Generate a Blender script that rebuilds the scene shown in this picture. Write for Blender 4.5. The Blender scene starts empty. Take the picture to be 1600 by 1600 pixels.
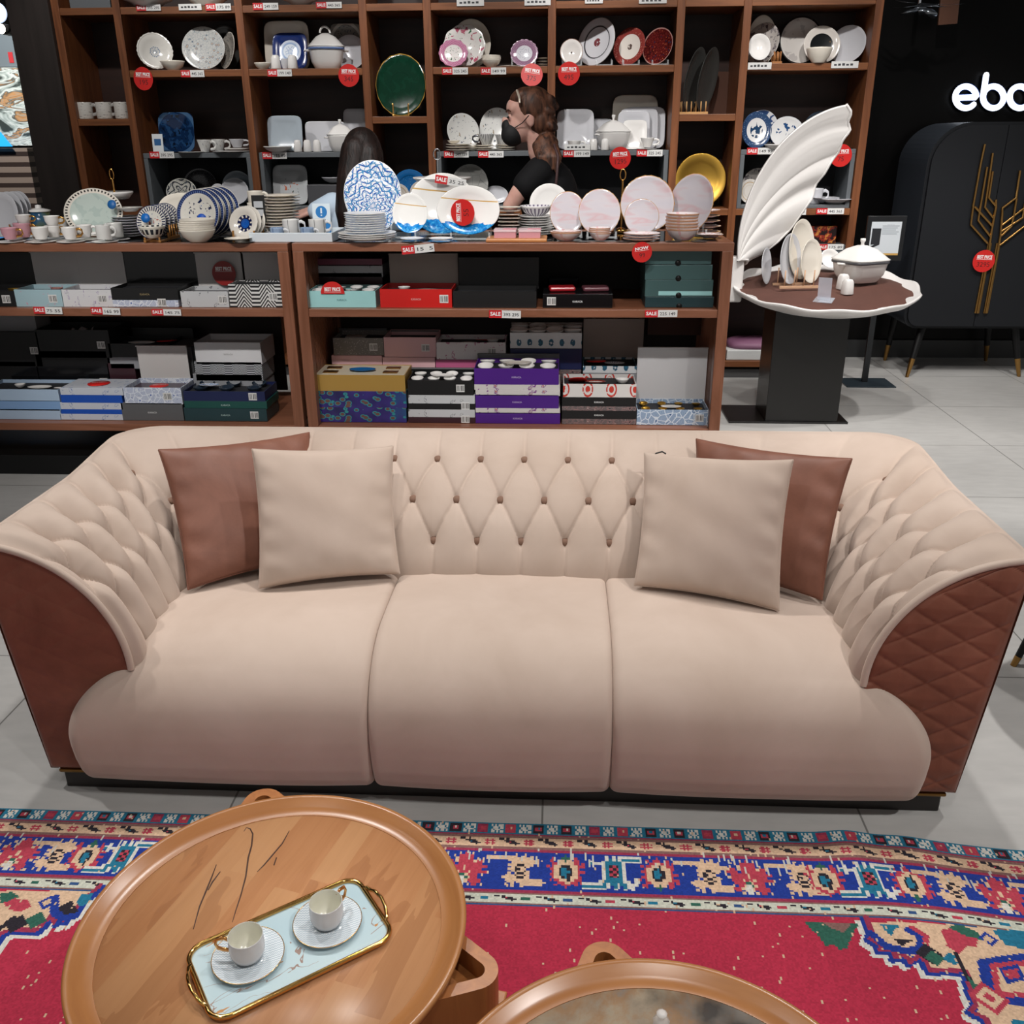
import bpy, math, random
import numpy as np
from mathutils import Vector, Matrix, Euler
random.seed(7); RNG = np.random.default_rng(7)
PI = math.pi; R = math.radians
SC = bpy.context.scene; COL = SC.collection

# ------------------------------------------------------------------ camera model (metres, room axes: X along the counter, Y away, Z up)
F = 1450.0; PITCH = R(22.0); ROLL = R(0.40); YAW = R(3.1); CAMH = 1.55
CAMP = np.array([0, 0, CAMH])
_f = np.array([-math.sin(YAW)*math.cos(PITCH), math.cos(YAW)*math.cos(PITCH), -math.sin(PITCH)])
_r0 = np.array([math.cos(YAW), math.sin(YAW), 0.0]); _u0 = np.cross(_r0, _f)
_r = _r0*math.cos(ROLL) - _u0*math.sin(ROLL); _u = _u0*math.cos(ROLL) + _r0*math.sin(ROLL)
def ray(px, py): return _f + _r*((px-800)/F) + _u*((800-py)/F)
def atZ(px, py, z):
    d = ray(px, py); return CAMP + d*((z-CAMH)/d[2])
def atY(px, py, y):
    d = ray(px, py); return CAMP + d*(y/d[1])
def proj(p):
    v = np.asarray(p, float)-CAMP; z = v@_f
    return 800+F*(v@_r)/z, 800-F*(v@_u)/z
def Xat(px, y, z):                       # room X seen at column px on the line (y, z)
    X = 0.0
    for _ in range(4):
        a = proj((X, y, z))[0]; b = proj((X+.01, y, z))[0]; X += (px-a)/((b-a)/.01)
    return X
def sx(y, z, X=0): return .01/(proj((X+.01, y, z))[0]-proj((X, y, z))[0])
def sz(y, z, X=0): return .01/(proj((X, y, z))[1]-proj((X, y, z+.01))[1])
def Zat(px, py, y): return float(atY(px, py, y)[2])

cam_d = bpy.data.cameras.new('camera'); cam = bpy.data.objects.new('camera', cam_d); COL.objects.link(cam)
cam_d.sensor_width = 36.0; cam_d.lens = 36.0*F/1600.0; cam_d.clip_start = .02; cam_d.clip_end = 60
cam.matrix_world = Matrix(((_r[0], _u[0], -_f[0], 0), (_r[1], _u[1], -_f[1], 0), (_r[2], _u[2], -_f[2], CAMH), (0, 0, 0, 1)))
SC.camera = cam

# ------------------------------------------------------------------ materials
def lin(c):
    if isinstance(c, str):
        c = c.lstrip('#'); c = tuple(int(c[i:i+2], 16) for i in (0, 2, 4))
    return tuple((v/255/12.92 if v/255 <= .04045 else ((v/255+.055)/1.055)**2.4) for v in c[:3])
def rgba(c): return (*lin(c), 1.0)
class G:                                  # small node-graph writer
    def __init__(s, name, rough=.5, metal=0, spec=.5, **kw):
        s.m = bpy.data.materials.new(name); s.m.use_nodes = True; s.t = s.m.node_tree
        s.b = s.t.nodes['Principled BSDF']; s.set(s.b, 'Roughness', rough); s.set(s.b, 'Metallic', metal)
        s.set(s.b, 'Specular IOR Level', spec)
        for k, v in kw.items(): s.set(s.b, k.replace('_', ' '), v)
        s._oc = None
    def set(s, node, key, v):
        i = node.inputs[key]
        if isinstance(v, bpy.types.NodeSocket): s.t.links.new(v, i)
        elif isinstance(v, str): i.default_value = rgba(v)
        else: i.default_value = v
    def n(s, typ, ins=None, **props):
        nd = s.t.nodes.new('ShaderNode'+typ)
        for k, v in props.items(): setattr(nd, k, v)
        for k, v in (ins or {}).items(): s.set(nd, k, v)
        return nd
    def oc(s):
        if s._oc is None: s._oc = s.n('TexCoord').outputs['Object']
        return s._oc
    def mp(s, scale=(1, 1, 1), rot=(0, 0, 0), loc=(0, 0, 0), v=None):
        return s.n('Mapping', {0: v or s.oc(), 'Scale': scale, 'Rotation': rot, 'Location': loc}).outputs[0]
    def ma(s, op, a, b=0.0, c=0.0):
        nd = s.n('Math', {0: a, 1: b, 2: c}, operation=op); return nd.outputs[0]
    def xyz(s, v=None):
        nd = s.n('SeparateXYZ', {0: v or s.oc()}); return nd.outputs
    def mix(s, f, a, b, bt='MIX'):
        nd = s.n('Mix', data_type='RGBA', blend_type=bt)
        s.set(nd, 0, f); s.set(nd, 6, a); s.set(nd, 7, b); return nd.outputs[2]
    def ramp(s, f, stops, interp='LINEAR'):
        nd = s.n('ValToRGB', {0: f}); cr = nd.color_ramp; cr.interpolation = interp
        while len(cr.elements) < len(stops): cr.elements.new(.5)
        for e, (p, c) in zip(cr.elements, stops): e.position = p; e.color = rgba(c)
        return nd.outputs[0]
    def noise(s, scale, detail=2, v=None, rough=.5, dist=0):
        return s.n('TexNoise', {'Vector': v or s.oc(), 'Scale': scale, 'Detail': detail, 'Roughness': rough, 'Distortion': dist}).outputs[0]
    def vor(s, scale, v=None, feature='F1', out=0):
        return s.n('TexVoronoi', {'Vector': v or s.oc(), 'Scale': scale}, feature=feature).outputs[out]
    def bump(s, h, strength=.3, dist=.01):
        s.set(s.b, 'Normal', s.n('Bump', {'Height': h, 'Strength': strength, 'Distance': dist}).outputs[0])
    def col(s, c): s.set(s.b, 'Base Color', c); return s.m
_mc = {}
def M(c, rough=.5, metal=0, spec=.5, **kw):
    k = (c, rough, metal, spec, tuple(kw.items()))
    if k not in _mc:
        g = G('paint', rough, metal, spec, **kw); g.col(c); _mc[k] = g.m
    return _mc[k]
def emis(c, s):
    g = G('glow', .5); g.col(c); g.set(g.b, 'Emission Color', c); g.set(g.b, 'Emission Strength', s); return g.m
def glass(c='#eef4f6', alpha=.25):
    g = G('clear', .08); g.col(c); g.set(g.b, 'Alpha', alpha); return g.m
GOLD = M('#d9a55c', .22, 1.0); GOLDD = M('#a8814a', .35, 1.0); WHITE = M('#e9e7e4', .18); CHROME = M('#cfd2d6', .15, 1.0)
BLACK = M('#0c0c0d', .45, 0, .3); DARK = M('#1a1716', .5, 0, .3); CLEAR = glass(); RED = M('#d8231f', .45); PAPER = M('#efefee', .6)
def wood(name, c1, c2, axis='X', rough=.42, sc=1.0):
    g = G(name, rough); s = {'X': (1.5, 26, 26), 'Y': (26, 1.5, 26), 'Z': (26, 26, 1.5)}[axis]
    n = g.noise(sc, 4, g.mp(s), .6, 1.2); g.col(g.ramp(n, [(.3, c1), (.7, c2)])); g.bump(n, .08, .003); return g.m
WX = wood('wood_horizontal', '#63391f', '#8b5632', 'X'); WZ = wood('wood_upright', '#60361d', '#885230', 'Z'); WY = wood('wood_deep', '#63391f', '#85502f', 'Y')
CXm = wood('counter_wood', '#73462f', '#926049', 'X', .35); CZm = wood('counter_wood_upright', '#73462f', '#926049', 'Z', .35)

# ------------------------------------------------------------------ mesh writer
class MB:
    def __init__(s): s.v = []; s.f = []; s.mi = []; s.sm = []
    def add(s, vs, fs, mi=0, sm=False, T=None):
        o = len(s.v)
        for p in vs:
            if T is not None: p = T @ Vector(p)
            s.v.append((float(p[0]), float(p[1]), float(p[2])))
        for f in fs: s.f.append([i+o for i in f]); s.mi.append(mi); s.sm.append(sm)
        return s
    def box(s, x0, x1, y0, y1, z0, z1, mi=0, T=None):
        v = [(x, y, z) for x in (x0, x1) for y in (y0, y1) for z in (z0, z1)]
        return s.add(v, [(0, 1, 3, 2), (4, 6, 7, 5), (0, 4, 5, 1), (2, 3, 7, 6), (0, 2, 6, 4), (1, 5, 7, 3)], mi, False, T)
    def lathe(s, prof, n=40, mi=0, sq=0, T=None, ax=1, ay=1, wav=None):
        vs = []; m = len(prof)
        for j in range(n):
            a = 2*PI*j/n; c, d = math.cos(a), math.sin(a); k = 1.0
            if sq: k = 1/((abs(c)**sq+abs(d)**sq)**(1/sq))
            for (r, z) in prof:
                kk = k*(1+wav[1]*math.cos(wav[0]*a)*r*r) if wav else k
                r = max(r, 1e-4); vs.append((r*c*kk*ax, r*d*kk*ay, z))
        fs = []
        for j in range(n):
            jn = (j+1) % n
            for i in range(m-1): fs.append((j*m+i, j*m+i+1, jn*m+i+1, jn*m+i))
        return s.add(vs, fs, mi, True, T)
    def tube(s, pts, r, n=8, mi=0, closed=False, T=None):
        P = [Vector(p) for p in pts]; m = len(P); rr = r if hasattr(r, '__len__') else [r]*m
        vs = []; up = None
        for i in range(m):
            t = (P[(i+1) % m]-P[i-1]) if closed else (P[min(i+1, m-1)]-P[max(i-1, 0)])
            t.normalize()
            if up is None: up = t.orthogonal().normalized()
            up = (up-t*up.dot(t)).normalized() if (up-t*up.dot(t)).length > 1e-6 else t.orthogonal().normalized()
            b = t.cross(up)
            for k in range(n):
                a = 2*PI*k/n; vs.append(P[i]+(up*math.cos(a)+b*math.sin(a))*rr[i])
        fs = []
        for i in range(m if closed else m-1):
            q = (i+1) % m
            for k in range(n): fs.append((i*n+k, i*n+(k+1) % n, q*n+(k+1) % n, q*n+k))
        s.add(vs, fs, mi, True, T)
        if not closed: s.add(vs[:n], [tuple(range(n))[::-1]], mi, False, T); s.add(vs[-n:], [tuple(range(n))], mi, False, T)
        return s
    def prism(s, poly, y0, y1, mi=0, T=None, plane='XZ', side=None):
        n = len(poly)
        def P(a, b, c): return (a, c, b) if plane == 'XZ' else (a, b, c)
        v = [P(a, b, y0) for a, b in poly]+[P(a, b, y1) for a, b in poly]
        s.add(v, [tuple(range(n)), tuple(range(2*n-1, n-1, -1))], mi, False, T)
        return s.add(v, [(i, n+i, n+(i+1) % n, (i+1) % n) for i in range(n)], mi if side is None else side, False, T)
    def grid(s, A, mi=0, sm=True, flip=False, T=None):     # A: (n, m, 3)
        n, m = A.shape[:2]; fs = []
        for i in range(n-1):
            for j in range(m-1):
                q = (i*m+j, (i+1)*m+j, (i+1)*m+j+1, i*m+j+1); fs.append(q[::-1] if flip else q)
        return s.add(A.reshape(-1, 3), fs, mi, sm, T)
    def mesh(s, name, mats):
        me = bpy.data.meshes.new(name); me.from_pydata(s.v, [], s.f)
        for m in (mats if isinstance(mats, (list, tuple)) else [mats]): me.materials.append(m)
        me.polygons.foreach_set('material_index', s.mi); me.polygons.foreach_set('use_smooth', s.sm); me.update(); return me
    def build(s, name, mats, parent=None, loc=(0, 0, 0), rot=(0, 0, 0), bevel=0, seg=2):
        return obj(name, s.mesh(name, mats), parent, loc, rot, bevel=bevel, seg=seg)
def obj(name, me, parent=None, loc=(0, 0, 0), rot=(0, 0, 0), scale=(1, 1, 1), bevel=0, seg=2):
    o = bpy.data.objects.new(name, me); COL.objects.link(o); o.location = loc; o.rotation_euler = rot; o.scale = scale
    if parent is not None: o.parent = parent
    if bevel:
        m = o.modifiers.new('soft_edges', 'BEVEL'); m.width = bevel; m.segments = seg; m.limit_method = 'ANGLE'
    return o
def tag(o, label, cat, group=None, kind=None):
    o['label'] = label; o['category'] = cat
    if group: o['group'] = group
    if kind: o['kind'] = kind
    return o
def thing(name, label, cat, loc=(0, 0, 0), rotz=0, group=None):
    o = bpy.data.objects.new(name, None); COL.objects.link(o); o.location = loc; o.rotation_euler = (0, 0, rotz); o.empty_display_size = .05
    return tag(o, label, cat, group)
def struct(o): o['kind'] = 'structure'; return o
def dup(o, parent=None):
    c = o.copy(); COL.objects.link(c)
    if parent is not None: c.parent = parent
    for ch in o.children: dup(ch, c)
    return c
_tc = {}
def text(s, bold=0.0):                    # lettering outline as (verts, faces), height of capitals about .7, centred
    if (s, bold) not in _tc:
        cu = bpy.data.curves.new('lettering', 'FONT'); cu.body = s; cu.offset = bold; cu.align_x = 'CENTER'; cu.align_y = 'CENTER'; cu.resolution_u = 2
        ob = bpy.data.objects.new('lettering', cu); me = ob.to_mesh()
        _tc[(s, bold)] = ([tuple(v.co) for v in me.vertices], [tuple(p.vertices) for p in me.polygons])
        ob.to_mesh_clear(); bpy.data.objects.remove(ob)
    return _tc[(s, bold)]
FRONT = Matrix.Rotation(PI/2, 4, 'X')     # XY drawing -> facing -Y
def put_text(mb, s, x, z, y, size, mi, bold=0.0, rot=0.0, width=None):
    v, f = text(s, bold)
    kx = size
    if width:
        w = max(p[0] for p in v)-min(p[0] for p in v); kx = width/w
    T = Matrix.Translation((x, y, z)) @ FRONT @ Matrix.Rotation(rot, 4, 'Z') @ Matrix.Diagonal((kx, size, 1, 1))
    mb.add(v, f, mi, False, T)
def sstep(a, b, x): t = np.clip((x-a)/(b-a), 0, 1); return t*t*(3-2*t)
# ------------------------------------------------------------------ room shell
g = G('concrete_tile', .38, 0, .4)
n = g.noise(1.6, 5, None, .6); n2 = g.noise(9, 3, g.mp((1, 3, 1)))
c = g.mix(.5, g.ramp(n, [(.3, '#a3a29f'), (.7, '#bbbab7')]), g.ramp(n2, [(.3, '#a8a7a5'), (.7, '#b8b7b4')]))
x, y, z = g.xyz(g.mp(loc=(.42, .20, 0)))
def joint(v, size):
    fr = g.ma('FRACT', g.ma('DIVIDE', v, size)); return g.ma('LESS_THAN', g.ma('ABSOLUTE', g.ma('SUBTRACT', fr, .5)), .0025/size)
j = g.ma('MAXIMUM', joint(x, .78), joint(y, .78)); c = g.mix(j, c, '#73726f'); g.set(g.b, 'Roughness', g.ma('ADD', .3, g.ma('MULTIPLY', n, .25)))
FLOORM = g.col(c)
struct(MB().box(-6.5, 5.5, -1.5, 11.5, -.05, 0).build('floor', FLOORM))
struct(MB().box(-6.5, 5.5, -1.5, 11.5, 3.55, 3.62).build('ceiling', M('#1c1a19', .8)))
g = G('black_wall', .35, 0, .12); n = g.noise(2.5, 2); BWALL = g.col(g.ramp(n, [(.3, '#050505'), (.7, '#0b0a0a')]))
struct(MB().box(-3.38, 5.5, 7.05, 7.15, 0, 3.55).build('wall_back', BWALL))
struct(MB().box(1.9, 5.5, 7.02, 7.05, 0, .13).build('baseboard_back', M('#232425', .45)))
struct(MB().box(-6.5, -6.4, -1.5, 11.5, 0, 3.55).build('wall_left', M('#3a3430', .8)))
struct(MB().box(-6.4, 0, 10.2, 10.3, 0, 3.55).build('wall_far', M('#6d6a66', .7)))
# dark column closing the shelving on its left
g = G('brown_column', .6); n = g.noise(3, 3, g.mp((8, 8, .6))); CM = g.col(g.ramp(n, [(.3, '#221b18'), (.7, '#2d2522')]))
struct(MB().box(-3.44, -3.175, 6.30, 7.05, 0, 3.55).build('pillar_left', CM))

# ------------------------------------------------------------------ wall shelving
YS = 6.33; YBK = 6.74
PX = [-3.15, -2.765, -2.0, -1.235, -.84, -.08, .695, 1.09, 1.862]
shelf = thing('display_shelving', 'tall walnut wall shelving with open bays full of tableware behind the counter', 'shelving', (0, YS, 0))
def inshelf(mb, name, m, bevel=.002):
    o = mb.build(name, m, shelf, bevel=bevel); o.matrix_parent_inverse = Matrix.Translation((0, -YS, 0)); return o
for X in PX: inshelf(MB().box(X-.024, X+.024, YS, YBK, 0.06, 3.0), 'post', WZ)
def board(i, z, t=.04, y0=YS+.004, m=None):
    inshelf(MB().box(PX[i]+.024, PX[i+1]-.024, y0, YBK, z-t, z), 'shelf_board', m or WX)
Z0, Z1, Z2, Z3, Z4, ZN = 2.307, 1.955, 1.468, 1.113, .62, 1.675
for i in (1, 2, 4, 5, 7):
    for z in (Z0, Z1, Z3, Z4, .12): board(i, z)
for i in (0, 3, 6):
    for z in (Z0, ZN, Z3, Z4, .12): board(i, z)
g = G('shelf_back', .5); n = g.noise(1, 4, g.mp((2, 20, 20))); SBK = g.col(g.ramp(n, [(.3, '#22110b'), (.7, '#341b12')]))
for i in range(8): inshelf(MB().box(PX[i], PX[i+1], YBK, YBK+.02, .06, 3.0), 'back_panel', SBK, 0)
inshelf(MB().box(PX[0], PX[8], YS+.03, YBK, 0, .06), 'plinth', M('#4a4a4a', .5))
# grey display boxes standing in the wide bays
GREY = M('#5f6468', .5); GIN = M('#1b1c20', .7)
for i, lab, y0 in ((1, 'grey open display box holding patterned plates in the bay beside the mug shelf', YS+.02), (2, 'grey open display box holding the floral square plate', YS+.02),
               (4, 'grey open display box behind the masked woman', YS+.02), (5, 'grey display box with dark empty inside and disc price sign', YS+.02), (7, 'grey open display box behind the white shell wing', YS+.02)):
    a, b = PX[i]+.028, PX[i+1]-.028
    t = thing('display_box', lab, 'display box', ((a+b)/2, y0, Z3), 0, 'grey display boxes in the shelving'); w = (b-a)/2; h = Z2-Z3-.001; d = .34
    MB().box(-w, w, 0, d, h-.03, h).build('top_board', GREY, t, bevel=.002)
    for s in (-1, 1): MB().box(min(s*w, s*(w-.028)), max(s*w, s*(w-.028)), 0, d, 0.001, h-.03).build('side_board', GREY, t, bevel=.002)
    MB().box(-w+.028, w-.028, 0, d, .001, .022).build('base_board', GREY, t, bevel=.002)
    MB().box(-w+.028, w-.028, d-.02, d, .022, h-.03).build('back_board', GIN, t)
ZG = Z3+.022

# ------------------------------------------------------------------ counters
YC = 4.22; YCB = 4.86; ZC = 1.118
def counter(x0, x1, lab, bk=0):
    w = x1-x0; t = thing('display_counter', lab, 'counter', (x0, YC, 0))
    D = YCB-YC; P = .05
    fr = MB(); fr.box(0, w, 0, .06, ZC-.036, ZC); fr.box(0, w, D-.06, D, ZC-.036, ZC); fr.box(0, .06, .06, D-.06, ZC-.036, ZC); fr.box(w-.06, w, .06, D-.06, ZC-.036, ZC)
    fr.build('top_frame', CXm, t, bevel=.002)
    MB().box(.06, w-.06, .06, D-.06, ZC-.03, ZC-.002).build('glass_top', M('#08080a', .06, 0, .6), t)
    for a in (0, w-P):
        for b in (0, D-P): MB().box(a, a+P, b, b+P, 0.0, ZC-.036).build('leg', CZm, t, bevel=.002)
    for z, n_ in ((.828, 'middle_shelf'), (.274, 'lower_shelf')): MB().box(P, w-P, .004, D-.004, z-.036, z).build(n_, CXm, t, bevel=.002)
    k = 26
    for a in (P*.3, w-P*.7):
        sl = MB()
        for q in range(k):
            y = P+(D-2*P)*(q+.5)/k; sl.box(a, a+.02, y-.006, y+.006, .29, ZC-.04)
        sl.build('slat_side', CZm, t)
    MB().box(.03, w-.03, .03, D-.03, 0, .10).build('plinth', BLACK, t, bevel=.003)
    MB().box(P, w-P-bk, D-.03, D-.02, .29, ZC-.04).build('back_panel', M('#1d120e', .6), t)
    return t
counter(-3.35, -1.222, 'walnut display counter with black glass top holding porcelain cups, nearer the brown column', .2)
counter(-1.203, .748, 'walnut display counter with black glass top holding the pink plates and blue platter')
# ------------------------------------------------------------------ tableware kinds (unit meshes, scaled per piece)
PLATE = [(0, .03), (.6, .03), (.68, .065), (.97, .125), (1, .12), (.97, .095), (.66, .03), (.6, 0), (0, 0)]
COUPE = [(0, .03), (.5, .035), (.85, .08), (.985, .15), (1, .145), (.97, .11), (.6, .02), (.5, 0), (0, 0)]
FLAT = [(0, .03), (.7, .035), (.9, .05), (.99, .075), (1, .065), (.95, .03), (.7, 0), (0, 0)]
DEEP = [(0, .08), (.45, .10), (.6, .2), (.72, .24), (.98, .33), (1, .32), (.97, .29), (.7, .19), (.45, 0), (0, 0)]
BOWL = [(0, .10), (.38, .12), (.75, .38), (.95, .70), (1, .70), (.98, .62), (.80, .28), (.48, .04), (.45, 0), (0, 0)]
PROF = dict(plate=PLATE, coupe=COUPE, flat=FLAT, deep=DEEP, bowl=BOWL)
_dm = {}
def dish_mesh(kind, m, sq=0, wav=None, n=56):
    k = (kind, m.name, sq, wav)
    if k not in _dm: _dm[k] = MB().lathe(PROF[kind], n, 0, sq, wav=wav).mesh('plate', m)
    return _dm[k]
def pat(name, base, *layers, rough=.15, metal=0):
    """glazed pattern in the dish's own unit coordinates: rings, sectors, cells, blots, scratches"""
    g = G(name, rough, metal); X, Y, Z = g.xyz(); r = g.ma('SQRT', g.ma('ADD', g.ma('MULTIPLY', X, X), g.ma('MULTIPLY', Y, Y)))
    ang = g.ma('ARCTAN2', Y, X); c = g.n('RGB').outputs[0]; c.default_value = rgba(base)
    for L in layers:
        t, r0, r1, colr = L[:4]
        m = g.ma('MULTIPLY', g.ma('GREATER_THAN', r, r0), g.ma('LESS_THAN', r, r1))
        if t == 'sec': m = g.ma('MULTIPLY', m, g.ma('GREATER_THAN', g.ma('SINE', g.ma('MULTIPLY', ang, float(L[4]))), L[5] if len(L) > 5 else 0.0))
        if t == 'vor': m = g.ma('MULTIPLY', m, g.ma('LESS_THAN', g.vor(L[4], g.mp((1, 1, 0))), L[5]))
        if t == 'edge': m = g.ma('MULTIPLY', m, g.ma('LESS_THAN', g.vor(L[4], g.mp((1, 1, 0)), 'DISTANCE_TO_EDGE'), L[5]))
        if t == 'noi': m = g.ma('MULTIPLY', m, g.ma('GREATER_THAN', g.noise(L[4], 2, g.mp((1, L[6] if len(L) > 6 else 1, 0), loc=(3.1, 1.7, 0)), .5, .6), L[5]))
        if t == 'wav':
            q = g.ma('ABSOLUTE', g.ma('SINE', g.ma('ADD', g.ma('MULTIPLY', r, L[4]), g.ma('MULTIPLY', g.ma('SINE', g.ma('MULTIPLY', ang, L[6])), 1.6)))); m = g.ma('MULTIPLY', m, g.ma('LESS_THAN', q, L[5]))
        c = g.mix(m, c, colr)
    return g.col(c)
P_ = {}
P_['white'] = WHITE
P_['grey'] = M('#c9cacf', .16); P_['bluegrey'] = M('#a9b4bd', .2); P_['ivory'] = M('#e4ddd0', .2)
P_['blueflower'] = pat('blue_flower', '#dcdad4', ('wav', .0, .30, '#4c6f92', 18, .45, 8), ('ring', .9, .94, '#b9b6ae'))
P_['paisley'] = pat('paisley', '#bfc0bd', ('vor', 0, .97, '#6d7b88', 5.0, .33), ('vor', 0, .97, '#c9b29c', 5.0, .24), ('vor', 0, .97, '#55677c', 5.0, .10), ('edge', 0, .97, '#8d98a0', 8.0, .03))
P_['paisley2'] = pat('paisley_dim', '#8f8a82', ('vor', 0, .97, '#4c5258', 9.0, .3), ('ring', .96, 1.1, '#cfcac0'))
P_['bluesq'] = pat('cobalt_square', '#172a63', ('ring', 0, .62, '#cdd7e6'), ('ring', .0, .50, '#9db4d6'), ('ring', 0, .40, '#dfe8f2'), ('wav', 0, .3, '#6f93c6', 14, .35, 5))
P_['green'] = pat('emerald', '#0e3424', ('ring', .97, 1.1, '#b48c3f'), ('ring', .40, .43, '#0d2f22'), ('ring', .52, .55, '#0e3325'), ('noi', 0, .96, '#103a29', 4, .55), rough=.12)
P_['floral'] = pat('floral', '#dcdad6', ('noi', .45, .95, '#b0566c', 4.2, .60), ('noi', .3, .95, '#3f6b4f', 6.1, .66), ('noi', 0, .5, '#6e7e70', 7, .70))
P_['pinkrim'] = pat('pink_rim', '#e6e2df', ('ring', .62, 1.1, '#b87396'), ('wav', .62, .98, '#d7a6bb', 26, .35, 10), ('noi', 0, .55, '#4f6a52', 6, .62), ('noi', 0, .5, '#b3627d', 8, .68))
P_['purplerim'] = pat('purple_rim', '#d9d9e0', ('ring', .58, 1.1, '#8f6b85'), ('wav', .6, .98, '#b595ab', 24, .3, 12), ('wav', 0, .45, '#a9adbb', 15, .3, 4))
P_['ringed'] = pat('black_ring', '#d7d7dc', ('ring', .63, .68, '#3b3a3f'), ('ring', .69, .70, '#77757a'), ('noi', 0, .17, '#7c3f44', 8, .42), ('ring', .97, 1.1, '#a9a6a3'))
P_['plain_dot'] = pat('dot_centre', '#e0dcd8', ('ring', 0, .07, '#4a3d3d'), ('ring', .95, 1.1, '#8b6d62'))
P_['redrim'] = pat('red_rim', '#e2dbd3', ('ring', .66, 1.1, '#8d3b36'), ('vor', .7, .96, '#c98f80', 9, .22), ('vor', .7, .96, '#5d201f', 9, .1), ('noi', 0, .15, '#5a4a44', 9, .45))
P_['redpat'] = pat('red_pattern', '#6a201f', ('vor', 0, .93, '#b8643f', 7, .18), ('vor', 0, .93, '#24304f', 4.3, .22), ('edge', 0, .93, '#3c1414', 7, .06), ('ring', .94, 1.1, '#b98c84'))
P_['smoke'] = M('#4a4a48', .12, .3); P_['marble'] = pat('marbled', '#bdb7b2', ('noi', 0, 1, '#5b5458', 3, .62), ('noi', 0, 1, '#8f898b', 5, .58))
P_['blackrim'] = pat('black_rim', '#c3bfba', ('ring', .93, 1.1, '#1c191a'), ('noi', 0, .9, '#aaa6a3', 2.5, .6))
P_['blackcore'] = pat('black_core', '#d8d2cb', ('ring', 0, .62, '#17191a'), ('noi', 0, .5, '#a5783a', 3.3, .68))
P_['navysq'] = pat('navy_square', '#0e2444', ('noi', 0, 1, '#1c3b60', 3, .55), ('noi', 0, .9, '#0a1628', 4, .6), ('ring', 1.0, 1.2, '#3d5b7c'), rough=.1)
P_['sketch'] = pat('sketch_flowers', '#d6d6d3', ('noi', .25, .95, '#5d6670', 5.5, .655), ('noi', .1, .95, '#9a8b76', 4.1, .69), ('noi', .2, .95, '#4c5a70', 8.5, .70))
P_['octopus'] = pat('navy_rim', '#d9d9d8', ('ring', .66, 1.1, '#2b4468'), ('vor', .68, .97, '#7f93b1', 9, .22), ('noi', 0, .42, '#23405f', 3.0, .50))
P_['elephant'] = pat('blue_figure', '#d6d6d6', ('noi', .05, .62, '#274a76', 2.6, .57), ('ring', .97, 1.1, '#b9bcc2'))
P_['corner'] = pat('blue_corner', '#d3d4d7', ('noi', .62, .98, '#2e4876', 4, .52))
P_['navy'] = pat('navy_speckle', '#232f3c', ('vor', 0, 1, '#37465a', 14, .2)); P_['gold'] = M('#b08a3a', .3, .85)
P_['scroll'] = pat('black_scroll', '#c4c2ba', ('wav', 0, .95, '#2b2f36', 9, .45, 5), ('noi', 0, .95, '#5a616b', 6, .6))
P_['hatch'] = pat('black_hatch', '#232327', ('sec', 0, 1, '#4d4e52', 60, .7), ('edge', 0, .97, '#77787c', 9, .015))
P_['blue'] = pat('bright_blue', '#1766a8', ('vor', 0, .66, '#4f8cba', 12, .28), ('ring', .66, .70, '#0f4a80')); P_['beige'] = pat('beige_band', '#cfcac3', ('ring', .72, .78, '#b59b76'), ('ring', .5, .54, '#c2b7a6'))
P_['halfgrey'] = pat('grey_cracked', '#9a9a96', ('edge', 0, 1, '#7f807f', 1.6, .012))
P_['sqflower'] = pat('square_flower', '#bfc2c4', ('noi', 0, .42, '#c0674a', 4.2, .62), ('noi', 0, .6, '#47544a', 5.5, .67))
P_['dotrim'] = pat('dotted_rim', '#b9c6bf', ('ring', .80, 1.1, '#d9d3c8'), ('sec', .87, .95, '#33302f', 48, .1), ('noi', 0, .8, '#aebdb7', 3, .55))
P_['folk'] = pat('folk_rim', '#d6d3ca', ('sec', .68, .93, '#2b2f4c', 34, .0), ('noi', 0, .6, '#a8462f', 4, .62), ('noi', 0, .6, '#31456d', 5, .64), ('noi', 0, .62, '#c08a43', 6, .68), ('ring', .95, 1.1, '#3f4560'))
P_['bluerim'] = pat('blue_rim', '#d7d4cb', ('ring', .83, 1.1, '#27345f'), ('sec', .84, .93, '#5b6f9c', 60, .5), ('noi', .05, .66, '#1f2a4d', 6.5, .60), ('noi', .0, .5, '#2a55a8', 4.5, .66), ('ring', .97, 1.1, '#c9c6bf'))
P_['starblue'] = pat('blue_rosette', '#d3cec5', ('ring', 0, .52, '#141b44'), ('sec', .36, .50, '#d3cec5', 10, .35), ('ring', 0, .28, '#1c56a8'), ('wav', 0, .3, '#0f2f73', 22, .4, 8))
P_['iznik'] = pat('blue_arabesque', '#e3e4e6', ('vor', 0, .98, '#8fb6d6', 5.5, .34), ('vor', 0, .98, '#dfe4ea', 5.5, .24), ('wav', 0, .98, '#2455a4', 17, .42, 8), ('vor', 0, .97, '#132c78', 5.5, .15), ('edge', 0, .97, '#3f86b8', 5.5, .05), ('vor', 0, .97, '#dfe4ea', 5.5, .07))
P_['wave'] = None
g = G('painted_wave', .12); X, Y, Z = g.xyz(); nz = g.noise(2.3, 4, None, .6, .5)
yw = g.ma('ADD', Y, g.ma('MULTIPLY', g.ma('SUBTRACT', nz, .5), .55)); n4 = g.noise(7, 4, None, .7)
base = g.mix(g.ma('LESS_THAN', g.ma('ABSOLUTE', g.ma('ADD', g.ma('SUBTRACT', Y, .42), g.ma('MULTIPLY', X, .10))), .022), '#e6e5e2', '#c9a25c')
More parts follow.
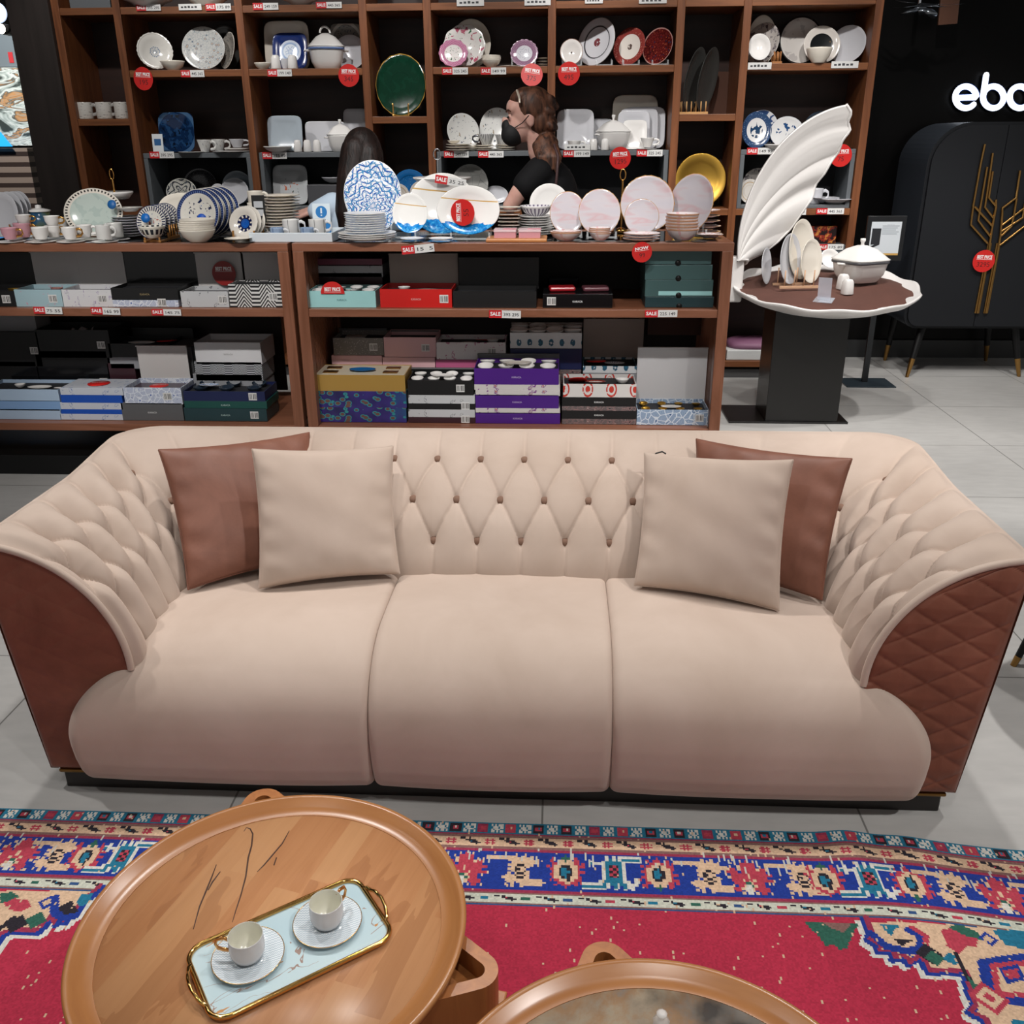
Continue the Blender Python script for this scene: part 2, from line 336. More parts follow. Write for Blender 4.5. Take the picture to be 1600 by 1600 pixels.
blu = g.ramp(n4, [(.3, '#0b4fa0'), (.5, '#1284d2'), (.62, '#4bb2e6'), (.7, '#e4f2f8')]); P_['wave'] = g.col(g.mix(g.ma('LESS_THAN', yw, -.52), base, blu))
g = G('pink_marble', .1); nz = g.noise(1.1, 2, g.mp((.6, 2.4, 0), (0, 0, .3)), .4, .3); X, Y, Z = g.xyz(); r = g.ma('SQRT', g.ma('ADD', g.ma('MULTIPLY', X, X), g.ma('MULTIPLY', Y, Y)))
c = g.ramp(nz, [(.30, '#cac5cd'), (.50, '#cec8cd'), (.62, '#cfb3b8'), (.72, '#cdc5ca')]); P_['pink'] = g.col(g.mix(g.ma('GREATER_THAN', r, .975), c, '#b98d58'))
P_['pinkstack'] = pat('pink_edge', '#e3d8d8', ('noi', 0, 1, '#dfb9bc', 2, .58), ('ring', .965, 1.1, '#b5876a'))
P_['geo'] = pat('geo_cup', '#d9d8d6', ('vor', 0, 9, '#2c2d31', 5, .22)); P_['bluecup'] = pat('blue_cup', '#8da1bb', ('vor', 0, 9, '#3c5a8a', 7, .28))
P_['stripecup'] = pat('stripe_cup', '#d2d2d0', ('sec', 0, 9, '#3d3e44', 26, .4)); P_['swirl'] = pat('swirl_bowl', '#d6d4d8', ('sec', 0, 9, '#6d6378', 22, .25), ('ring', .94, 1.2, '#e2e0e0'))
P_['dashcup'] = pat('dash_bowl', '#d8d4c8', ('sec', .72, .93, '#22252f', 14, -.2)); P_['pinkcup'] = M('#d8a2ae', .2)
_zz = {}
# ---- things made of those kinds
def plate(cx, w, h, Y, z, m, label, yaw=0, lean=14, kind='plate', sq=0, wav=None, name='plate', cat='plate', group=None, oval=False):
    """a dish standing on its rim, leaning back; cx, w, h in the photograph's pixels, on the vertical plane Y"""
    me = dish_mesh(kind, P_[m], sq, wav); k = sx(Y, z+.1); L = R(lean); kz = sz(Y, z+.1, Xat(cx, Y, z))
    Rz = h*kz/2/math.cos(L); Rx = w*k/2
    if yaw: a = math.acos(min(1, Rx/Rz)); rz = a*yaw; Rx = Rz
    else: rz = 0
    zc = z+Rz*math.cos(L)+.002; X = Xat(cx, Y, zc); f = Rx/Rz
    o = obj(name, me, None, (X, Y+Rz*math.sin(L), zc), (0, 0, 0), (Rx, Rz, min(Rx, Rz)))
    o.rotation_euler = Euler((PI/2-L, 0, rz), 'XYZ'); return tag(o, label, cat, group)
def lying(cx, w, Y, z, m, label, kind='plate', sq=0, name='plate', cat='plate', group=None, deep=1.0, ay=1.0, rz=0):
    X = Xat(cx, Y, z); r = w*sx(Y, z)/2
    o = obj(name, dish_mesh(kind, P_[m], sq), None, (X, Y, z+.001), (0, 0, rz), (r, r*ay, r*deep)); return tag(o, label, cat, group)
def bowl(cx, w, Y, z, m, label, deep=1.0, sq=0, group=None, name='bowl', cat='bowl'): return lying(cx, w, Y, z, m, label, 'bowl', sq, name, cat, group, deep)
def stack(cx, w, Y, z, n, hpx, m, label, kind='plate', top=None, group=None, sq=0, name='plate', cat='plate', jit=.003, ay=1.0):
    """n dishes one on another; the topmost has its own label"""
    hh = hpx*sz(Y, z, Xat(cx, Y, z)); rr = w*sx(Y, z)/2; deep = 1.0
    th = {'plate': .125, 'flat': .075, 'coupe': .15, 'bowl': .7, 'deep': .33}[kind]*rr
    step = max(.003, (hh-th)/(n-1)) if n > 1 else 0
    for i in range(n):
        o = lying(cx, w, Y, z+i*step, m, label if i < n-1 or not top else top, kind, sq, name, cat, group, 1.0, ay)
        o.location.x += random.uniform(-jit, jit); o.location.y += random.uniform(-jit, jit)
CUPP = [(0, .06), (.5, .08), (.60, .14), (.86, .5), (.93, .98), (1, 1), (.97, .93), (.92, .5), (.66, .08), (.62, 0), (0, 0)]
MUGP = [(0, .08), (.86, .08), (.92, .98), (1, 1), (1, .95), (.98, .05), (.93, 0), (0, 0)]
TAPER = [(0, .06), (.45, .08), (.9, .98), (1, 1), (.98, .94), (.56, .05), (.5, 0), (0, 0)]
_cm = {}
def cup(cx, w, h, Y, z, m, label, prof=CUPP, handle=None, side=1, cat='cup', name='cup', group=None, X=None, sq=0):
    """w, h: pixels; side: which way the handle points"""
    if X is None: X = Xat(cx, Y, z)
    r = w*sx(Y, z)/2; hh = h*sz(Y, z, X); hm = handle or P_[m]
    k = (id(prof), m, sq); kh = ('h', hm.name)
    if k not in _cm: _cm[k] = MB().lathe(prof, 28, 0, sq).mesh('cup', P_[m])
    if kh not in _cm: _cm[kh] = MB().tube([(.90+.0, 0, .80), (1.25, 0, .86), (1.62, 0, .74), (1.66, 0, .5), (1.4, 0, .30), (.84, 0, .24)], .11, 8).mesh('handle', hm)
    o = obj(name, _cm[k], None, (X, Y, z+.001), (0, 0, 0 if side > 0 else PI), (r, r, hh))
    if handle is not False: obj('handle', _cm[kh], o)
    return tag(o, label, cat, group)
SHK = [(0, 0), (.9, 0), (1, .05), (.86, .8), (.6, .97), (0, 1)]
def shaker(cx, w, h, Y, z, label, group=None, sq=0, X=None):
    if X is None: X = Xat(cx, Y, z)
    k = ('shk', sq)
    if k not in _cm: _cm[k] = MB().lathe(SHK, 20, 0, sq).mesh('shaker', WHITE); _cm['pf'] = MB().lathe([(0, .99), (.2, .985), (.22, .96), (0, .955)], 10).mesh('pour_top', CHROME)
    r = w*sx(Y, z)/2; o = obj('shaker', _cm[k], None, (X, Y, z+.001), (0, 0, .3), (r, r, h*sz(Y, z, X))); obj('pour_top', _cm['pf'], o); return tag(o, label, 'salt shaker', group)
def tureen(cx, w, h, Y, z, label, sq=4, band=None, ring=False, X=None, rz=.3, m='white'):
    if X is None: X = Xat(cx, Y, z)
    r = w*sx(Y, z)/2; H = h*sz(Y, z, X); t = thing('tureen', label, 'tureen', (X, Y, z+.001), rz)
    hb = H*.52; MB().lathe([(0, .01), (.62, 0), (.66, .03), (.86, .35), (.97, .9), (1, 1), (.95, 1), (.9, .9), (0, .85)], 48, 0, sq, Matrix.Diagonal((r, r, hb, 1))).build('body', P_[m], t)
    if band: MB().lathe([(1.0, 0), (1.012, 0), (1.012, 1), (1.0, 1)], 48, 0, sq, Matrix.Translation((0, 0, hb*.86)) @ Matrix.Diagonal((r, r, hb*.1, 1))).build('rim_band', band, t)
    l = MB().lathe([(1.02, 0), (1.03, .05), (.95, .14), (.55, .72), (.18, .98), (0, 1)], 48, 0, sq, Matrix.Translation((0, 0, hb)) @ Matrix.Diagonal((r, r, H*.33, 1))).build('lid', P_[m], t)
    zk = hb+H*.31
    if ring: MB().tube([(math.cos(a)*r*.28, 0, zk+H*.02+abs(math.sin(a))*H*.15) for a in np.linspace(0, PI, 13)], r*.06, 8).build('knob', P_[m], l)
    else: MB().lathe([(.08, 0), (.07, .4), (.12, .7), (.11, 1), (0, 1.02)], 16, 0, 0, Matrix.Translation((0, 0, zk)) @ Matrix.Diagonal((r, r, H*.17, 1))).build('knob', P_[m], l)
    for s in (-1, 1): MB().tube([(s*r*.9, -r*.16, hb*.82), (s*r*1.16, -r*.12, hb*.86), (s*r*1.2, 0, hb*.84), (s*r*1.16, r*.12, hb*.86), (s*r*.9, r*.16, hb*.82)], r*.055, 8).build('handle', P_[m], t)
    return t
def easel(cx, w, Y, z, label, m=GOLD, hpx=24, group=None, name='plate_stand', cat='plate stand', deep=.10):
    """two upright prongs joined by feet and a cross bar"""
    X = Xat(cx, Y, z); W = w*sx(Y, z)/2; H = hpx*sz(Y, z, X); t = thing(name, label, cat, (X, Y, z+.001), 0, group)
    for s in (-1, 1):
        MB().box(s*W-.006, s*W+.006, -.012, deep, 0, .010).build('foot', m, t, bevel=.001)
        MB().box(s*W-.004, s*W+.004, -.012, -.003, .010, H).build('prong', m, t, bevel=.001)
        MB().box(s*W-.004, s*W+.004, deep-.01, deep, .010, H*1.5).build('back_prong', m, t, bevel=.001)
    MB().box(-W, W, .02, .028, .001, .009).build('cross_bar', m, t); return t
def rack(X, Y, z, n, dx, label, m, h=.075, dy=.11, rz=0):
    t = thing('plate_rack', label, 'plate rack', (X, Y, z+.001), rz); L = n*dx
    for s in (-1, 1): MB().box(-L/2, L/2, s*dy/2-.007, s*dy/2+.007, 0, .014).build('rail', m, t, bevel=.001)
    for i in range(n):
        for s in (-1, 1): MB().lathe([(0, 0), (.004, 0), (.004, h), (0, h)], 8, 0, 0, Matrix.Translation((-L/2+dx*(i+.5), s*dy/2, .014))).build('peg', m, t)
    return t
# ------------------------------------------------------------------ tableware on the wall shelving
YA, YB, YD = 6.40, 6.46, 6.56          # front, middle, rear rows on a shelf
# top shelf, only undersides and feet in frame
lying(232, 78, YA, Z0, 'white', 'white plate on the topmost shelf above the blue-flower plate, only its rim showing', 'deep')
bowl(325, 76, YA, Z0, 'ivory', 'cream bowl on the topmost shelf above the paisley platter')
lying(470, 56, YA, Z0, 'white', 'white plate on the topmost shelf above the cobalt square plate', 'deep')
lying(905, 50, YA, Z0, 'grey', 'grey plate on the topmost shelf above the black-ringed plate', 'deep')
t = MB().box(-.13, .13, 0, .25, 0, .2).build('storage_box', GREY, None, (-2.957, YA, Z0+.001), bevel=.004); tag(t, 'grey storage box on the topmost shelf above the three mugs', 'box')
# bay of the blue-flower plate
plate(240, 50, 58, YA, Z1, 'blueflower', 'scalloped white plate with a small blue flower centre beside a cream bowl', 1, 12, 'deep', wav=(24, .02))
bowl(271, 38, YA-.02, Z1, 'ivory', 'small cream bowl between the blue-flower plate and the paisley platter')
plate(317, 70, 68, YA+.02, Z1, 'paisley', 'large round plate covered in grey-blue paisley circles', 0, 12, 'coupe')
plate(361, 36, 58, YA+.04, Z1, 'paisley2', 'dim paisley plate turned edge-on against the bay side', -1, 14, 'deep')
plate(350, 52, 74, YD+.03, Z1, 'smoke', 'dark round platter behind the paisley plates', 0, 10, 'coupe')
# bay of the cobalt square plate
plate(448, 72, 78, YD, Z1, 'ivory', 'large cream square platter behind the cobalt plate', 0, 8, 'plate', 6)
plate(452, 56, 58, YB, Z1, 'bluesq', 'cobalt blue square plate with a white round centre and gold edge', 0, 14, 'plate', 5)
bowl(411, 26, YA-.03, Z1, 'ivory', 'tiny cream bowl beside the white shakers under the cobalt plate')
cup(419, 12, 12, YB, Z1, 'grey', 'small grey cup behind the tiny cream bowl', handle=False, name='egg_cup')
for i, c in enumerate((432, 458)): shaker(c, 16, 22, YA-.03, Z1, ('round white shaker in front of the cobalt plate, nearer the tiny cream bowl', 'round white shaker in front of the cobalt plate, nearer the tureen')[i], 'shakers by the cobalt plate')
cup(446, 13, 16, YA-.02, Z1, 'grey', 'grey toothpick cup between two white shakers', handle=False, name='toothpick_cup')
tureen(512, 56, 66, YB, Z1, 'white soup tureen with blue printed neck and ring handle on its lid', 3.2, M('#5f78a8', .2), True)
plate(546, 52, 56, YD, Z1, 'grey', 'round grey plate standing behind the ring-handled tureen', 0, 12)
plate(541, 50, 74, YD+.06, Z1, 'paisley2', 'brownish square platter at the back corner behind the tureen', 0, 6, 'flat', 8)
# narrow bay: emerald charger
plate(625, 80, 98, YA+.02, ZN, 'green', 'emerald green charger plate with gold edge on a gold easel', 0, 12, 'flat', wav=(40, .012), name='charger_plate', cat='charger plate')
easel(627, 24, YA-.02, ZN, 'gold easel holding the emerald charger plate', GOLD, 20)
# bay of the floral plates
plate(736, 62, 78, YD, Z1, 'ivory', 'round cream plate behind the floral plate', 0, 9, 'coupe')
plate(726, 66, 66, YB, Z1, 'floral', 'scalloped plate with pink and green flower sprays', 0, 12, 'deep', wav=(10, .025))
plate(708, 46, 44, YA-.01, Z1, 'pinkrim', 'small pink-rimmed plate leaning before the floral plate', 0, 14, 'plate', wav=(12, .03))
stack(768, 30, YA-.01, Z1, 4, 18, 'ivory', 'cream bowl in the nested stack beside the floral plate', 'bowl', 'topmost cream bowl of the nested stack beside the floral plate', 'nested cream bowls', name='bowl', cat='bowl')
lying(795, 32, YA, Z1, 'ivory', 'flat cream saucer lying before the purple-rimmed plate', 'flat', name='saucer', cat='saucer')
plate(819, 44, 44, YB, Z1, 'purplerim', 'scalloped plate with purple rim in a clear stand', 0, 14, 'plate', wav=(18, .03))
easel(818, 36, YB-.045, Z1, 'clear stand holding the purple-rimmed plate', CLEAR, 16)
stack(849, 22, YD, Z1, 4, 16, 'ivory', 'cream plate in the stack behind the purple-rimmed plate', 'plate', None, 'cream plates behind the purple rim')
# bay of the ringed platter
plate(893, 36, 42, YA, Z1, 'plain_dot', 'small cream bowl-plate with a dark dot centre and brown edge', 0, 14, 'deep')
plate(934, 56, 77, YB+.02, Z1, 'ringed', 'large white platter with a black ring and small crest', -1, 14, 'plate')
plate(985, 47, 61, YB, Z1, 'redrim', 'white plate with a brick-red ornamental rim', -1, 13, 'plate')
plate(1030, 43, 59, YA+.02, Z1, 'redpat', 'dark red plate with all-over ornament', -1, 14, 'coupe')
for c, l in ((896, 'dot-centre'), (944, 'black-ringed'), (986, 'red-rimmed'), (1031, 'dark red')): easel(c, 24, YA-.025, Z1, f'clear stand under the {l} plate', CLEAR, 8, 'clear stands under the plates')
t = MB().box(-.06, .06, 0, .02, 0, .13).build('card', M('#6d6f75', .5), None, (Xat(892, YD, Z1), YD+.05, Z1+.001), (-.12, 0, 0), bevel=.002); tag(t, 'grey card standing behind the dot-centre plate', 'card')
# narrow bay: smoked glass platters
xr = Xat(1084, YA, ZN); rack(xr, YA+.07, ZN, 6, .03, 'light wooden rack holding the smoked platters', M('#c99a62', .5), .06, .09)
for i, (c, l) in enumerate(((1081, 'front smoked dark platter turned edge-on in the wooden rack'), (1102, 'rear smoked dark platter turned edge-on in the wooden rack'))):
    k = sx(YA, ZN); o = obj('platter', dish_mesh('coupe', P_['smoke']), None, (Xat(c, YA+.06, ZN+.19), YA+.07+.012*i, ZN+.203), Euler((R(96), R(16), R(58)), 'XYZ'), (.125, .19, .15)); tag(o, l, 'platter', 'smoked platters')
t = MB().box(-.09, .09, 0, .012, 0, .26).build('picture_board', M('#5a3a2c', .6), None, (Xat(1116, 6.68, ZN), 6.69, ZN+.001), (-.06, 0, .2), bevel=.002); tag(t, 'brown square board leaning behind the smoked platters', 'board')
# bay beside the frame edge: bowls and black-core plate
plate(1191, 44, 80, YD+.03, Z1, 'ivory', 'cream oval plate standing rearmost beside the upright post', 0, 8, 'coupe')
plate(1194, 44, 66, YB+.03, Z1, 'marble', 'grey marbled plate behind the small white bowl', -1, 13, 'coupe')
plate(1186, 34, 43, YA-.01, Z1, 'white', 'small white bowl tipped up before the marbled plate', 0, 24, 'bowl', name='bowl', cat='bowl')
plate(1252, 66, 77, YD-.02, Z1, 'blackrim', 'large grey plate with a black rim', 0, 11, 'plate')
plate(1285, 56, 60, YB, Z1, 'blackcore', 'cream plate with a black centre and gold fleck', 0, 14, 'coupe')
bowl(1278, 40, YA-.05, Z1, 'ivory', 'speckled cream bowl in front of the black-centred plate', 1.5)
plate(1327, 48, 61, YB+.02, Z1, 'grey', 'plain pale plate beside the black-centred plate', -1, 13, 'coupe')
rack(Xat(1213, YA, Z1), YA+.02, Z1, 3, .02, 'small wooden rack beside the white bowl', M('#a8703f', .5), .055, .06)
# row of the grey boxes ------------------------------------------------
g = G('mug_script', .2); xx, yy, zz = g.xyz(); nz = g.noise(1.0, 3, g.mp((1.2, 1.2, 14)), .7); MUGM = g.col(g.mix(g.ma('GREATER_THAN', nz, .62), '#dcd9d2', '#5b564f')); P_['mug'] = MUGM
for i, (c, w) in enumerate(((135, 25), (165, 25), (192, 22))): cup(c, w, 26, YA+.01, ZN, 'mug', ('white script mug nearest the dark column on the narrow shelf', 'middle one of three white script mugs on the narrow shelf', 'white script mug nearest the paisley bay on the narrow shelf')[i], MUGP, M('#a9a7a3', .2), 1, 'mug', 'mug', 'white script mugs')
plate(275, 58, 62, YB, Z2, 'navysq', 'glossy navy square plate above a grey display box', 0, 10, 'plate', 6)
g = G('sign_blue', .5); xx, yy, zz = g.xyz(); nz = g.ma('MULTIPLY', g.ma('GREATER_THAN', zz, .045), g.ma('LESS_THAN', zz, .085)); mm = g.ma('MULTIPLY', nz, g.ma('LESS_THAN', g.ma('ABSOLUTE', xx), .022)); SIGNB = g.col(g.mix(mm, '#d8dde0', '#2d5f93'))
t = MB().box(-.035, .035, 0, .003, 0, .115).build('sign_card', SIGNB, None, (Xat(248, 6.345, Z2), 6.345, Z2+.001), (-.1, 0, 0)); tag(t, 'small white and blue sign card before the navy square plate', 'sign card')
lying(300, 42, YA-.02, Z2, 'white', 'flat white plate below the pair of grey-flower cups', 'flat')
cup(321, 22, 20, YA+.01, Z2, 'sketch', 'white cup with grey flowers beside the navy plate', TAPER, None, 1, group='grey-flower cups')
cup(343, 22, 20, YD, Z2, 'sketch', 'white cup with grey flowers set behind its twin', TAPER, None, 1, group='grey-flower cups')
lying(363, 60, YA+.02, Z2, 'white', 'wide flat white plate under the single white cup and saucer', 'flat')
lying(370, 40, YA+.03, Z2+.016, 'white', 'white saucer on the wide flat plate', 'plate', name='saucer', cat='saucer')
cup(371, 24, 13, YA+.03, Z2+.03, 'grey', 'low grey-white cup standing on a saucer by the post', TAPER)
plate(445, 56, 56, YB, Z2, 'bluegrey', 'pale blue-grey square plate above the white bowl', 0, 10, 'plate', 6)
plate(508, 64, 47, YD+.02, Z2, 'grey', 'wide grey rectangular platter behind the shakers', 0, 8, 'flat', 9, oval=True)
plate(556, 40, 66, YD+.06, Z2, 'grey', 'tall grey square plate behind the boxy tureen', 0, 8, 'plate', 7)
bowl(435, 45, YA-.02, Z2, 'white', 'low white bowl before the blue-grey square plate', .55)
for i, c in enumerate((466, 481, 496)): shaker(c, 13, 19, YA-.02, Z2, ('white shaker in the wire row, nearest the low white bowl', 'middle white shaker in the wire row', 'white shaker in the wire row, nearest the boxy tureen')[i], 'white shakers in a wire row')
tureen(534, 42, 50, YA+.05, Z2, 'boxy white tureen half hidden by the dark-haired person', 6)
# masked woman's bay
plate(722, 48, 58, YB, Z2, 'sketch', 'round plate with blue-grey flower sketches nearer the post', 1, 12, 'coupe')
plate(776, 54, 66, YD, Z2, 'sketch', 'round plate with flower sketches just behind the masked woman', 0, 12, 'coupe')
stack(716, 40, YA-.02, Z2, 3, 11, 'ivory', 'cream plate in the low stack before the flower-sketch plate', 'plate', None, 'low cream plates')
cup(709, 20, 7, YA-.02, Z2+.045, 'ivory', 'small cream bowl on the low plate stack, nearer the post', BOWL, False, name='bowl', cat='bowl')
bowl(736, 24, YA+.02, Z2, 'ivory', 'small cream bowl beside the low plate stack', 1.0)
cup(760, 26, 17, YA, Z2+.036, 'stripecup', 'striped cup on a saucer stack, nearer the post', TAPER, None, -1); cup(785, 24, 16, YB+.03, Z2+.036, 'stripecup', 'striped cup on a saucer stack, nearer the masked woman', TAPER)
stack(757, 32, YA, Z2, 3, 9, 'ivory', 'cream saucer in the stack under the nearer-post striped cup', 'plate', None, 'saucers', name='saucer', cat='saucer')
stack(789, 32, YB+.03, Z2, 3, 9, 'ivory', 'cream saucer in the stack beside the masked woman', 'plate', None, 'saucers beside the woman', name='saucer', cat='saucer')
# square white service
plate(899, 58, 63, YD-.04, Z2, 'grey', 'large pale square plate beside the masked woman', 0, 10, 'plate', 6)
plate(935, 46, 48, YD+.05, Z2, 'grey', 'grey square plate mostly behind the tall-lidded tureen', 0, 8, 'flat', 7)
plate(992, 70, 84, YD+.08, Z2, 'ivory', 'big cream square platter at the back of the nested set', 0, 8, 'plate', 6)
for i, (c, w, h) in enumerate(((1006, 66, 66), (998, 60, 64), (990, 50, 60))): plate(c, w, h, YB+.11-.035*i, Z2, 'grey', ('pale square plate of the nested set, rearmost and widest', 'pale square plate of the nested set, second from the back', 'pale square plate of the nested set, third from the back')[i], 0, 10, 'plate', 6, group='nested square plates')
plate(992, 38, 46, YB-.02, Z2, 'white', 'smallest square plate at the front of the nested set', 0, 12, 'plate', 6)
cup(897, 21, 15, YA-.01, Z2, 'white', 'white cup before the large pale square plate', TAPER)
for i, c in enumerate((927, 945)): shaker(c, 13, 18, YA-.03, Z2, ('tall white shaker beside the white cup', 'tall white shaker beside the tall-lidded tureen')[i])
tureen(957, 48, 54, YA+.06, Z2, 'white tureen with a tall pyramid lid before the nested square plates', 4)
lying(1010, 32, YA, Z2, 'white', 'white saucer at the post end of the square plate shelf', 'plate', name='saucer', cat='saucer')
cup(1011, 22, 15, YA, Z2+.015, 'white', 'white conical cup on its saucer before the nested square plates', TAPER)
# gold charger bay
plate(1095, 79, 83, YB, Z3, 'gold', 'shiny gold charger plate behind the pink plates', 0, 11, 'plate', name='charger_plate', cat='charger plate')
# elephant plates
plate(1191, 50, 60, YD, Z2, 'corner', 'white plate with blue corner ornament standing at the back', 0, 10, 'coupe')
plate(1183, 46, 58, YB, Z2, 'octopus', 'white plate with navy patterned rim and blue animal centre', 0, 12, 'plate')
plate(1230, 52, 50, YB, Z2, 'elephant', 'white plate with a blue elephant at its lower edge', 0, 13, 'coupe')
bowl(1212, 36, YA-.03, Z2, 'white', 'low white bowl before the blue elephant plate', .55)
plate(1284, 56, 58, YD, Z2, 'navy', 'speckled navy plate behind the tip of the white shell wing', 0, 12, 'coupe')
lying(1322, 24, YB, Z2, 'smoke', 'small dark plate on the grey box end beside the shell tip', 'flat', ay=.8)
# inside the grey boxes
plate(283, 50, 42, YA+.03, ZG, 'scroll', 'round plate with black scrolls inside the grey box', 0, 12, 'coupe')
plate(313, 56, 56, YA+.13, ZG, 'hatch', 'black cross-hatched plate inside the grey box', 0, 8, 'coupe')
plate(371, 50, 52, YA+.14, ZG, 'bluegrey', 'large grey plate at the back of the grey box', 0, 8, 'coupe')
plate(366, 46, 42, YA+.06, ZG, 'grey', 'pale lavender plate before the large grey one in the grey box', 0, 12, 'coupe')
plate(340, 28, 34, YA+.02, ZG, 'grey', 'small pale plate half hidden beside the lavender plate', 0, 12, 'coupe')
plate(453, 56, 62, YA+.06, ZG, 'sqflower', 'grey square plate painted with an orange flower', 0, 10, 'plate', 6)
t = MB().box(-.1, .1, 0, .16, 0, .13).build('casserole_box', M('#4c4c50', .5), None, (Xat(504, YA+.02, ZG), YA+.04, ZG+.001), bevel=.004); tag(t, 'grey storage crate behind the blue notice inside the display box', 'crate')
lying(523, 40, YA+.1, ZG+.14, 'grey', 'grey dish on top of the storage crate', 'bowl', name='bowl', cat='bowl', deep=.6)
plate(640, 56, 58, YD, Z3, 'blue', 'bright blue plate standing in the narrow bay', 0, 11, 'plate')
plate(622, 36, 38, YB-.02, Z3, 'beige', 'beige banded plate beside the blue oval platter', 0, 12, 'plate')
plate(657, 36, 42, YB-.02, Z3, 'beige', 'beige banded plate beside the gold-veined plates', 0, 12, 'plate')
plate(734, 58, 62, YA+.06, ZG, 'halfgrey', 'round grey cracked-glaze plate inside the grey box', 0, 10, 'coupe')
plate(774, 40, 28, YA+.10, ZG, 'grey', 'small grey dish low in the grey box by the woman\'s arm', 0, 12, 'coupe')
plate(1184, 48, 54, YA+.12, ZG, 'marble', 'taupe plate at the back of the grey box beside the shell wing', 0, 9, 'coupe')
plate(1172, 32, 38, YA+.04, ZG, 'beige', 'taupe plate in a wooden stand beside the shell wing', 0, 12, 'coupe')
cup(1272, 24, 24, YA+.03, ZG, 'grey', 'grey cup inside the grey box just past the shell wing', CUPP, None, 1)
for i, (c, w, h) in enumerate(((1302, 50, 0), (1288, 40, .014))): lying(c, w, YA+.02, ZG+h, 'grey', ('long grey dish lying at the bottom of the pair past the shell wing', 'grey dish lying on the long one past the shell wing')[i], 'deep', 4)
# low shelf behind the shell table
g = G('snack_print', .3); nz = g.noise(22, 3); SNK = g.col(g.ramp(nz, [(.38, '#221010'), (.47, '#8c2a1c'), (.55, '#c8843e'), (.62, '#3a1512')], 'CONSTANT'))
t = MB().box(-.085, .085, 0, .05, 0, .11).build('printed_pack', SNK, None, (Xat(1287, 6.42, .95), 6.42, Z4+.267), (0, 0, 0), bevel=.006); tag(t, 'red and brown printed pack on a grey riser behind the shell table', 'pack')
t = MB().box(-.15, .19, 0, .3, 0, .265).build('display_riser', GREY, None, (Xat(1275, 6.345, .65), 6.345, Z4+.001), bevel=.003); tag(t, 'grey riser with price tags behind the shell table', 'riser')
g = G('napkin_stack', .6); nz = g.noise(3, 2); NAP = g.col(g.ramp(nz, [(.4, '#744a66'), (.6, '#8a5f79')]))
t = MB().lathe([(0, .05), (.8, .05), (1, .03), (.98, 0), (0, 0)], 32, 0, 3, Matrix.Diagonal((.2, .15, .9, 1))).build('placemat_stack', NAP, None, (Xat(1178, 6.52, .2), 6.52, .192)); tag(t, 'purple round placemats lying on the low shelf beside the shell table pedestal', 'placemat')
t = MB().box(-.16, .24, 0, .3, 0, .07).build('linen_box', M('#c9cbca', .5), None, (Xat(1172, 6.36, .15), 6.36, .121), bevel=.006); tag(t, 'white linen box under the purple placemats', 'box')
# ------------------------------------------------------------------ tableware on the counters (top z = ZC)
C0 = ZC+.0005
for i, c in enumerate((-2, 8, 17, 24)):
    plate(c+2, 66-3*i, 70-i, 4.46+.05*i, C0, 'grey', ('frontmost of the white dinner plates standing at the far end by the dark column', 'second white dinner plate standing in the file by the dark column', 'third white dinner plate standing in the file by the dark column', 'rearmost of the white dinner plates standing in the file by the dark column')[i], -.7, 14, 'plate', group='standing white dinner plates')
rack(Xat(14, 4.5, C0), 4.5, C0, 5, .03, 'wooden rack under the standing white dinner plates', M('#8a5c38', .5), .05, .1, PI/2)
# painted canister and cup
g = G('peacock_paint', .2); nz = g.noise(5, 4, g.mp((1, 1, 1))); PEA = g.col(g.ramp(nz, [(.35, '#1f2c4a'), (.46, '#2f5a7c'), (.54, '#6f7a52'), (.62, '#8a6a3c'), (.7, '#223a55')])); P_['pea'] = PEA
t = thing('canister', 'dark blue-green painted canister with a white lid near the dark column', 'canister', (Xat(68, 4.60, C0), 4.60, C0)); k = sx(4.6, C0)
MB().lathe([(0, 0), (.85, 0), (1, 1), (.9, 1), (.8, .05), (0, .05)], 28, 0, 0, Matrix.Diagonal((16*k, 16*k, 37*k, 1))).build('body', PEA, t)
l = MB().lathe([(1.08, .99), (1.1, 1.05), (.4, 1.12), (0, 1.13)], 28, 0, 0, Matrix.Diagonal((16*k, 16*k, 37*k, 1))).build('lid', WHITE, t)
MB().lathe([(.3, 1.1), (.28, 1.25), (0, 1.27)], 16, 0, 0, Matrix.Diagonal((16*k, 16*k, 37*k, 1))).build('knob', WHITE, l)
cup(96, 26, 28, 4.58, C0, 'white', 'tall white cup with a big handle behind the dotted oval platter', MUGP, None, -1, 'mug', 'mug')
lying(85, 38, 4.40, C0, 'bluegrey', 'grey-green plate lying beside the painted canister', 'plate')
plate(143, 98, 74, 4.50, C0, 'dotrim', 'big oval pale green platter with a black dotted rim', 0, 16, 'plate', oval=True, name='platter', cat='platter')
xb = Xat(173, 4.462, C0+.13); t = MB().lathe([(0, .001), (1, .001), (1, 0), (0, 0)], 28, 0, 0, Matrix.Diagonal((.021, .021, 1, 1))).build('sticker', M('#1f5f9e', .4), None, (xb, 4.481, C0+.150), (PI/2-R(16), 0, 0)); tag(t, 'round blue sticker on the dotted oval platter', 'sticker')
t = MB().box(-.018, .018, 0, .003, 0, .034).build('price_card', M('#cfcfc6', .5), None, (Xat(57, 4.40, C0), 4.40, C0), (-.15, 0, 0)); tag(t, 'small pale price card standing behind the pink cups', 'price card')
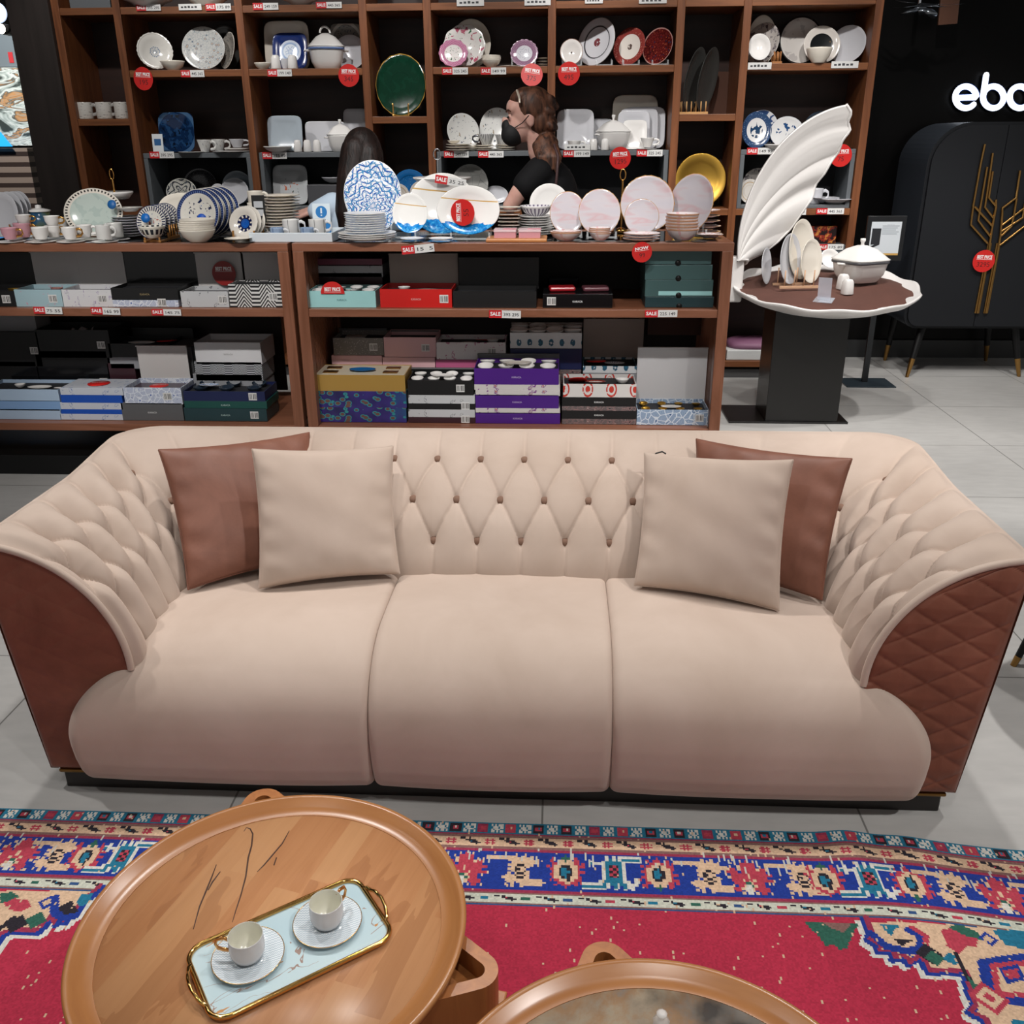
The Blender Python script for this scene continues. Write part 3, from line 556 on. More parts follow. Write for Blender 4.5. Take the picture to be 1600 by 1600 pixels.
# tiered stand
t = thing('cake_stand', 'two-tier white cake stand with a gold rod and ring handle', 'cake stand', (Xat(189, 4.66, C0), 4.66, C0)); k = sx(4.66, C0)
MB().lathe([(0, .01), (.8, .012), (1, .03), (1, .02), (.8, 0), (0, 0)], 40, 0, 0, Matrix.Translation((0, 0, .045)) @ Matrix.Diagonal((36*k, 36*k, 1, 1))).build('lower_tier', P_['blueflower'], t)
MB().lathe([(0, 0), (.04, 0), (.03, .045), (0, .045)], 20).build('base', WHITE, t)
MB().lathe([(0, .012), (.7, .014), (1, .034), (1.0, .026), (.72, 0), (0, 0)], 40, 0, 0, Matrix.Translation((0, 0, .165)) @ Matrix.Diagonal((28*k, 28*k, 1, 1))).build('upper_tier', WHITE, t)
MB().tube([(0, 0, .05), (0, 0, .255)], .005, 8).build('rod', GOLD, t)
MB().tube([(math.cos(a)*.010, 0, .278+math.sin(a)*.024) for a in np.linspace(0, 2*PI, 20)[:-1]], .003, 6, closed=True).build('ring_handle', GOLD, t)
# coffee cups on saucers
PW, PK = P_['white'], P_['pinkcup']
cups = [(17, 26, 18, 4.27, 'pinkcup', 'pink-rimmed coffee cup with gold handle at the counter end', GOLD), (38, 28, 22, 4.37, 'pinkcup', 'taller pink coffee cup behind the front row', GOLD), (38, 24, 14, 4.37, 'white', 'white coffee cup stacked on the taller pink cup', GOLD),
        (65, 26, 19, 4.27, 'white', 'white coffee cup in the front row beside the pink cups', False), (85, 25, 18, 4.37, 'white', 'lower white cup of the stacked pair before the oval platter', GOLD), (83, 24, 16, 4.37, 'white', 'upper white cup of the stacked pair before the oval platter', GOLD),
        (111, 25, 19, 4.27, 'white', 'white coffee cup with a gold handle in the front row', GOLD), (134, 25, 19, 4.37, 'white', 'white coffee cup below the oval platter in the rear row', None), (164, 24, 22, 4.27, 'sketch', 'white coffee cup with grey sprigs in the front row', None), (182, 24, 22, 4.37, 'sketch', 'sprigged white coffee cup ending the rear row', None)]
for i, (c, w, h, Y, m, l, hd) in enumerate(cups):
    up = i in (2, 5); z = C0+(.013 if not up else .013+(22 if i == 2 else 18)*sz(Y, C0)*.98)
    if not up: lying(c, w*1.75, Y, C0, 'white', 'white saucer under the '+l, 'flat', name='saucer', cat='saucer')
    cup(c, w, h, Y, z, m, l, MUGP if i in (8, 9) else CUPP, hd, -1 if i in (9,) else 1, 'cup')
for i, (c, l) in enumerate(((47, 'between the pink-rimmed and plain white cups'), (98, 'between the plain white and gold-handled cups'), (143, 'between the gold-handled and sprigged cups'), (193, 'past the sprigged cups'))): lying(c, 20, 4.245, C0, 'grey', 'tiny pale spoon rest at the counter edge '+l, 'flat', ay=.55, name='spoon_rest', cat='spoon rest')
stack(200, 52, 4.52, C0, 8, 32, 'grey', 'white plate in the stack behind the sprigged cups', 'plate', 'topmost white plate of the stack behind the sprigged cups', 'plates behind the sprigged cups')
lying(204, 40, 4.52, C0+.115, 'blueflower', 'blue-painted dish on the plate stack behind the folk-pattern plates', 'deep')
# folk plates
for i in range(4):
    plate(235+7*i, 51, 52, 4.38+.035*i, C0, 'folk', 'front folk-pattern plate with a striped dark rim and blue sticker' if i == 0 else 'folk-pattern plate standing in the file behind the stickered one', -.5, 15, 'plate', group='folk-pattern plates')
t = MB().lathe([(0, .001), (1, .001), (1, 0), (0, 0)], 28, 0, 0, Matrix.Diagonal((.021, .021, 1, 1))).build('sticker', M('#1668b8', .4), None, (Xat(230, 4.39, C0+.09), 4.374, C0+.097), (PI/2-R(15), 0, .0)); tag(t, 'round blue sticker on the front folk-pattern plate', 'sticker')
GRK = M('#a8773f', .4, .5)
rack(Xat(258, 4.42, C0), 4.42, C0, 4, .028, 'wooden rack holding the folk-pattern plates', GRK, .05, .09, PI/2)
bowl(240, 41, 4.27, C0+.018, 'dashcup', 'small bowl with a black dashed band on a wooden stand', 1.3)
easel(240, 24, 4.25, C0, 'wooden stand under the dashed bowl', GRK, 8)
# blue-rimmed plates
for i, c in enumerate((276, 284)): plate(c, 64, 52, 4.60+.04*i, C0+.035, 'ivory', 'white plate standing behind the blue-rimmed plates', 0, 13, 'plate', group='white plates behind the blue rims')
for i in range(5):
    plate(308+8*i, 71, 76, 4.40+.035*i, C0, 'bluerim', 'front white plate with a navy rim and blue berries, bearing a blue sticker' if i == 0 else 'navy-rimmed plate standing in the file behind the stickered one', -.5, 14, 'plate', group='navy-rimmed plates')
t = MB().lathe([(0, .001), (1, .001), (1, 0), (0, 0)], 28, 0, 0, Matrix.Diagonal((.022, .022, 1, 1))).build('sticker', M('#1f55b8', .4), None, (Xat(318, 4.41, C0+.08), 4.392, C0+.092), (PI/2-R(14), 0, 0)); tag(t, 'round blue sticker on the front navy-rimmed plate', 'sticker')
stack(310, 56, 4.27, C0, 6, 36, 'ivory', 'white bowl in the nested stack before the navy-rimmed plates', 'bowl', 'topmost white bowl of the nest before the navy-rimmed plates', 'nested white bowls', name='bowl', cat='bowl')
stack(355, 46, 4.58, C0, 9, 44, 'grey', 'grey-edged plate in the stack behind the rosette bowl', 'plate', 'topmost grey-edged plate of the stack behind the rosette bowl', 'grey-edged plates')
for i in range(3): plate(382+6*i, 46, 50, 4.34+.03*i, C0, 'starblue', 'front white bowl-plate with a navy rosette' if i == 0 else 'bowl-plate standing behind the navy rosette one', -.5, 17, 'deep', group='rosette plates')
easel(383, 34, 4.315, C0, 'wooden easel holding the navy rosette plate', GRK, 16)
rack(Xat(405, 4.46, C0), 4.46, C0, 4, .022, 'empty wooden rack with gold prongs beside the mug tower', GRK, .05, .06)
lying(372, 43, 4.25, C0+.012, 'ivory', 'flat cream dish with a dotted rim at the counter edge', 'plate'); lying(378, 40, 4.245, C0, 'smoke', 'dark flat saucer under the dotted cream dish', 'flat', name='saucer', cat='saucer')
# mug tower
for i in range(4):
    z = C0+i*.052; cup(400, 24, 19.0, 4.44, z, 'ivory', ('bottom mug of the cream mug tower', 'second cream mug from the bottom of the mug tower', 'third cream mug from the bottom of the mug tower', 'topmost mug of the cream mug tower')[i], MUGP, M('#d8d3c8', .2), 1, 'mug', 'mug', 'cream mug tower')
g = G('mug_label', .5); xx, yy, zz = g.xyz(); a = g.ma('MULTIPLY', g.ma('LESS_THAN', g.ma('ABSOLUTE', xx), .021), g.ma('MULTIPLY', g.ma('GREATER_THAN', g.ma('ABSOLUTE', zz), .004), g.ma('LESS_THAN', g.ma('ABSOLUTE', g.ma('SUBTRACT', zz, .0)), .032))); MLB = g.col(g.mix(a, '#151515', '#b9bcc0'))
t = MB().box(-.030, .030, 0, .002, -.058, .058).build('box_sleeve', MLB, None, (Xat(404, 4.396, C0+.14), 4.396, C0+.135)); tag(t, 'black printed sleeve with two pale labels strapped to the cream mug tower', 'label')
stack(438, 62, 4.50, C0+.045, 11, 50, 'ivory', 'cream plate in the tall stack behind the white tray', 'plate', 'topmost sprigged cream plate of the tall stack behind the white tray', 'tall cream plate stack')
bowl(445, 66, 4.50, C0, 'grey', 'grey bowl under the tall cream plate stack', .45)
# white tray with patterned cups
TB = MB(); TB.box(-.185, .185, -.13, .13, 0, .006)
for s in (-1, 1): TB.box(s*.185-.004, s*.185+.004, -.134, .134, 0, .040); TB.box(-.185, .185, s*.13-.004, s*.13+.004, 0, .040)
xt = Xat(465, 4.38, C0); t = TB.build('serving_tray', M('#cfd8de', .3), None, (xt, 4.40, C0), (0, 0, .0), bevel=.002); tag(t, 'white rectangular tray with raised edges at the counter corner', 'tray')
zt = C0+.0085
for i, (c, w, h, Y, m, l) in enumerate(((434, 22, 18, 4.30, 'bluecup', 'small blue cup on the white tray, nearer the cream mug tower'), (481, 22, 18, 4.30, 'bluecup', 'small blue cup on the white tray, nearer the plate stack'),
        (456, 27, 24, 4.38, 'geo', 'black-and-white patterned mug on the white tray, nearer the mug tower'), (497, 27, 24, 4.38, 'geo', 'black-and-white patterned mug on the white tray by the notice'))):
    if m == 'geo': lying(c, 44, Y, zt, 'smoke', 'dark saucer under the '+l, 'flat', name='saucer', cat='saucer')
    cup(c, w, h, Y, zt+(.012 if m == 'geo' else 0), m, l, MUGP, M('#d5d6d8', .2), 1, 'mug' if m == 'geo' else 'cup')
# blue notice
mb = MB(); mb.box(-.042, .042, 0, .004, 0, .150, 0); mb.box(-.042, .042, -.0006, 0, 0.0, .068, 1)
mb.add([(math.cos(a)*.027, -.0008, .112+math.sin(a)*.027) for a in np.linspace(0, 2*PI, 33)[:-1]], [tuple(range(31, -1, -1))[::-1]], 1)
mb.box(-.004, .004, -.0012, -.0008, .106, .130, 0); mb.box(-.0035, .0035, -.0012, -.0008, .094, .100, 0)
put_text(mb, 'CAM', 0, .048, -.001, .010, 0, 0, 0, .030); put_text(mb, 'LÜTFEN DOKUNMAYINIZ', 0, .022, -.001, .006, 0, 0, 0, .066)
t = mb.build('notice_sign', [M('#d6e4ec', .4), M('#1b78bd', .4)], None, (Xat(504, 4.50, C0), 4.50, C0), (-.12, 0, 0)); tag(t, 'blue and white notice with an exclamation mark standing behind the tray', 'notice')
# blue platter group
plate(581, 92, 106, 4.66, C0+.02, 'iznik', 'large oval blue arabesque platter hiding the dark-haired person', 0, 9, 'flat', oval=True, name='platter', cat='platter')
plate(582, 84, 84, 4.56, C0+.01, 'iznik', 'round blue arabesque plate before the oval one', 0, 11, 'flat')
stack(575, 92, 4.30, C0+.006, 3, 12, 'white', 'wide white plate at the bottom of the two-size plate stack', 'plate', None, 'wide white plates')
stack(571, 66, 4.30, C0+.040, 9, 30, 'white', 'small white plate in the two-size plate stack', 'flat', 'topmost small white plate of the two-size plate stack', 'small white plates')
easel(575, 70, 4.25, C0-.0, 'clear stand under the two-size plate stack', CLEAR, 3)
# wave-painted plates with gold vein
plate(690, 106, 94, 4.58, C0, 'wave', 'large white plate with gold vein and blue wave behind the oval one', 0, 13, 'plate')
plate(640, 56, 62, 4.42, C0+.02, 'wave', 'small white plate with gold vein and blue wave beside the plate stack', 0, 14, 'coupe')
plate(731, 100, 76, 4.36, C0+.018, 'wave', 'oval white plate with gold vein and blue wave bearing a red price disc', 0, 14, 'plate', oval=True)
for c, w, Y, l in ((628, 44, 4.38, 'small'), (735, 60, 4.31, 'oval'), (690, 80, 4.53, 'large')): easel(c, w, Y, C0, f'clear stand under the {l} blue-wave plate', CLEAR, 13)
lying(644, 38, 4.26, C0+.012, 'white', 'small flat white dish nearer the two-size plate stack', 'flat', deep=1.4); lying(689, 38, 4.26, C0+.012, 'white', 'small flat white dish before the large blue-wave plate', 'flat', deep=1.4)
for c, l in ((644, 'nearer the two-size plate stack'), (689, 'before the large blue-wave plate')): lying(c, 34, 4.26, C0, 'smoke', 'dark base dish under the white dish '+l, 'flat')
t = thing('cake_stand', 'white tiered stand with a chrome ring handle behind the blue-wave plates', 'cake stand', (Xat(687, 4.74, C0), 4.74, C0))
MB().lathe([(0, 0), (.045, 0), (.01, .02), (0, .02)], 24).build('base', CHROME, t); MB().lathe([(0, .012), (.11, .014), (.14, .03), (.14, .024), (.1, 0), (0, 0)], 40, 0, 0, Matrix.Translation((.02, 0, .225))).build('tier', WHITE, t)
MB().tube([(0, 0, .01), (0, 0, .335)], .005, 8).build('rod', CHROME, t); MB().tube([(math.cos(a)*.017, 0, .358+math.sin(a)*.024) for a in np.linspace(0, 2*PI, 20)[:-1]], .0035, 6, closed=True).build('ring_handle', CHROME, t)
stack(796, 34, 4.50, C0, 9, 46, 'ivory', 'rectangular cream dish in the stack beside the oval blue-wave plate', 'flat', 'topmost rectangular dish of the stack beside the oval blue-wave plate', 'rectangular dishes', 8, ay=.7)
# napkin tray
t = MB().box(-.135, .135, -.085, .085, 0, .014).build('wooden_tray', wood('tray_wood', '#b5713f', '#cf9258', 'X', .4), None, (Xat(808, 4.33, C0), 4.33, C0), bevel=.004); tag(t, 'wooden tray carrying pink boxed napkins', 'tray')
for i, (c, l) in enumerate(((790, 'pink napkin box on the wooden tray, nearer the blue-wave plates'), (828, 'pink napkin box on the wooden tray, nearer the pink plates'))):
    mb = MB(); mb.box(-.048, .048, -.05, .05, 0, .032, 0); mb.box(-.05, .05, -.052, .052, .026, .036, 1); mb.box(-.01, .05, -.03, -.005, .036, .0368, 2)
    t = mb.build('napkin_box', [M('#c98f98', .4), M('#ddc3c8', .25), M('#d85a70', .4)], None, (Xat(c, 4.33, C0), 4.33, C0+.0145), bevel=.001); tag(t, l, 'napkin box')
# plates behind the napkins
plate(858, 62, 62, 4.74, C0+.035, 'white', 'plain white plate standing by the masked woman\'s elbow', 0, 13, 'plate')
bowl(838, 50, 4.58, C0+.085, 'swirl', 'white bowl with purple swirls on a plate stack', .9)
stack(838, 58, 4.58, C0, 8, 30, 'geo', 'blue-edged plate in the stack under the swirl bowl', 'plate', None, 'blue-edged plates')
# pink set
plate(887, 56, 66, 4.46, C0+.012, 'pink', 'pink-streaked plate nearest the wooden napkin tray', 0, 14, 'flat')
plate(937, 66, 72, 4.40, C0+.012, 'pink', 'round pale pink plate with a thin gold rim behind small stacked bowls', 0, 13, 'flat', wav=(22, .012))
plate(1012, 84, 88, 4.54, C0+.012, 'pink', 'largest pale pink plate with a gold rim', 0, 12, 'flat', wav=(22, .012))
plate(1003, 54, 56, 4.42, C0+.012, 'pink', 'small pink plate in front of the largest one', 0, 12, 'flat')
plate(1082, 60, 92, 4.50, C0+.012, 'pink', 'tall pale pink plate turned toward the shell table', -1, 12, 'flat', wav=(22, .012))
for c, w, Y, l in ((890, 36, 4.43, 'pink-streaked'), (940, 44, 4.37, 'round pale pink'), (1004, 40, 4.39, 'small pink'), (1080, 44, 4.46, 'tall pale pink')): easel(c, w, Y, C0, f'clear stand under the {l} plate', CLEAR, 12)
lying(885, 46, 4.31, C0+.022, 'pinkstack', 'pink-speckled shallow bowl lying on another before the pink-streaked plate', 'deep', name='bowl', cat='bowl'); lying(884, 50, 4.31, C0, 'pinkstack', 'lower pink shallow bowl before the pink-streaked plate', 'bowl', name='bowl', cat='bowl', deep=.8)
stack(937, 34, 4.28, C0+.004, 4, 20, 'pinkstack', 'small pink bowl in the stack before the round pale pink plate', 'bowl', 'topmost small pink bowl before the round pale pink plate', 'small pink bowls', name='bowl', cat='bowl')
stack(1002, 58, 4.31, C0, 3, 12, 'pinkstack', 'flat pink plate lying before the small pink plate', 'plate', 'topmost flat pink plate lying before the small pink plate', 'lying pink plates')
stack(1065, 51, 4.32, C0, 6, 42, 'pinkstack', 'pink bowl in the tall nest before the tall pink plate', 'bowl', 'topmost pink bowl of the tall nest before the tall pink plate', 'tall nest of pink bowls', name='bowl', cat='bowl')
stack(1102, 46, 4.66, C0, 5, 36, 'pinkstack', 'pink plate in the stack at the counter corner beside the shell wing', 'plate', 'topmost pink plate of the stack at the counter corner', 'corner pink plates')
lying(1108, 40, 4.42, C0, 'pinkstack', 'square pink dish lying at the counter corner', 'deep', 5)
t = thing('cake_stand', 'gold cake stand rod with ring handle behind the largest pink plate', 'cake stand', (Xat(970, 4.72, C0), 4.72, C0))
MB().lathe([(0, 0), (.05, 0), (.012, .02), (0, .02)], 24).build('base', GOLD, t); MB().tube([(0, 0, .01), (0, 0, .235)], .005, 8).build('rod', GOLD, t); MB().tube([(math.cos(a)*.013, 0, .262+math.sin(a)*.025) for a in np.linspace(0, 2*PI, 20)[:-1]], .0035, 6, closed=True).build('ring_handle', GOLD, t)
for i, (c, l) in enumerate(((910, 'before the pink-streaked plate'), (975, 'before the round pale pink plate'), (1052, 'before the small pink plate'), (1092, 'beside the tall bowl nest'))): lying(c, 26, 4.25, C0, 'smoke', 'small dark glass coaster lying '+l, 'flat', ay=.6, name='coaster', cat='coaster')
# ------------------------------------------------------------------ gift boxes in the counters
def zig(name, c1, c2, n=60, sl=1.0):
    g = G(name, .5); x, y, z = g.xyz(); t = g.ma('ABSOLUTE', g.ma('SUBTRACT', g.ma('FRACT', g.ma('MULTIPLY', x, 9.0)), .5)); t = g.ma('MINIMUM', t, .33)
    v = g.ma('ADD', g.ma('MULTIPLY', z, float(n)), g.ma('MULTIPLY', t, 8.0*sl)); v = g.ma('ADD', v, g.ma('MULTIPLY', y, float(n))); return g.col(g.mix(g.ma('GREATER_THAN', g.ma('FRACT', v), .5), c1, c2))
def print_(name, base, sc, stops, interp='CONSTANT', st=(1, 1, 1)):
    g = G(name, .45); return g.col(g.ramp(g.noise(sc, 3, g.mp(st), .6), [(0, base)]+stops, interp))
def tilep(name, base, c1, c2, sc=12):
    g = G(name, .45); v = g.vor(sc, g.mp((1, 1, 1))); e = g.vor(sc, g.mp((1, 1, 1)), 'DISTANCE_TO_EDGE'); s = g.ma('LESS_THAN', g.ma('ABSOLUTE', g.ma('SINE', g.ma('MULTIPLY', v, 34.0))), .38)
    return g.col(g.mix(g.ma('LESS_THAN', e, .05), g.mix(s, base, c1), c2))
def motif(name, base, c1, c2, nx=14, zlo=.0, zc=.02):
    """row of leaf shapes along x near the foot of the box"""
    g = G(name, .45); x, y, z = g.xyz(); fx = g.ma('SUBTRACT', g.ma('FRACT', g.ma('MULTIPLY', x, float(nx))), .5); dz = g.ma('MULTIPLY', g.ma('SUBTRACT', z, zc), float(nx))
    r = g.ma('SQRT', g.ma('ADD', g.ma('MULTIPLY', g.ma('MULTIPLY', fx, fx), 2.2), g.ma('MULTIPLY', dz, dz))); n = g.noise(60, 1)
    m1 = g.ma('LESS_THAN', r, .34); m2 = g.ma('LESS_THAN', g.ma('ABSOLUTE', g.ma('SUBTRACT', r, .2)), .05); m1 = g.ma('MULTIPLY', m1, g.ma('GREATER_THAN', n, .40))
    return g.col(g.mix(m2, g.mix(m1, base, c1), c2))
K = {}
K['black'] = M('#161617', .4); K['gloss'] = M('#121214', .15); K['white'] = M('#cfcfd1', .5); K['grey'] = M('#8c8e92', .5); K['dgrey'] = M('#5b5c5e', .5); K['lid'] = M('#c4c1bf', .6); K['liddark'] = M('#9d9189', .6)
K['mint'] = M('#9fd3d3', .4); K['red'] = M('#c9201c', .35); K['teal'] = M('#3f5d5d', .45); K['tealdark'] = M('#1f3b40', .4); K['green'] = M('#134a44', .4); K['navy'] = M('#16204a', .4); K['pink'] = M('#d8aeb2', .45); K['rose'] = M('#b55a82', .45)
K['lblue'] = M('#a9bfd6', .4); K['lblue2'] = M('#7fa3cf', .4); K['blue'] = M('#1a4fb0', .35); K['gold'] = M('#b9934a', .38, .3); K['purple'] = M('#4b1d80', .38); K['plum'] = M('#7a3b50', .4); K['maroon'] = M('#3a2128', .3)
K['zig'] = zig('zigzag_print', '#d6d6d4', '#1c1c1e', 55); K['zig2'] = zig('chevron_print', '#b9bcc0', '#26292f', 90, 2.0)
K['lav'] = print_('lavender_print', '#d2d2d4', 38, [(.60, '#8b7ba6'), (.63, '#d2d2d4'), (.70, '#5d7a63'), (.73, '#d2d2d4')], st=(1.6, 1, .7)); K['pinkfl'] = print_('blossom_print', '#d9d5d6', 30, [(.60, '#b3698c'), (.66, '#d9d5d6'), (.70, '#6d7fae'), (.72, '#d9d5d6')])
K['meadow'] = print_('meadow_print', '#9fbcc4', 45, [(.66, '#c98aa0'), (.7, '#9fbcc4')]); K['bluepr'] = tilep('blue_print', '#cfd6e0', '#3358a5', '#dfe4ec', 34); K['tile'] = tilep('tile_print', '#9fb4cc', '#3f618f', '#d5dfe8', 30)
K['leaf'] = motif('leaf_print', '#d3d6d8', '#2b6a86', '#2d4f66', 19, 0, .028); K['fleur'] = motif('fleur_print', '#d6d3d0', '#c13a2e', '#d6d3d0', 9.0, 0, .040); K['lace'] = tilep('lace_print', '#2a2228', '#b9a9a6', '#8d6f6d', 44)
K['floral'] = print_('purple_floral', '#cfcac8', 26, [(.60, '#7d3f86'), (.655, '#cfcac8'), (.69, '#b0443d'), (.715, '#cfcac8'), (.75, '#3f7a72')]); K['sprig'] = print_('sprig_print', '#c2c4c6', 34, [(.62, '#4d4f55'), (.65, '#c2c4c6')])
g = G('peacock_print', .3); v = g.vor(26, g.mp((1, 1, 1.4))); n = g.noise(5, 3); c = g.ramp(n, [(.35, '#231f52'), (.5, '#3a2c78'), (.6, '#24507a')]); c = g.mix(g.ma('LESS_THAN', v, .30), c, '#6b4a44'); K['peacock'] = g.col(g.mix(g.ma('LESS_THAN', g.ma('ABSOLUTE', g.ma('SUBTRACT', v, .36)), .05), c, '#2f8a8c'))
K['swash'] = print_('line_print', '#c4c9d2', 26, [(.62, '#6f86b0'), (.65, '#c4c9d2')])
g = G('dotted_grey', .5); K['dotgrey'] = g.col(g.mix(g.ma('LESS_THAN', g.vor(120), .25), '#77736f', '#a8a4a0'))
INS = M('#232428', .7)
g = G('barcode', .5); x, y, z = g.xyz(); BAR = g.col(g.mix(g.ma('MULTIPLY', g.ma('LESS_THAN', g.ma('ABSOLUTE', g.ma('SUBTRACT', z, .002)), .013), g.ma('GREATER_THAN', g.noise(1, 1, g.mp((330, 0, 0))), .5)), '#d7d7d5', '#2a2a2a'))
def box(x0, x1, yt, yb, Y, d, mats, label, openb=False, lid=None, code=None, logo=None, z=None, group=None, ins=INS, name='gift_box', lidm=None, rz=0.0, filled=.72, h=None):
    """x0, x1, yt, yb: the front face in the photograph; Y its plane; mats a key or (body, band) keys; returns (X0, X1, z0, z1)"""
    zb = Zat((x0+x1)/2, yb, Y) if z is None else z; zt = zb+(h if h else Zat((x0+x1)/2, yt, Y)-Zat((x0+x1)/2, yb, Y))
    zm = (zb+zt)/2; X0, X1 = Xat(x0, Y, zm), Xat(x1, Y, zm); w = (X1-X0)/2; h = zt-zb-.0012; m = K[mats] if isinstance(mats, str) else mats
    mb = MB(); t_ = .004
    if openb:
        mb.box(-w, w, 0, t_, 0, h); mb.box(-w, w, d-t_, d, 0, h); mb.box(-w, -w+t_, t_, d-t_, 0, h); mb.box(w-t_, w, t_, d-t_, 0, h); mb.box(-w+t_, w-t_, t_, d-t_, 0, .004)
    else: mb.box(-w, w, 0, d, 0, h)
    if logo: put_text(mb, 'KARACA', logo[0]*w, h*.45, -.0006, .012, 1, .02, 0, .045)
    o = mb.build(name, [m, M(logo[1], .5) if logo else m], None, ((X0+X1)/2, Y, zb+.0008), (0, 0, rz), bevel=0.0 if openb else .0015); tag(o, label, 'box', group)
    if openb and ins:
        i = MB(); i.box(-w+.005, w-.005, .005, d-.005, .004, h*filled); i.build('insert', ins, o)
    if code: MB().box(-.020, .020, -.0008, 0, -.016, .020).build('barcode_label', BAR, o, (code*w, 0, max(.018, h*.45)))
    if lid:
        lx0, lx1, ly, lm = lid; Yl = Y+d-.004; zl = Zat((lx0+lx1)/2, ly, Yl); a, b = Xat(lx0, Yl, zl), Xat(lx1, Yl, zl); cx = (X0+X1)/2
        L = MB(); L.box(a-cx, b-cx, d, d+.006, h*.8, zl-zb); L.box(a-cx, b-cx, d-.012, d, zl-zb-.006, zl-zb); L.build('lid', K[lm], o, bevel=.001)
    return X0, X1, zb, zb+h, o
def fill(bx, Y, d, n, m, label, group, kind='cup', z=.5, k=.9):
    X0, X1, z0, z1, o = bx
    for i in range(n):
        X = X0+(X1-X0)*(i+.5)/n; r = min((X1-X0)/n*.42, d*.2)*k
        for j in range(2):
            q = obj('cup', dish_mesh('bowl' if kind == 'cup' else 'coupe', P_[m], 0, None, 24), None, (X+random.uniform(-.003, .003), Y+d*(.27+.46*j), z1-(z1-z0)*.28+.002), (random.uniform(-.2, .2), 0, 0), (r, r, r*.9)); tag(q, label, 'cup', group)
def dish_in(bx, Y, d, fx, w, m, label, kind='coupe', ay=.6, dz=.002, name='plate', cat='plate'):
    X0, X1, z0, z1, o = bx; q = obj(name, dish_mesh(kind, P_[m], 0, None, 32), None, (X0+(X1-X0)*fx, Y+d*.42, z1-(z1-z0)*.28+dz), (-.05, 0, 0), (w, w*ay, w)); return tag(q, label, cat)
def disc_in(bx, Y, d, fx, label, rot=(-.25, .0, .3), r=.05, dz=.012):
    X0, X1, z0, z1, o = bx; mb = MB().lathe([(0, .0015), (1, .0015), (1, 0), (0, 0)], 36, 0, 0, Matrix.Diagonal((r, r, 1, 1))); v, f = text('BEST PRICE', .02)
    mb.add(v, f, 1, False, Matrix.Translation((0, r*.35, .0018)) @ Matrix.Diagonal((r*.27, r*.27, 1, 1)))
    q = mb.build('price_disc', [RED, PAPER], None, (X0+(X1-X0)*fx, Y+d*.45, z1-(z1-z0)*.2+dz), rot); return tag(q, label, 'price disc')
YU = 4.26
# --- nearer counter, middle shelf
zs = .8285
b = box(-40, 24, 456, 481, YU, .17, 'black', 'black open box at the frame edge on the middle shelf', True, (-40, 46, 394, 'black'), .55, z=zs); dish_in(b, YU, .17, .8, .03, 'gold', 'small gold dish inside the black open box at the frame edge', 'bowl', name='bowl', cat='bowl')
b = box(24, 97, 453, 480, YU, .17, 'meadow', 'pale blue box with pink meadow print and raised grey lid', True, (46, 117, 393, 'lid'), .6, z=zs); dish_in(b, YU, .17, .75, .03, 'redpat', 'dark red cup inside the meadow-print box', 'bowl', name='cup', cat='cup')
box(98, 175, 453, 480, YU, .17, 'lav', 'white box with lavender sprigs and raised grey lid', True, (117, 190, 393, 'lid'), .6, z=zs, ins=K['dgrey'])
box(176, 279, 470, 481, YU, .17, 'bluepr', 'low blue tile-print box under the black open one', z=zs, code=.5)
box(174, 278, 451, 469.5, YU, .17, 'black', 'black open box stacked on the blue tile-print box, lid raised', True, (191, 303, 393, 'gloss'), logo=(0, '#8d7d5a'), z=zs+.0335)
b = box(283, 357, 455, 480, YU, .17, 'sprig', 'white sprig-print box whose lid carries a red price disc', True, (303, 375, 394, 'lid'), .75, z=zs); bsp = b
b = box(358, 441, 444, 480, YU, .15, 'zig', 'black and white zigzag box with raised grey lid', True, (378, 450, 394, 'lid'), .65, z=zs, filled=.9); dish_in(b, YU, .15, .4, .06, 'scroll', 'patterned dish lying on the zigzag box')
# --- nearer counter, lower shelf, back row
zl = .2745; YR = 4.52; YF = 4.28
box(-30, 62, 570, 640, YR, .2, 'gloss', 'glossy black box at the bottom behind the light blue boxes', z=zl); box(-30, 62, 543, 596, YR, .2, 'black', 'black open box at the frame edge below the grey lid box', True, None, .8, z=zl+.21); 
b = box(-30, 54, 497, 541, YR+.06, .14, 'grey', 'long grey box lying high at the frame edge', z=zl+.375)
z1 = zl; box(62, 173, 553, 640, YR, .22, 'gloss', 'tall glossy black wrapped box under the large black open box', z=zl, code=.8); 
b = box(58, 172, 508, 552, YR, .22, 'black', 'large black open box with a folded white cloth inside', True, (85, 190, 503, 'black'), .75, z=zl+.255)
gq = MB(); A = np.array([[(u*.05, v*.03, .014+.012*math.sin(u*5+v*3)) for v in np.linspace(-1, 1, 8)] for u in np.linspace(-1, 1, 10)]); t = gq.grid(A).build('cloth', M('#c9cbd2', .7), None, ((b[0]+b[1])/2+.01, YR+.09, b[3]-.03)); tag(t, 'crumpled white cloth inside the large black open box', 'cloth')
box(172, 215, 572, 640, YR, .2, 'maroon', 'dark wrapped box under the grey boxes', z=zl); box(172, 226, 552, 571, YR, .2, 'grey', 'grey box below the black open box with a red disc', z=zl+.2)
b = box(170, 262, 529, 551, YR, .2, 'black', 'black open box holding gold-handled cups and a red disc', True, (205, 300, 512, 'black'), z=zl+.258, ins=INS); dish_in(b, YR, .2, .45, .07, 'white', 'white plate with gold cups inside the black open box', ay=.5); disc_in(b, YR, .2, .88, 'red price disc lying in the black box of gold-handled cups', (-.1, 0, .4))
box(270, 305, 545, 640, YR, .2, 'dgrey', 'dark grey upright box behind the white raised lid', z=zl)
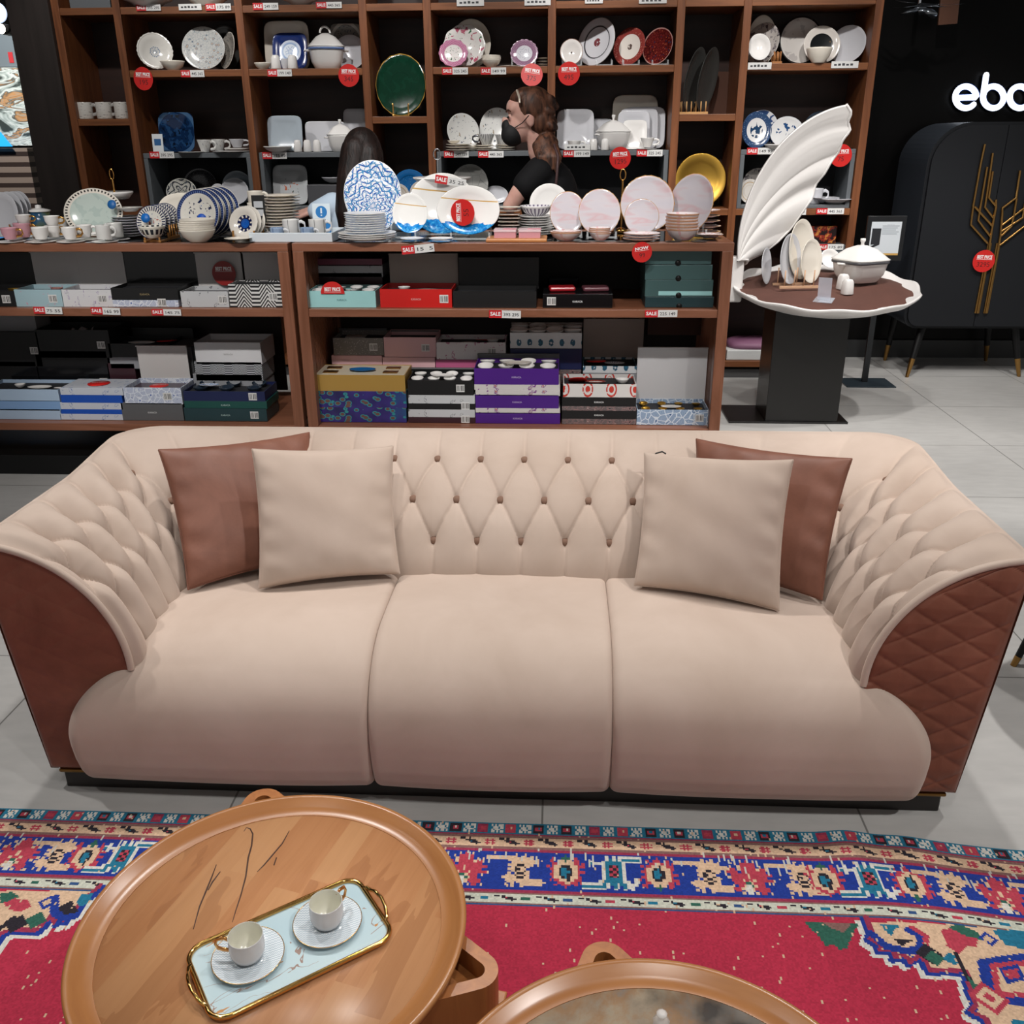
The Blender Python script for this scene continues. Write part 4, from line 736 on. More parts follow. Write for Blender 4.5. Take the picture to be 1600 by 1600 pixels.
# --- nearer counter, lower shelf, front row
for i, (a, bq, m, l) in enumerate(((643, 660, 'lblue', 'light blue box at the very bottom by the frame edge'), (626, 642.5, 'lblue2', 'mid-blue band box between the two light blue ones'))): box(-30, 95, a, bq, YF, .2, m, l, z=zl+i*.045)
b = box(-30, 92, 607, 625.5, YF, .2, 'lblue', 'light blue open box of white crockery on top of the blue pile', True, z=zl+.0935, ins=INS); dish_in(b, YF, .2, .65, .06, 'white', 'oval white dish in the light blue open box'); dish_in(b, YF, .2, .4, .025, 'white', 'white cup in the light blue open box', 'bowl', 1, .006, 'cup', 'cup'); dish_in(b, YF, .2, .9, .025, 'white', 'white saucer at the end of the light blue open box')
for i, (a, bq, m, l) in enumerate(((650, 660, 'swash', 'line-print white box at the bottom of the blue-banded pile'), (641.5, 649.5, 'blue', 'cobalt blue box low in the blue-banded pile'), (630, 641, 'swash', 'line-print white box in the middle of the blue-banded pile'), (616, 629.5, 'blue', 'cobalt blue box in the middle of the blue-banded pile'), (604, 615.5, 'swash', 'line-print white box at the top of the blue-banded pile, a red disc on it'))):
    b = box(94+(i % 2), 192-(i % 2), a, bq, YF, .19, m, l, z=zl+.0005+(0, .029, .0535, .0855, .124)[i])
disc_in(b, YF, .19, .5, 'red price disc lying on the blue-banded pile', (0, 0, .3), .052, .0105)
box(190, 286, 633, 661, YF, .19, 'dgrey', 'grey box under the blue-pattern box with the raised white lid', z=zl, logo=(0, '#c9c9c9')); b = box(194, 284, 606, 632, YF, .19, 'bluepr', 'blue-pattern open box with a raised white lid', True, (212, 290, 540, 'lid'), .5, z=zl+.083, ins=K['maroon']); disc_in(b, YF, .19, .5, 'red price disc lying in the blue-pattern open box', (0, 0, .2), .045, .006)
for i, (a, bq, m, l) in enumerate(((640, 661, 'tealdark', 'dark teal box at the bottom of the tall mixed pile by the counter post'), (627, 639.5, 'green', 'deep green box second from the bottom of the tall mixed pile'))): box(288, 417, a, bq, YF, .2, m, l, z=zl+i*.0625, logo=(.0, '#9fb7b2'), code=.7 if i == 0 else None)
b = box(287, 414, 611, 626.5, YF, .2, 'navy', 'navy open box with teal cups in the tall mixed pile', True, None, .7, z=zl+.1005, ins=INS); fill(b, YF, .2, 3, 'navy', 'teal cup nested in the navy open box', 'teal cups'); dish_in(b, YF, .2, .25, .05, 'iznik', 'blue patterned saucer on the navy open box', dz=.02)
box(305, 410, 576, 606, YR-.08, .2, 'zig2', 'chevron-print box under the big white open box', z=zl+.16); box(305, 412, 602, 661, YR-.08, .2, 'grey', 'grey box at the bottom behind the teal pile', z=zl)
b = box(305, 408, 541, 575, YR-.08, .22, 'white', 'big white open box on top of the chevron box', True, None, None, (0, '#9a9a98'), z=zl+.245, ins=K['white']); dish_in(b, YR-.08, .22, .6, .05, 'geo', 'black-patterned dish inside the big white open box')
# --- farther counter, middle shelf
box(496, 598, 420, 440, YR, .2, 'sprig', 'grey floral box carrying the plum box at the back', z=zs+.1); box(494, 597, 408, 420, YR, .2, 'plum', 'plum box on the grey floral one at the back', z=zs+.152); box(496, 598, 440, 480, YR, .2, 'maroon', 'dark maroon box at the back under the grey floral one', z=zs)
b = box(481, 587, 456, 482, YU, .2, 'mint', 'mint green open box with a half-round red price disc', True, None, None, (0, '#5f8f90'), z=zs, ins=INS); fill(b, YU, .2, 4, 'geo', 'patterned cup nested in the mint open box', 'mint box cups'); bmint = b
b = box(594, 706, 457, 486, YU-.0, .2, 'red', 'bright red open box with a raised brown-grey lid', True, (607, 715, 396, 'liddark'), .78, (0, '#d8a09a'), z=zs, ins=INS); dish_in(b, YU, .2, .3, .028, 'white', 'white cup in the red open box', 'bowl', 1, .004, 'cup', 'cup'); dish_in(b, YU, .2, .62, .06, 'plain_dot', 'pale plate in the red open box')
b = box(708, 838, 457, 483, YU, .18, 'black', 'wide matt black open box with a raised black lid', True, (716, 842, 402, 'black'), z=zs); 
box(848, 957, 461, 483, YU, .2, 'gloss', 'glossy black box with red packs on top', z=zs, code=-.75, logo=(0, '#d8d8d8'))
for i, (c, m, l) in enumerate(((878, '#b3202a', 'red foil pack lying on the glossy black box'), (930, '#6d3f48', 'plum foil pack lying on the glossy black box'))):
    t = MB().box(-.06, .06, -.04, .04, 0, .02).build('foil_pack', M(m, .2), None, (Xat(c, YU+.1, .9), YU+.1, zs+.064), (0, 0, .1), bevel=.008); tag(t, l, 'pack')
t = MB().box(-.075, .075, -.04, .04, 0, .09).build('clear_pack', M('#1d1a1f', .1), None, (Xat(880, YR+.1, .9), YR+.1, zs), bevel=.01); tag(t, 'dark wrapped pack at the back above the glossy black box', 'pack')
for i, (a, bq, m, l) in enumerate(((467, 484, 'tealdark', 'dark teal box at the bottom of the teal drawer-like pile'), (440, 466.5, 'teal', 'grey-teal box third from the top with a pale front strip'), (416, 439.5, 'teal', 'grey-teal box second from the top of the teal pile'), (393.5, 415.5, 'teal', 'topmost grey-teal box of the teal pile'))):
    z_ = zs+(0, .048, .123, .190)[i]; X0, X1, z0, z1, o = box(1008, 1115-i, a, bq, YU+.02, .3, m, l, z=z_); w = (X1-X0)/2
    MB().lathe([(0, .001), (.013, .001), (.013, 0), (0, 0)], 20, 0, 0, FRONT).build('thumb_notch', BLACK, o, (0, -.0002, .006))
    if i == 1: MB().box(-w*.6, w*.98, -.001, 0, .006, .024).build('pale_strip', K['mint'], o)
# --- farther counter, lower shelf, back row
for i, (x0, x1, m, l, bm, bl) in enumerate(((521, 599, 'dotgrey', 'speckled grey open box in the back row', 'pink', 'pink box under the speckled grey one'), (600, 681, 'pink', 'pale pink open box in the back row', 'pink', 'pink box under the pale pink open one'), (682, 790, 'pinkfl', 'white open box with pink blossom print in the back row', 'rose', 'rose box under the pink blossom box'))):
    b = box(x0, x1, (528, 527, 535)[i], (555, 558, 562)[i], YR, .2, m, l, True, (x0+8, x1+5, (513, 516, 519)[i], 'dgrey') if i < 2 else None, .6)
    box(x0, x1, 0, 1, YR, .2, bm, bl, z=zl, h=b[2]-zl-.001)
    if i == 1: dish_in(b, YR, .2, .35, .05, 'redpat', 'red dish inside the pale pink open box')
    elif i == 2: disc_in(b, YR, .2, .65, 'red price disc lying in the pink blossom box', (-.2, .1, .2), .035); dish_in(b, YR, .2, .45, .04, 'white', 'white dish in the pink blossom box'); dish_in(b, YR, .2, .8, .03, 'white', 'white bowl in the pink blossom box', 'bowl', 1, .004, 'bowl', 'bowl')
    else: t = MB().box(-.05, .05, -.03, .03, 0, .004).build('card', M('#b9b8b2', .5), None, ((b[0]+b[1])/2-.03, YR+.1, b[3]-.012)); tag(t, 'pale card inside the speckled grey open box', 'card')
b = box(797, 909, 520, 544.5, YR, .22, 'leaf', 'white open box with a row of teal leaves', True, (799, 910, 504, 'lid'), ins=K['white']); q_ = (b[2]-zl)/3-.001
for i, (m, l) in enumerate((('navy', 'navy box at the bottom of the leaf-print pile'), ('lace', 'lace-print box between the navy boxes'), ('navy', 'navy box just under the leaf-print box'))): box(797+i % 2, 909-i % 2, 0, 1, YR, .22, m, l, z=zl+i*(q_+.0008), h=q_); fill(b, YR, .22, 4, 'white', 'white cup heaped in the teal-leaf box', 'cups in the teal-leaf box', k=1.2)
b = box(911, 995, 572, 583, YR-.02, .2, 'leaf', 'low leaf-edged open box with a raised two-tone lid', True, (912, 1007, 498, 'liddark'), ins=INS); box(911, 995, 0, 1, YR-.02, .2, 'grey', 'grey box beneath the leaf-edged open box with the raised lid', z=zl, h=b[2]-zl-.001); disc_in(b, YR-.02, .2, .25, 'red price disc lying in the low leaf-edged box', (-.1, 0, .1), .05); dish_in(b, YR-.02, .2, .6, .05, 'swirl', 'white patterned dish in the low leaf-edged box')
# --- farther counter, lower shelf, front row
for i, (a, bq, l) in enumerate(((644, 668, 'lower peacock-feather box under the gold box'), (617, 643.5, 'upper peacock-feather box under the gold box'))): box(493, 635, a, bq, YF, .2, 'peacock', l, z=zl+.0005+i*.073)
b = box(490, 633, 591, 616.5, YF, .22, 'gold', 'gold open box showing a blue-green dish in a cream tray', True, None, None, z=zl+.1545, ins=M('#d8cdb5', .5), filled=.97); dish_in(b, YF, .22, .5, .065, 'blue', 'blue-green oval dish in the gold open box', dz=.022)
for fx in (.16, .82):
    for fy in (.3, .7): t = MB().box(-.035, .035, -.02, .02, 0, .004).build('gold_cutlery_pack', GOLDD, None, (b[0]+(b[1]-b[0])*fx, YF+.22*fy, b[3]-.001)); tag(t, 'gold lidded compartment in the gold open box', 'compartment', 'gold compartments')
for i, (a, bq, m, l) in enumerate(((658, 668, 'maroon', 'dark box at the bottom of the black and white pile'), (644, 657.5, 'sprig', 'white sprig box low in the black and white pile'), (633, 643.5, 'black', 'thin black box in the black and white pile'), (618, 632.5, 'sprig', 'white sprig box under the black open box of coffee cups'))): box(638, 743-(i % 2), a, bq, YF, .2, m, l, z=zl+(0, .0275, .066, .0955)[i], code=.7 if i in (0, 2) else None)
b = box(637, 740, 594, 617.5, YF, .21, 'black', 'black open box of white coffee cups', True, (641, 745, 575, 'dgrey'), .6, z=zl+.1375, ins=INS); fill(b, YF, .21, 4, 'white', 'white coffee cup nested in the black open box', 'coffee cups in the black box'); dish_in(b, YF, .21, .5, .055, 'white', 'white plate on top in the black open box of coffee cups', dz=.02)
for i, (a, bq, m, l) in enumerate(((650, 668, 'purple', 'purple box at the bottom of the purple pile'), (640.5, 649.5, 'floral', 'flower-print box low in the purple pile'), (618, 640, 'purple', 'purple box in the middle of the purple pile'), (608, 617.5, 'floral', 'lower flower-print box under the open purple box'), (598, 607.5, 'floral', 'upper flower-print box under the open purple box'))): box(743-(i == 4)*2, 875-(i == 2)*2, a, bq, YF, .2, m, l, z=zl+(0, .0495, .0755, .137, .1645)[i], logo=(0, '#b9a5cf') if m == 'purple' else None)
b = box(741, 873, 572, 597.5, YF, .22, 'purple', 'purple open box of cream porcelain cups', True, (746, 874, 553, 'dgrey'), None, (0, '#b9a5cf'), z=zl+.1915, ins=INS); fill(b, YF, .22, 4, 'white', 'porcelain cup nested in the purple open box', 'cups in the purple box'); dish_in(b, YF, .22, .5, .07, 'beige', 'cream plate on top in the purple open box', dz=.022)
for i, (a, bq, m, l) in enumerate(((659, 668, 'lace', 'lace-print box at the bottom of the fleur pile'), (644, 658.5, 'black', 'lower black box of the fleur pile'), (636, 643.5, 'lace', 'lace-print box between the black boxes of the fleur pile'), (620, 635.5, 'black', 'upper black box of the fleur pile'))): box(878, 994, a, bq, YF, .2, m, l, z=zl+(0, .025, .066, .0875)[i], logo=(0, '#cfcfcf') if m == 'black' else None)
b = box(880, 994, 598, 619.5, YF, .2, 'fleur', 'white open box with red fleur motifs', True, None, None, z=zl+.131, ins=INS); disc_in(b, YF, .2, .2, 'red price disc stuck in the fleur box', (-.5, .2, .4), .045, .01); dish_in(b, YF, .2, .45, .05, 'redrim', 'red and black dish in the fleur box', dz=.006); dish_in(b, YF, .2, .82, .032, 'white', 'white cup in the fleur box', 'bowl', 1, .004, 'cup', 'cup')
b = box(995, 1107, 644, 668, YF, .2, 'tile', 'blue tile-print open box with a tall white raised lid', True, (997, 1107, 543, 'white'), .75, z=zl, ins=INS); fill(b, YF, .2, 4, 'gold', 'gold-handled cup nested in the blue tile-print box', 'cups in the tile-print box', k=.6); dish_in(b, YF, .2, .5, .05, 'blueflower', 'pale blue dish in the tile-print box', dz=.01)
t = MB().box(-.002, .002, -.1, .1, -.07, .07).build('loose_lid', M('#9b9aa0', .5), None, (Xat(1119, 4.42, .45), 4.42, .46), (.15, .25, -.25)); tag(t, 'loose grey box lid leaning against the counter post', 'box lid')
t = MB().box(-.16, .16, 0, .012, 0, .17).build('brown_board', M('#52342a', .5), None, (Xat(1060, 4.78, .6), 4.78, zl+.33), bevel=.002); tag(t, 'brown board standing behind the tile-print box', 'board')
# ------------------------------------------------------------------ sofa
SXC = -.157; HIN, HOUT, HBOT = .868, 1.20, 1.133; SYF, SYB, SYO = 1.885, 2.33, 2.745; SZ0, SZA, SZB = .370, .688, .716
def top_z(y): return SZA+(SZB-SZA)*sstep(2.30, 2.66, y)
def velvet(name, a, b, sheen=.35):
    g = G(name, .85, 0, .2); n = g.noise(3.2, 5, None, .62, .4); n2 = g.noise(420, 1)
    c = g.ramp(n, [(.32, a), (.68, b)]); g.set(g.b, 'Sheen Weight', sheen); g.set(g.b, 'Sheen Roughness', .45); g.set(g.b, 'Sheen Tint', rgba('#f3e6dc')); g.bump(n2, .06, .001); return g.col(c)
CREAM = velvet('cream_velvet', '#b7a496', '#c4b2a5')
def leather(name, a, b):
    g = G(name, .48, 0, .35); n = g.noise(6, 5, None, .65, .5); n2 = g.noise(160, 3); g.bump(n2, .10, .0015); return g.col(g.ramp(n, [(.3, a), (.7, b)]))
LEA = leather('brown_leather', '#6b3e2e', '#875341'); LEA2 = leather('pillow_leather', '#734a3b', '#8a5c4b')
sofa = thing('sofa', 'long cream velvet three-seat sofa with button-tufted arms and brown quilted arm fronts', 'sofa', (SXC, 2.3, 0))
SO = (-SXC, -2.3, 0)      # sofa parts are written in room axes
def spart(mb, name, m, bevel=0):
    o = mb.build(name, m, sofa, bevel=bevel); o.location = (0, -2.3, 0); return o
NQ = 25; NA, NCn, NB = 5, 1, 13       # button pitches: arm, corner, back
def shell_pt(q, o, zf):
    """point of the U-shaped wrap: q along the U in button pitches, o outward share 0..1, zf height share 0..1 (x measured from the sofa's middle)"""
    hx = HIN+o*(HOUT-HIN); yb = SYB+o*(SYO-SYB); rc = .06+.07*o; ya = yb-rc; xa = hx-rc
    if q <= NA: f = q/NA; p = (-hx, SYF+(ya-SYF)*f); bk = 0
    elif q <= NA+NCn: a = (q-NA)/NCn*PI/2; p = (-xa-rc*math.cos(a), ya+rc*math.sin(a)); bk = (q-NA)/NCn
    elif q <= NA+NCn+NB:
        m_ = q-NA-NCn-NB/2; pt = .1225+.009*o; lim = NB/2-1.5; p = (np.sign(m_)*(min(abs(m_), lim)*pt+max(0, abs(m_)-lim)/1.5*(xa-lim*pt)), yb); bk = 1
    elif q <= NA+2*NCn+NB: a = (q-NA-NCn-NB)/NCn*PI/2; p = (xa+rc*math.sin(a), ya+rc*math.cos(a)); bk = 1-(q-NA-NCn-NB)/NCn
    else: f = (q-NA-2*NCn-NB)/NA; p = (hx, ya+(SYF-ya)*f); bk = 0
    zt = float(top_z(p[1])); return (p[0], p[1], SZ0+(zt-SZ0)*zf)
def row_t(py):                        # profile parameter on the back seen at image row py
    ts = np.linspace(0, 1, 400); ys = [proj(np.array(shell_pt(13.5, 1-math.cos(t*PI/2), math.sin(t*PI/2)))+np.array([SXC, 0, 0]))[1] for t in ts]
    return float(ts[int(np.argmin(np.abs(np.array(ys)-py)))])
T0, T1, T2 = row_t(847), row_t(779), row_t(715)
NT = 120; NS = NQ*30
qs = np.linspace(0, NQ, NS+1); tt = np.concatenate([[-.25, -.12, -.05], np.linspace(0, 1, NT)])
BASE = np.zeros((len(qs), len(tt), 3))
for i, q in enumerate(qs):
    for j, t in enumerate(tt):
        BASE[i, j] = shell_pt(q, 1-math.cos(max(t, 0)*PI/2), math.sin(t*PI/2) if t >= 0 else t*1.2)
du = np.gradient(BASE, axis=0); dv = np.gradient(BASE, axis=1); NRM = np.cross(dv, du); NRM /= np.linalg.norm(NRM, axis=2, keepdims=True)+1e-9
if NRM[len(qs)//2, 20, 1] > 0: NRM = -NRM
Q, T = np.meshgrid(qs, tt, indexing='ij')
def rows_at(q):
    w = sstep(NA+.6, NA-1.6, q)+sstep(NQ-NA-.6, NQ-NA+1.6, q); return T0+(.27-T0)*w, T1+(.53-T1)*w, T2+(.76-T2)*w
A0, A1, A2 = rows_at(Q); RW = np.where(T < A1, (T-A0)/(A1-A0), 1+(T-A1)/(A2-A1))
PH = .08                                # button phase along the U
def tuft(Q, RW):
    Rm = np.clip(RW, 0, 2); u = Q+PH-Rm/2; v = Q+PH+Rm/2
    e = np.minimum(np.abs(u-np.round(u)), np.abs(v-np.round(v)))
    db = np.full(Q.shape, 9.0)
    for k in range(3):
        qq = Q+PH+(.5 if k == 1 else 0); db = np.minimum(db, ((qq-np.round(qq))**2)+((RW-k)*.62)**2)
    up = np.clip(RW-2, 0, None); fade = 1-.55*sstep(.25, 1.3, up); low = np.clip(-RW, 0, None)
    arm = sstep(NA+.5, NA-.5, Q)+sstep(NQ-NA-.5, NQ-NA+.5, Q)
    h = fade*((.011+.015*arm)*np.sin(PI*np.clip(e, 0, .5))**.40 - .005*np.exp(-e/.018)) - .008*np.exp(-db/.006) - (.009+.020*arm)*np.exp(-db/.06)
    return h, db
H, DB = tuft(Q, RW)
endf = sstep(0, .30, np.minimum(Q, NQ-Q)); topf = 1-sstep(.93, 1.0, T)
H = H*topf*(.15+.85*endf)+.012*(1-endf)*0
SH = BASE+NRM*H[..., None]
spart(MB().grid(SH), 'tufted_wrap', CREAM)
# buttons
bme = MB().lathe([(0, .010), (.006, .0095), (.0105, .007), (.0125, .003), (.012, -.001), (0, -.003)], 14).mesh('button', velvet('button_velvet', '#7a5f50', '#876b5c', .05))
for k in range(3):
    for b in range(0, NQ+1):
        q = b-PH+(.5 if k == 1 else 0)
        if not .3 < q < NQ-.3: continue
        t = rows_at(q)[k]; i = int(round(q/NQ*NS)); j = 3+int(round(t*(NT-1))); p = SH[i, j]+NRM[i, j]*.0025; n = Vector(NRM[i, j])
        o = obj('button', bme, sofa, (p[0], p[1]-2.3, p[2])); o.rotation_euler = n.to_track_quat('Z', 'Y').to_euler()
# outer leather wrap, from the top edge down to the plinth
def outer_ring(zf, ex=0):
    pts = []
    hx = HBOT+(HOUT-HBOT)*zf+ex; yb = SYO-.05*(1-zf)+ex; rc = .13
    for q in np.linspace(0, 1, 21): pts.append((-hx, SYF+.010+(yb-rc-SYF-.010)*q))
    for a in np.linspace(0, PI/2, 14)[1:]: pts.append((-hx+rc-rc*math.cos(a), yb-rc+rc*math.sin(a)))
    for q in np.linspace(0, 1, 31)[1:]: pts.append((-hx+rc+2*(hx-rc)*q, yb))
    for a in np.linspace(0, PI/2, 14)[1:]: pts.append((hx-rc+rc*math.sin(a), yb-rc+rc*math.cos(a)))
    for q in np.linspace(0, 1, 21)[1:]: pts.append((hx, yb-rc+(SYF+.010-yb+rc)*q))
    return np.array(pts)
rows = []
for zf, ex in ((0, -.02), (0.0, 0), (.25, .002), (.5, .003), (.75, .003), (.95, .004), (.99, .004), (.995, -.004), (.98, -.014)):
    r = outer_ring(min(zf, 1), ex); top = top_z(r[:, 1])-.006
    rows.append(np.c_[r, .06+(top-.06)*zf])
spart(MB().grid(np.array(rows)), 'outer_leather', LEA)
# arm fronts: quilted leather panels
def front_panel(s):
    zs = np.concatenate([np.linspace(.06, SZ0, 84), np.linspace(SZ0, SZA-.002, 100)[1:]]); A = np.zeros((len(zs), 90, 3)); fs = np.linspace(0, 1, 90)
    for i, z in enumerate(zs):
        xi = HIN if z <= SZ0 else HIN+(HOUT-HIN)*(1-math.sqrt(max(0, 1-((z-SZ0)/(SZA-SZ0))**2)))
        xo = HBOT+(HOUT-HBOT)*((z-.06)/(SZA-.06))
        for j, f in enumerate(fs):
            x = xi+(xo-xi)*f; ed = min(x-xi if z > SZ0 else 1, xo-x, z-.06)
            y = SYF+.012*(1-min(1, max(0, ed)/.018))**2
            a, b = (x*.60+z*.95)/.074, (x*.50-z*.95)/.074; cr = min(abs(a-round(a)), abs(b-round(b)))
            y += (-.009*min(1, cr/.5)**.33 if s > 0 else -.002*min(1, cr/.5)**.5)*min(1, max(0, ed)/.03)
            A[i, j] = (s*x, y, z)
    return A
for s in (-1, 1):
    o = spart(MB().grid(front_panel(s), flip=(s < 0)), 'arm_front', LEA)
    o['label'] = 'brown quilted leather arm front'
    # piping along the roll
    j0 = 3; cv = []
    for t in np.linspace(-.02, .995, 60): p = shell_pt(0 if s < 0 else NQ, 1-math.cos(max(t, 0)*PI/2), math.sin(max(t, 0)*PI/2)+min(t, 0)); cv.append((p[0], SYF-.001, p[2]+.002))
    spart(MB().tube(cv, .0085, 10), 'piping', CREAM)
# seat cushions
SYc, RY, SZS = 2.06, .237, .425; ZC0, RZ = .205, .22
prof = [(2.42, .400), (2.36, .408), (2.30, .414), (2.2, .420), (2.12, .424)]
for a in np.linspace(0, PI/2, 40): prof.append((SYc-RY*math.sin(a)**.92, ZC0+RZ*math.cos(a)**.92))
prof += [(SYc-RY+.003, .17), (SYc-RY+.011, .125), (SYc-RY+.024, .085), (SYc-RY+.036, .064), (SYc-RY+.07, .060)]
prof = np.array(prof); d = np.r_[0, np.cumsum(np.linalg.norm(np.diff(prof, axis=0), axis=1))]
uu = np.linspace(0, d[-1], 110); PRF = np.c_[np.interp(uu, d, prof[:, 0]), np.interp(uu, d, prof[:, 1])]
tg = np.gradient(PRF, axis=0); nr = np.c_[tg[:, 1], -tg[:, 0]]; nr /= np.linalg.norm(nr, axis=1, keepdims=True)
if nr[5, 1] < 0: nr = -nr
seam = [-.290, .290]
def cushion(x0, x1, ol, orr):
    n = 70; A = np.zeros((len(PRF), n, 3))
    for i, (y, z) in enumerate(PRF):
        fl = 0.0
        if y < 2.0 and z < .37: s = min(1, (.37-z)/.20); fl = .160*math.sqrt(max(0, 1-(1-s)**2))
        a, b = x0-(fl if ol else 0), x1+(fl if orr else 0)
        for j in range(n):
            f = .5-.5*math.cos(PI*j/(n-1)); x = a+(b-a)*f; el, er = x-a, b-x
            def drop(e, outer): r = .040 if outer else .022; e = min(1, e/r); return (.042 if outer else .018)*(1-math.sqrt(max(0, 1-(1-e)**2)))
            dn = -drop(el, ol)-drop(er, orr)+.010*math.sin(PI*f)+.0025*math.sin(9*x+6*y)*math.sin(7*y+3*z)
            A[i, j] = (x, y+nr[i, 0]*dn, z+nr[i, 1]*dn)
    return A
for x0, x1, ol, orr in ((-HIN-.012, seam[0], 1, 0), (seam[0], seam[1], 0, 0), (seam[1], HIN+.012, 0, 1)):
    spart(MB().grid(cushion(x0, x1, ol, orr), flip=True), 'seat_cushion', CREAM)
mb = MB(); mb.box(-HBOT+.03, HBOT-.03, SYF+.012, SYO-.12, .0, .050, 0); mb.box(-HBOT+.022, HBOT-.022, SYF+.004, SYO-.11, .050, .0598, 1)
spart(mb, 'plinth', [M('#17110d', .4), M('#7a5a2c', .3, .8)], .004)
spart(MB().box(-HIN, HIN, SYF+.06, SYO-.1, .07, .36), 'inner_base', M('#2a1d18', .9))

# ------------------------------------------------------------------ throw pillows: four corners in space, seams pinched, thick middle
def pillow(name, label, BL, BR, TLp, TRp, m, thick=.055, tagc=None, lift=0.0, hf=1.0):
    zb = .438+lift; bl, br = Vector(atZ(*BL, zb)), Vector(atZ(*BR, zb)); s = (br-bl).length*hf
    def up(c, p):                       # corner on the sight line of p, one side length from c, the farther solution
        d = Vector(ray(*p)); o = Vector(CAMP)-c; a = d.dot(d); b = 2*o.dot(d); k = o.dot(o)-s*s; D = max(0, b*b-4*a*k); return Vector(CAMP)+d*((-b+math.sqrt(D))/(2*a))
    tl, tr = up(bl, TLp), up(br, TRp); N = 44; c0 = (bl+br+tl+tr)/4; nrm = (br-bl).cross(tl-bl).normalized()
    if nrm.y > 0: nrm = -nrm
    A = [np.zeros((N, N, 3)), np.zeros((N, N, 3))]; us = np.sin(np.linspace(-PI/2, PI/2, N))
    rs = random.Random(name+label)
    ph = [rs.uniform(0, 6) for _ in range(6)]
    for i, u in enumerate(us):
        for j, v in enumerate(us):
            uu_ = u*(1-.055*(1-v*v)); vv_ = v*(1-.055*(1-u*u)); a, b = (uu_+1)/2, (vv_+1)/2
            p = bl*(1-a)*(1-b)+br*a*(1-b)+tl*(1-a)*b+tr*a*b
            h = thick*(max(0, (1-u*u))*max(0, (1-v*v)))**.36
            w = .0022*math.sin(5*u+ph[0]+3*v)*math.sin(6*v+ph[1])+.007*math.sin(17*v+ph[2]+4*u)*max(0, abs(u)-.6)+.006*math.sin(16*u+ph[3]+3*v)*max(0, abs(v)-.65)
            ed = (1-u*u)*(1-v*v); w *= min(1, ed*6)
            A[0][i, j] = p+nrm*(h+w)-c0; A[1][i, j] = p-nrm*(h*.8)-c0
    mb = MB(); mb.grid(A[0]); mb.grid(A[1], flip=True)
    o = mb.build(name, m, None, c0); tag(o, label, 'cushion')
    sm = [A[0][0, j] for j in range(N)]+[A[0][i, N-1] for i in range(1, N)]+[A[0][N-1, j] for j in range(N-2, -1, -1)]+[A[0][i, 0] for i in range(N-2, 0, -1)]
    MB().tube([Vector(q) for q in sm], .0024, 6, closed=True).build('seam', m, o)
    if tagc is not None:
        p = (bl*(1-tagc)+br*tagc) if False else tl.lerp(tr, tagc)-c0+Vector((0, 0, -.012))
        MB().tube([p+Vector((-.016, 0, .0)), p+Vector((-.004, .004, .012)), p+Vector((.012, .004, .017)), p+Vector((.022, 0, .012))], .0022, 6).build('label_tag', BLACK, o)
    return o
pillow('throw_pillow', 'brown leather throw pillow leaning in the corner of the plain dark arm', (294, 921), (512, 866), (248, 703), (483, 676), LEA2, .050)
pillow('throw_pillow', 'cream velvet throw pillow before the brown one, on the seat by the plain dark arm', (405, 919), (624, 896), (394, 702), (614, 697), CREAM, .062)
pillow('throw_pillow', 'brown leather throw pillow leaning in the corner of the diamond-quilted arm', (1076, 884), (1284, 937), (1088, 686), (1331, 717), LEA2, .050)
pillow('throw_pillow', 'cream velvet throw pillow with a small black tag by the diamond-quilted arm', (991, 914), (1217, 954), (1007, 708), (1239, 719), CREAM, .062, .10)
# ------------------------------------------------------------------ shell table
g = G('shell_white', .3, 0, .5); SHW = g.col('#dcd9d6')
SUEDE = velvet('brown_suede', '#4d3029', '#5e3b32', .2)
TC = Vector((Xat(1288, 5.45, .72), 5.45, .735)); TLT = R(8.5); TA, TBb = .515, .44
t = thing('shell_table', 'white open-clam shell table on a black pedestal with a brown suede top', 'table', (TC.x, TC.y, 0))
TT = Matrix.Translation((0, 0, TC.z)) @ Matrix.Rotation(TLT, 4, 'X')
def shell_xy(a, r):
    w = 1+.012*math.sin(11*a+.6)*max(0, (r-.6)/.4); return TA*r*w*math.cos(a), TBb*r*w*math.sin(a)
n = 96; rs = [(.0, -.10), (.45, -.095), (.75, -.06), (.95, -.018), (1.0, .004), (1.012, .018), (1.0, .024), (.97, .016), (.93, .002), (.5, -.004), (0, -.004)]
A = np.zeros((n+1, len(rs), 3))
for i in range(n+1):
    a = 2*PI*i/n
    for j, (r, z) in enumerate(rs): x, y = shell_xy(a, r); A[i, j] = (x, y, z+(.007*math.sin(11*a+.6)*max(0, (r-.8)/.2)))
MB().grid(A, T=TT).build('shell_base', SHW, t)
A = np.zeros((n+1, 12, 3))
for i in range(n+1):
    a = 2*PI*i/n
    for j in range(12):
        r = .945*(j/11); x, y = shell_xy(a, r); A[i, j] = (x, y, .012-.012*(j/11)**6)
MB().grid(A, T=TT).build('suede_top', SUEDE, t)
px0, px1 = Xat(1228, 5.26, .3)-TC.x, Xat(1318, 5.26, .3)-TC.x
MB().box(px0-.09, px1, -.19, .10, .012, .70).build('pedestal', M('#121110', .3), t, bevel=.003)
MB().box(px0-.30, px1+.06, -.20, .16, 0, .012).build('base_plate', M('#141312', .35), t, bevel=.002)
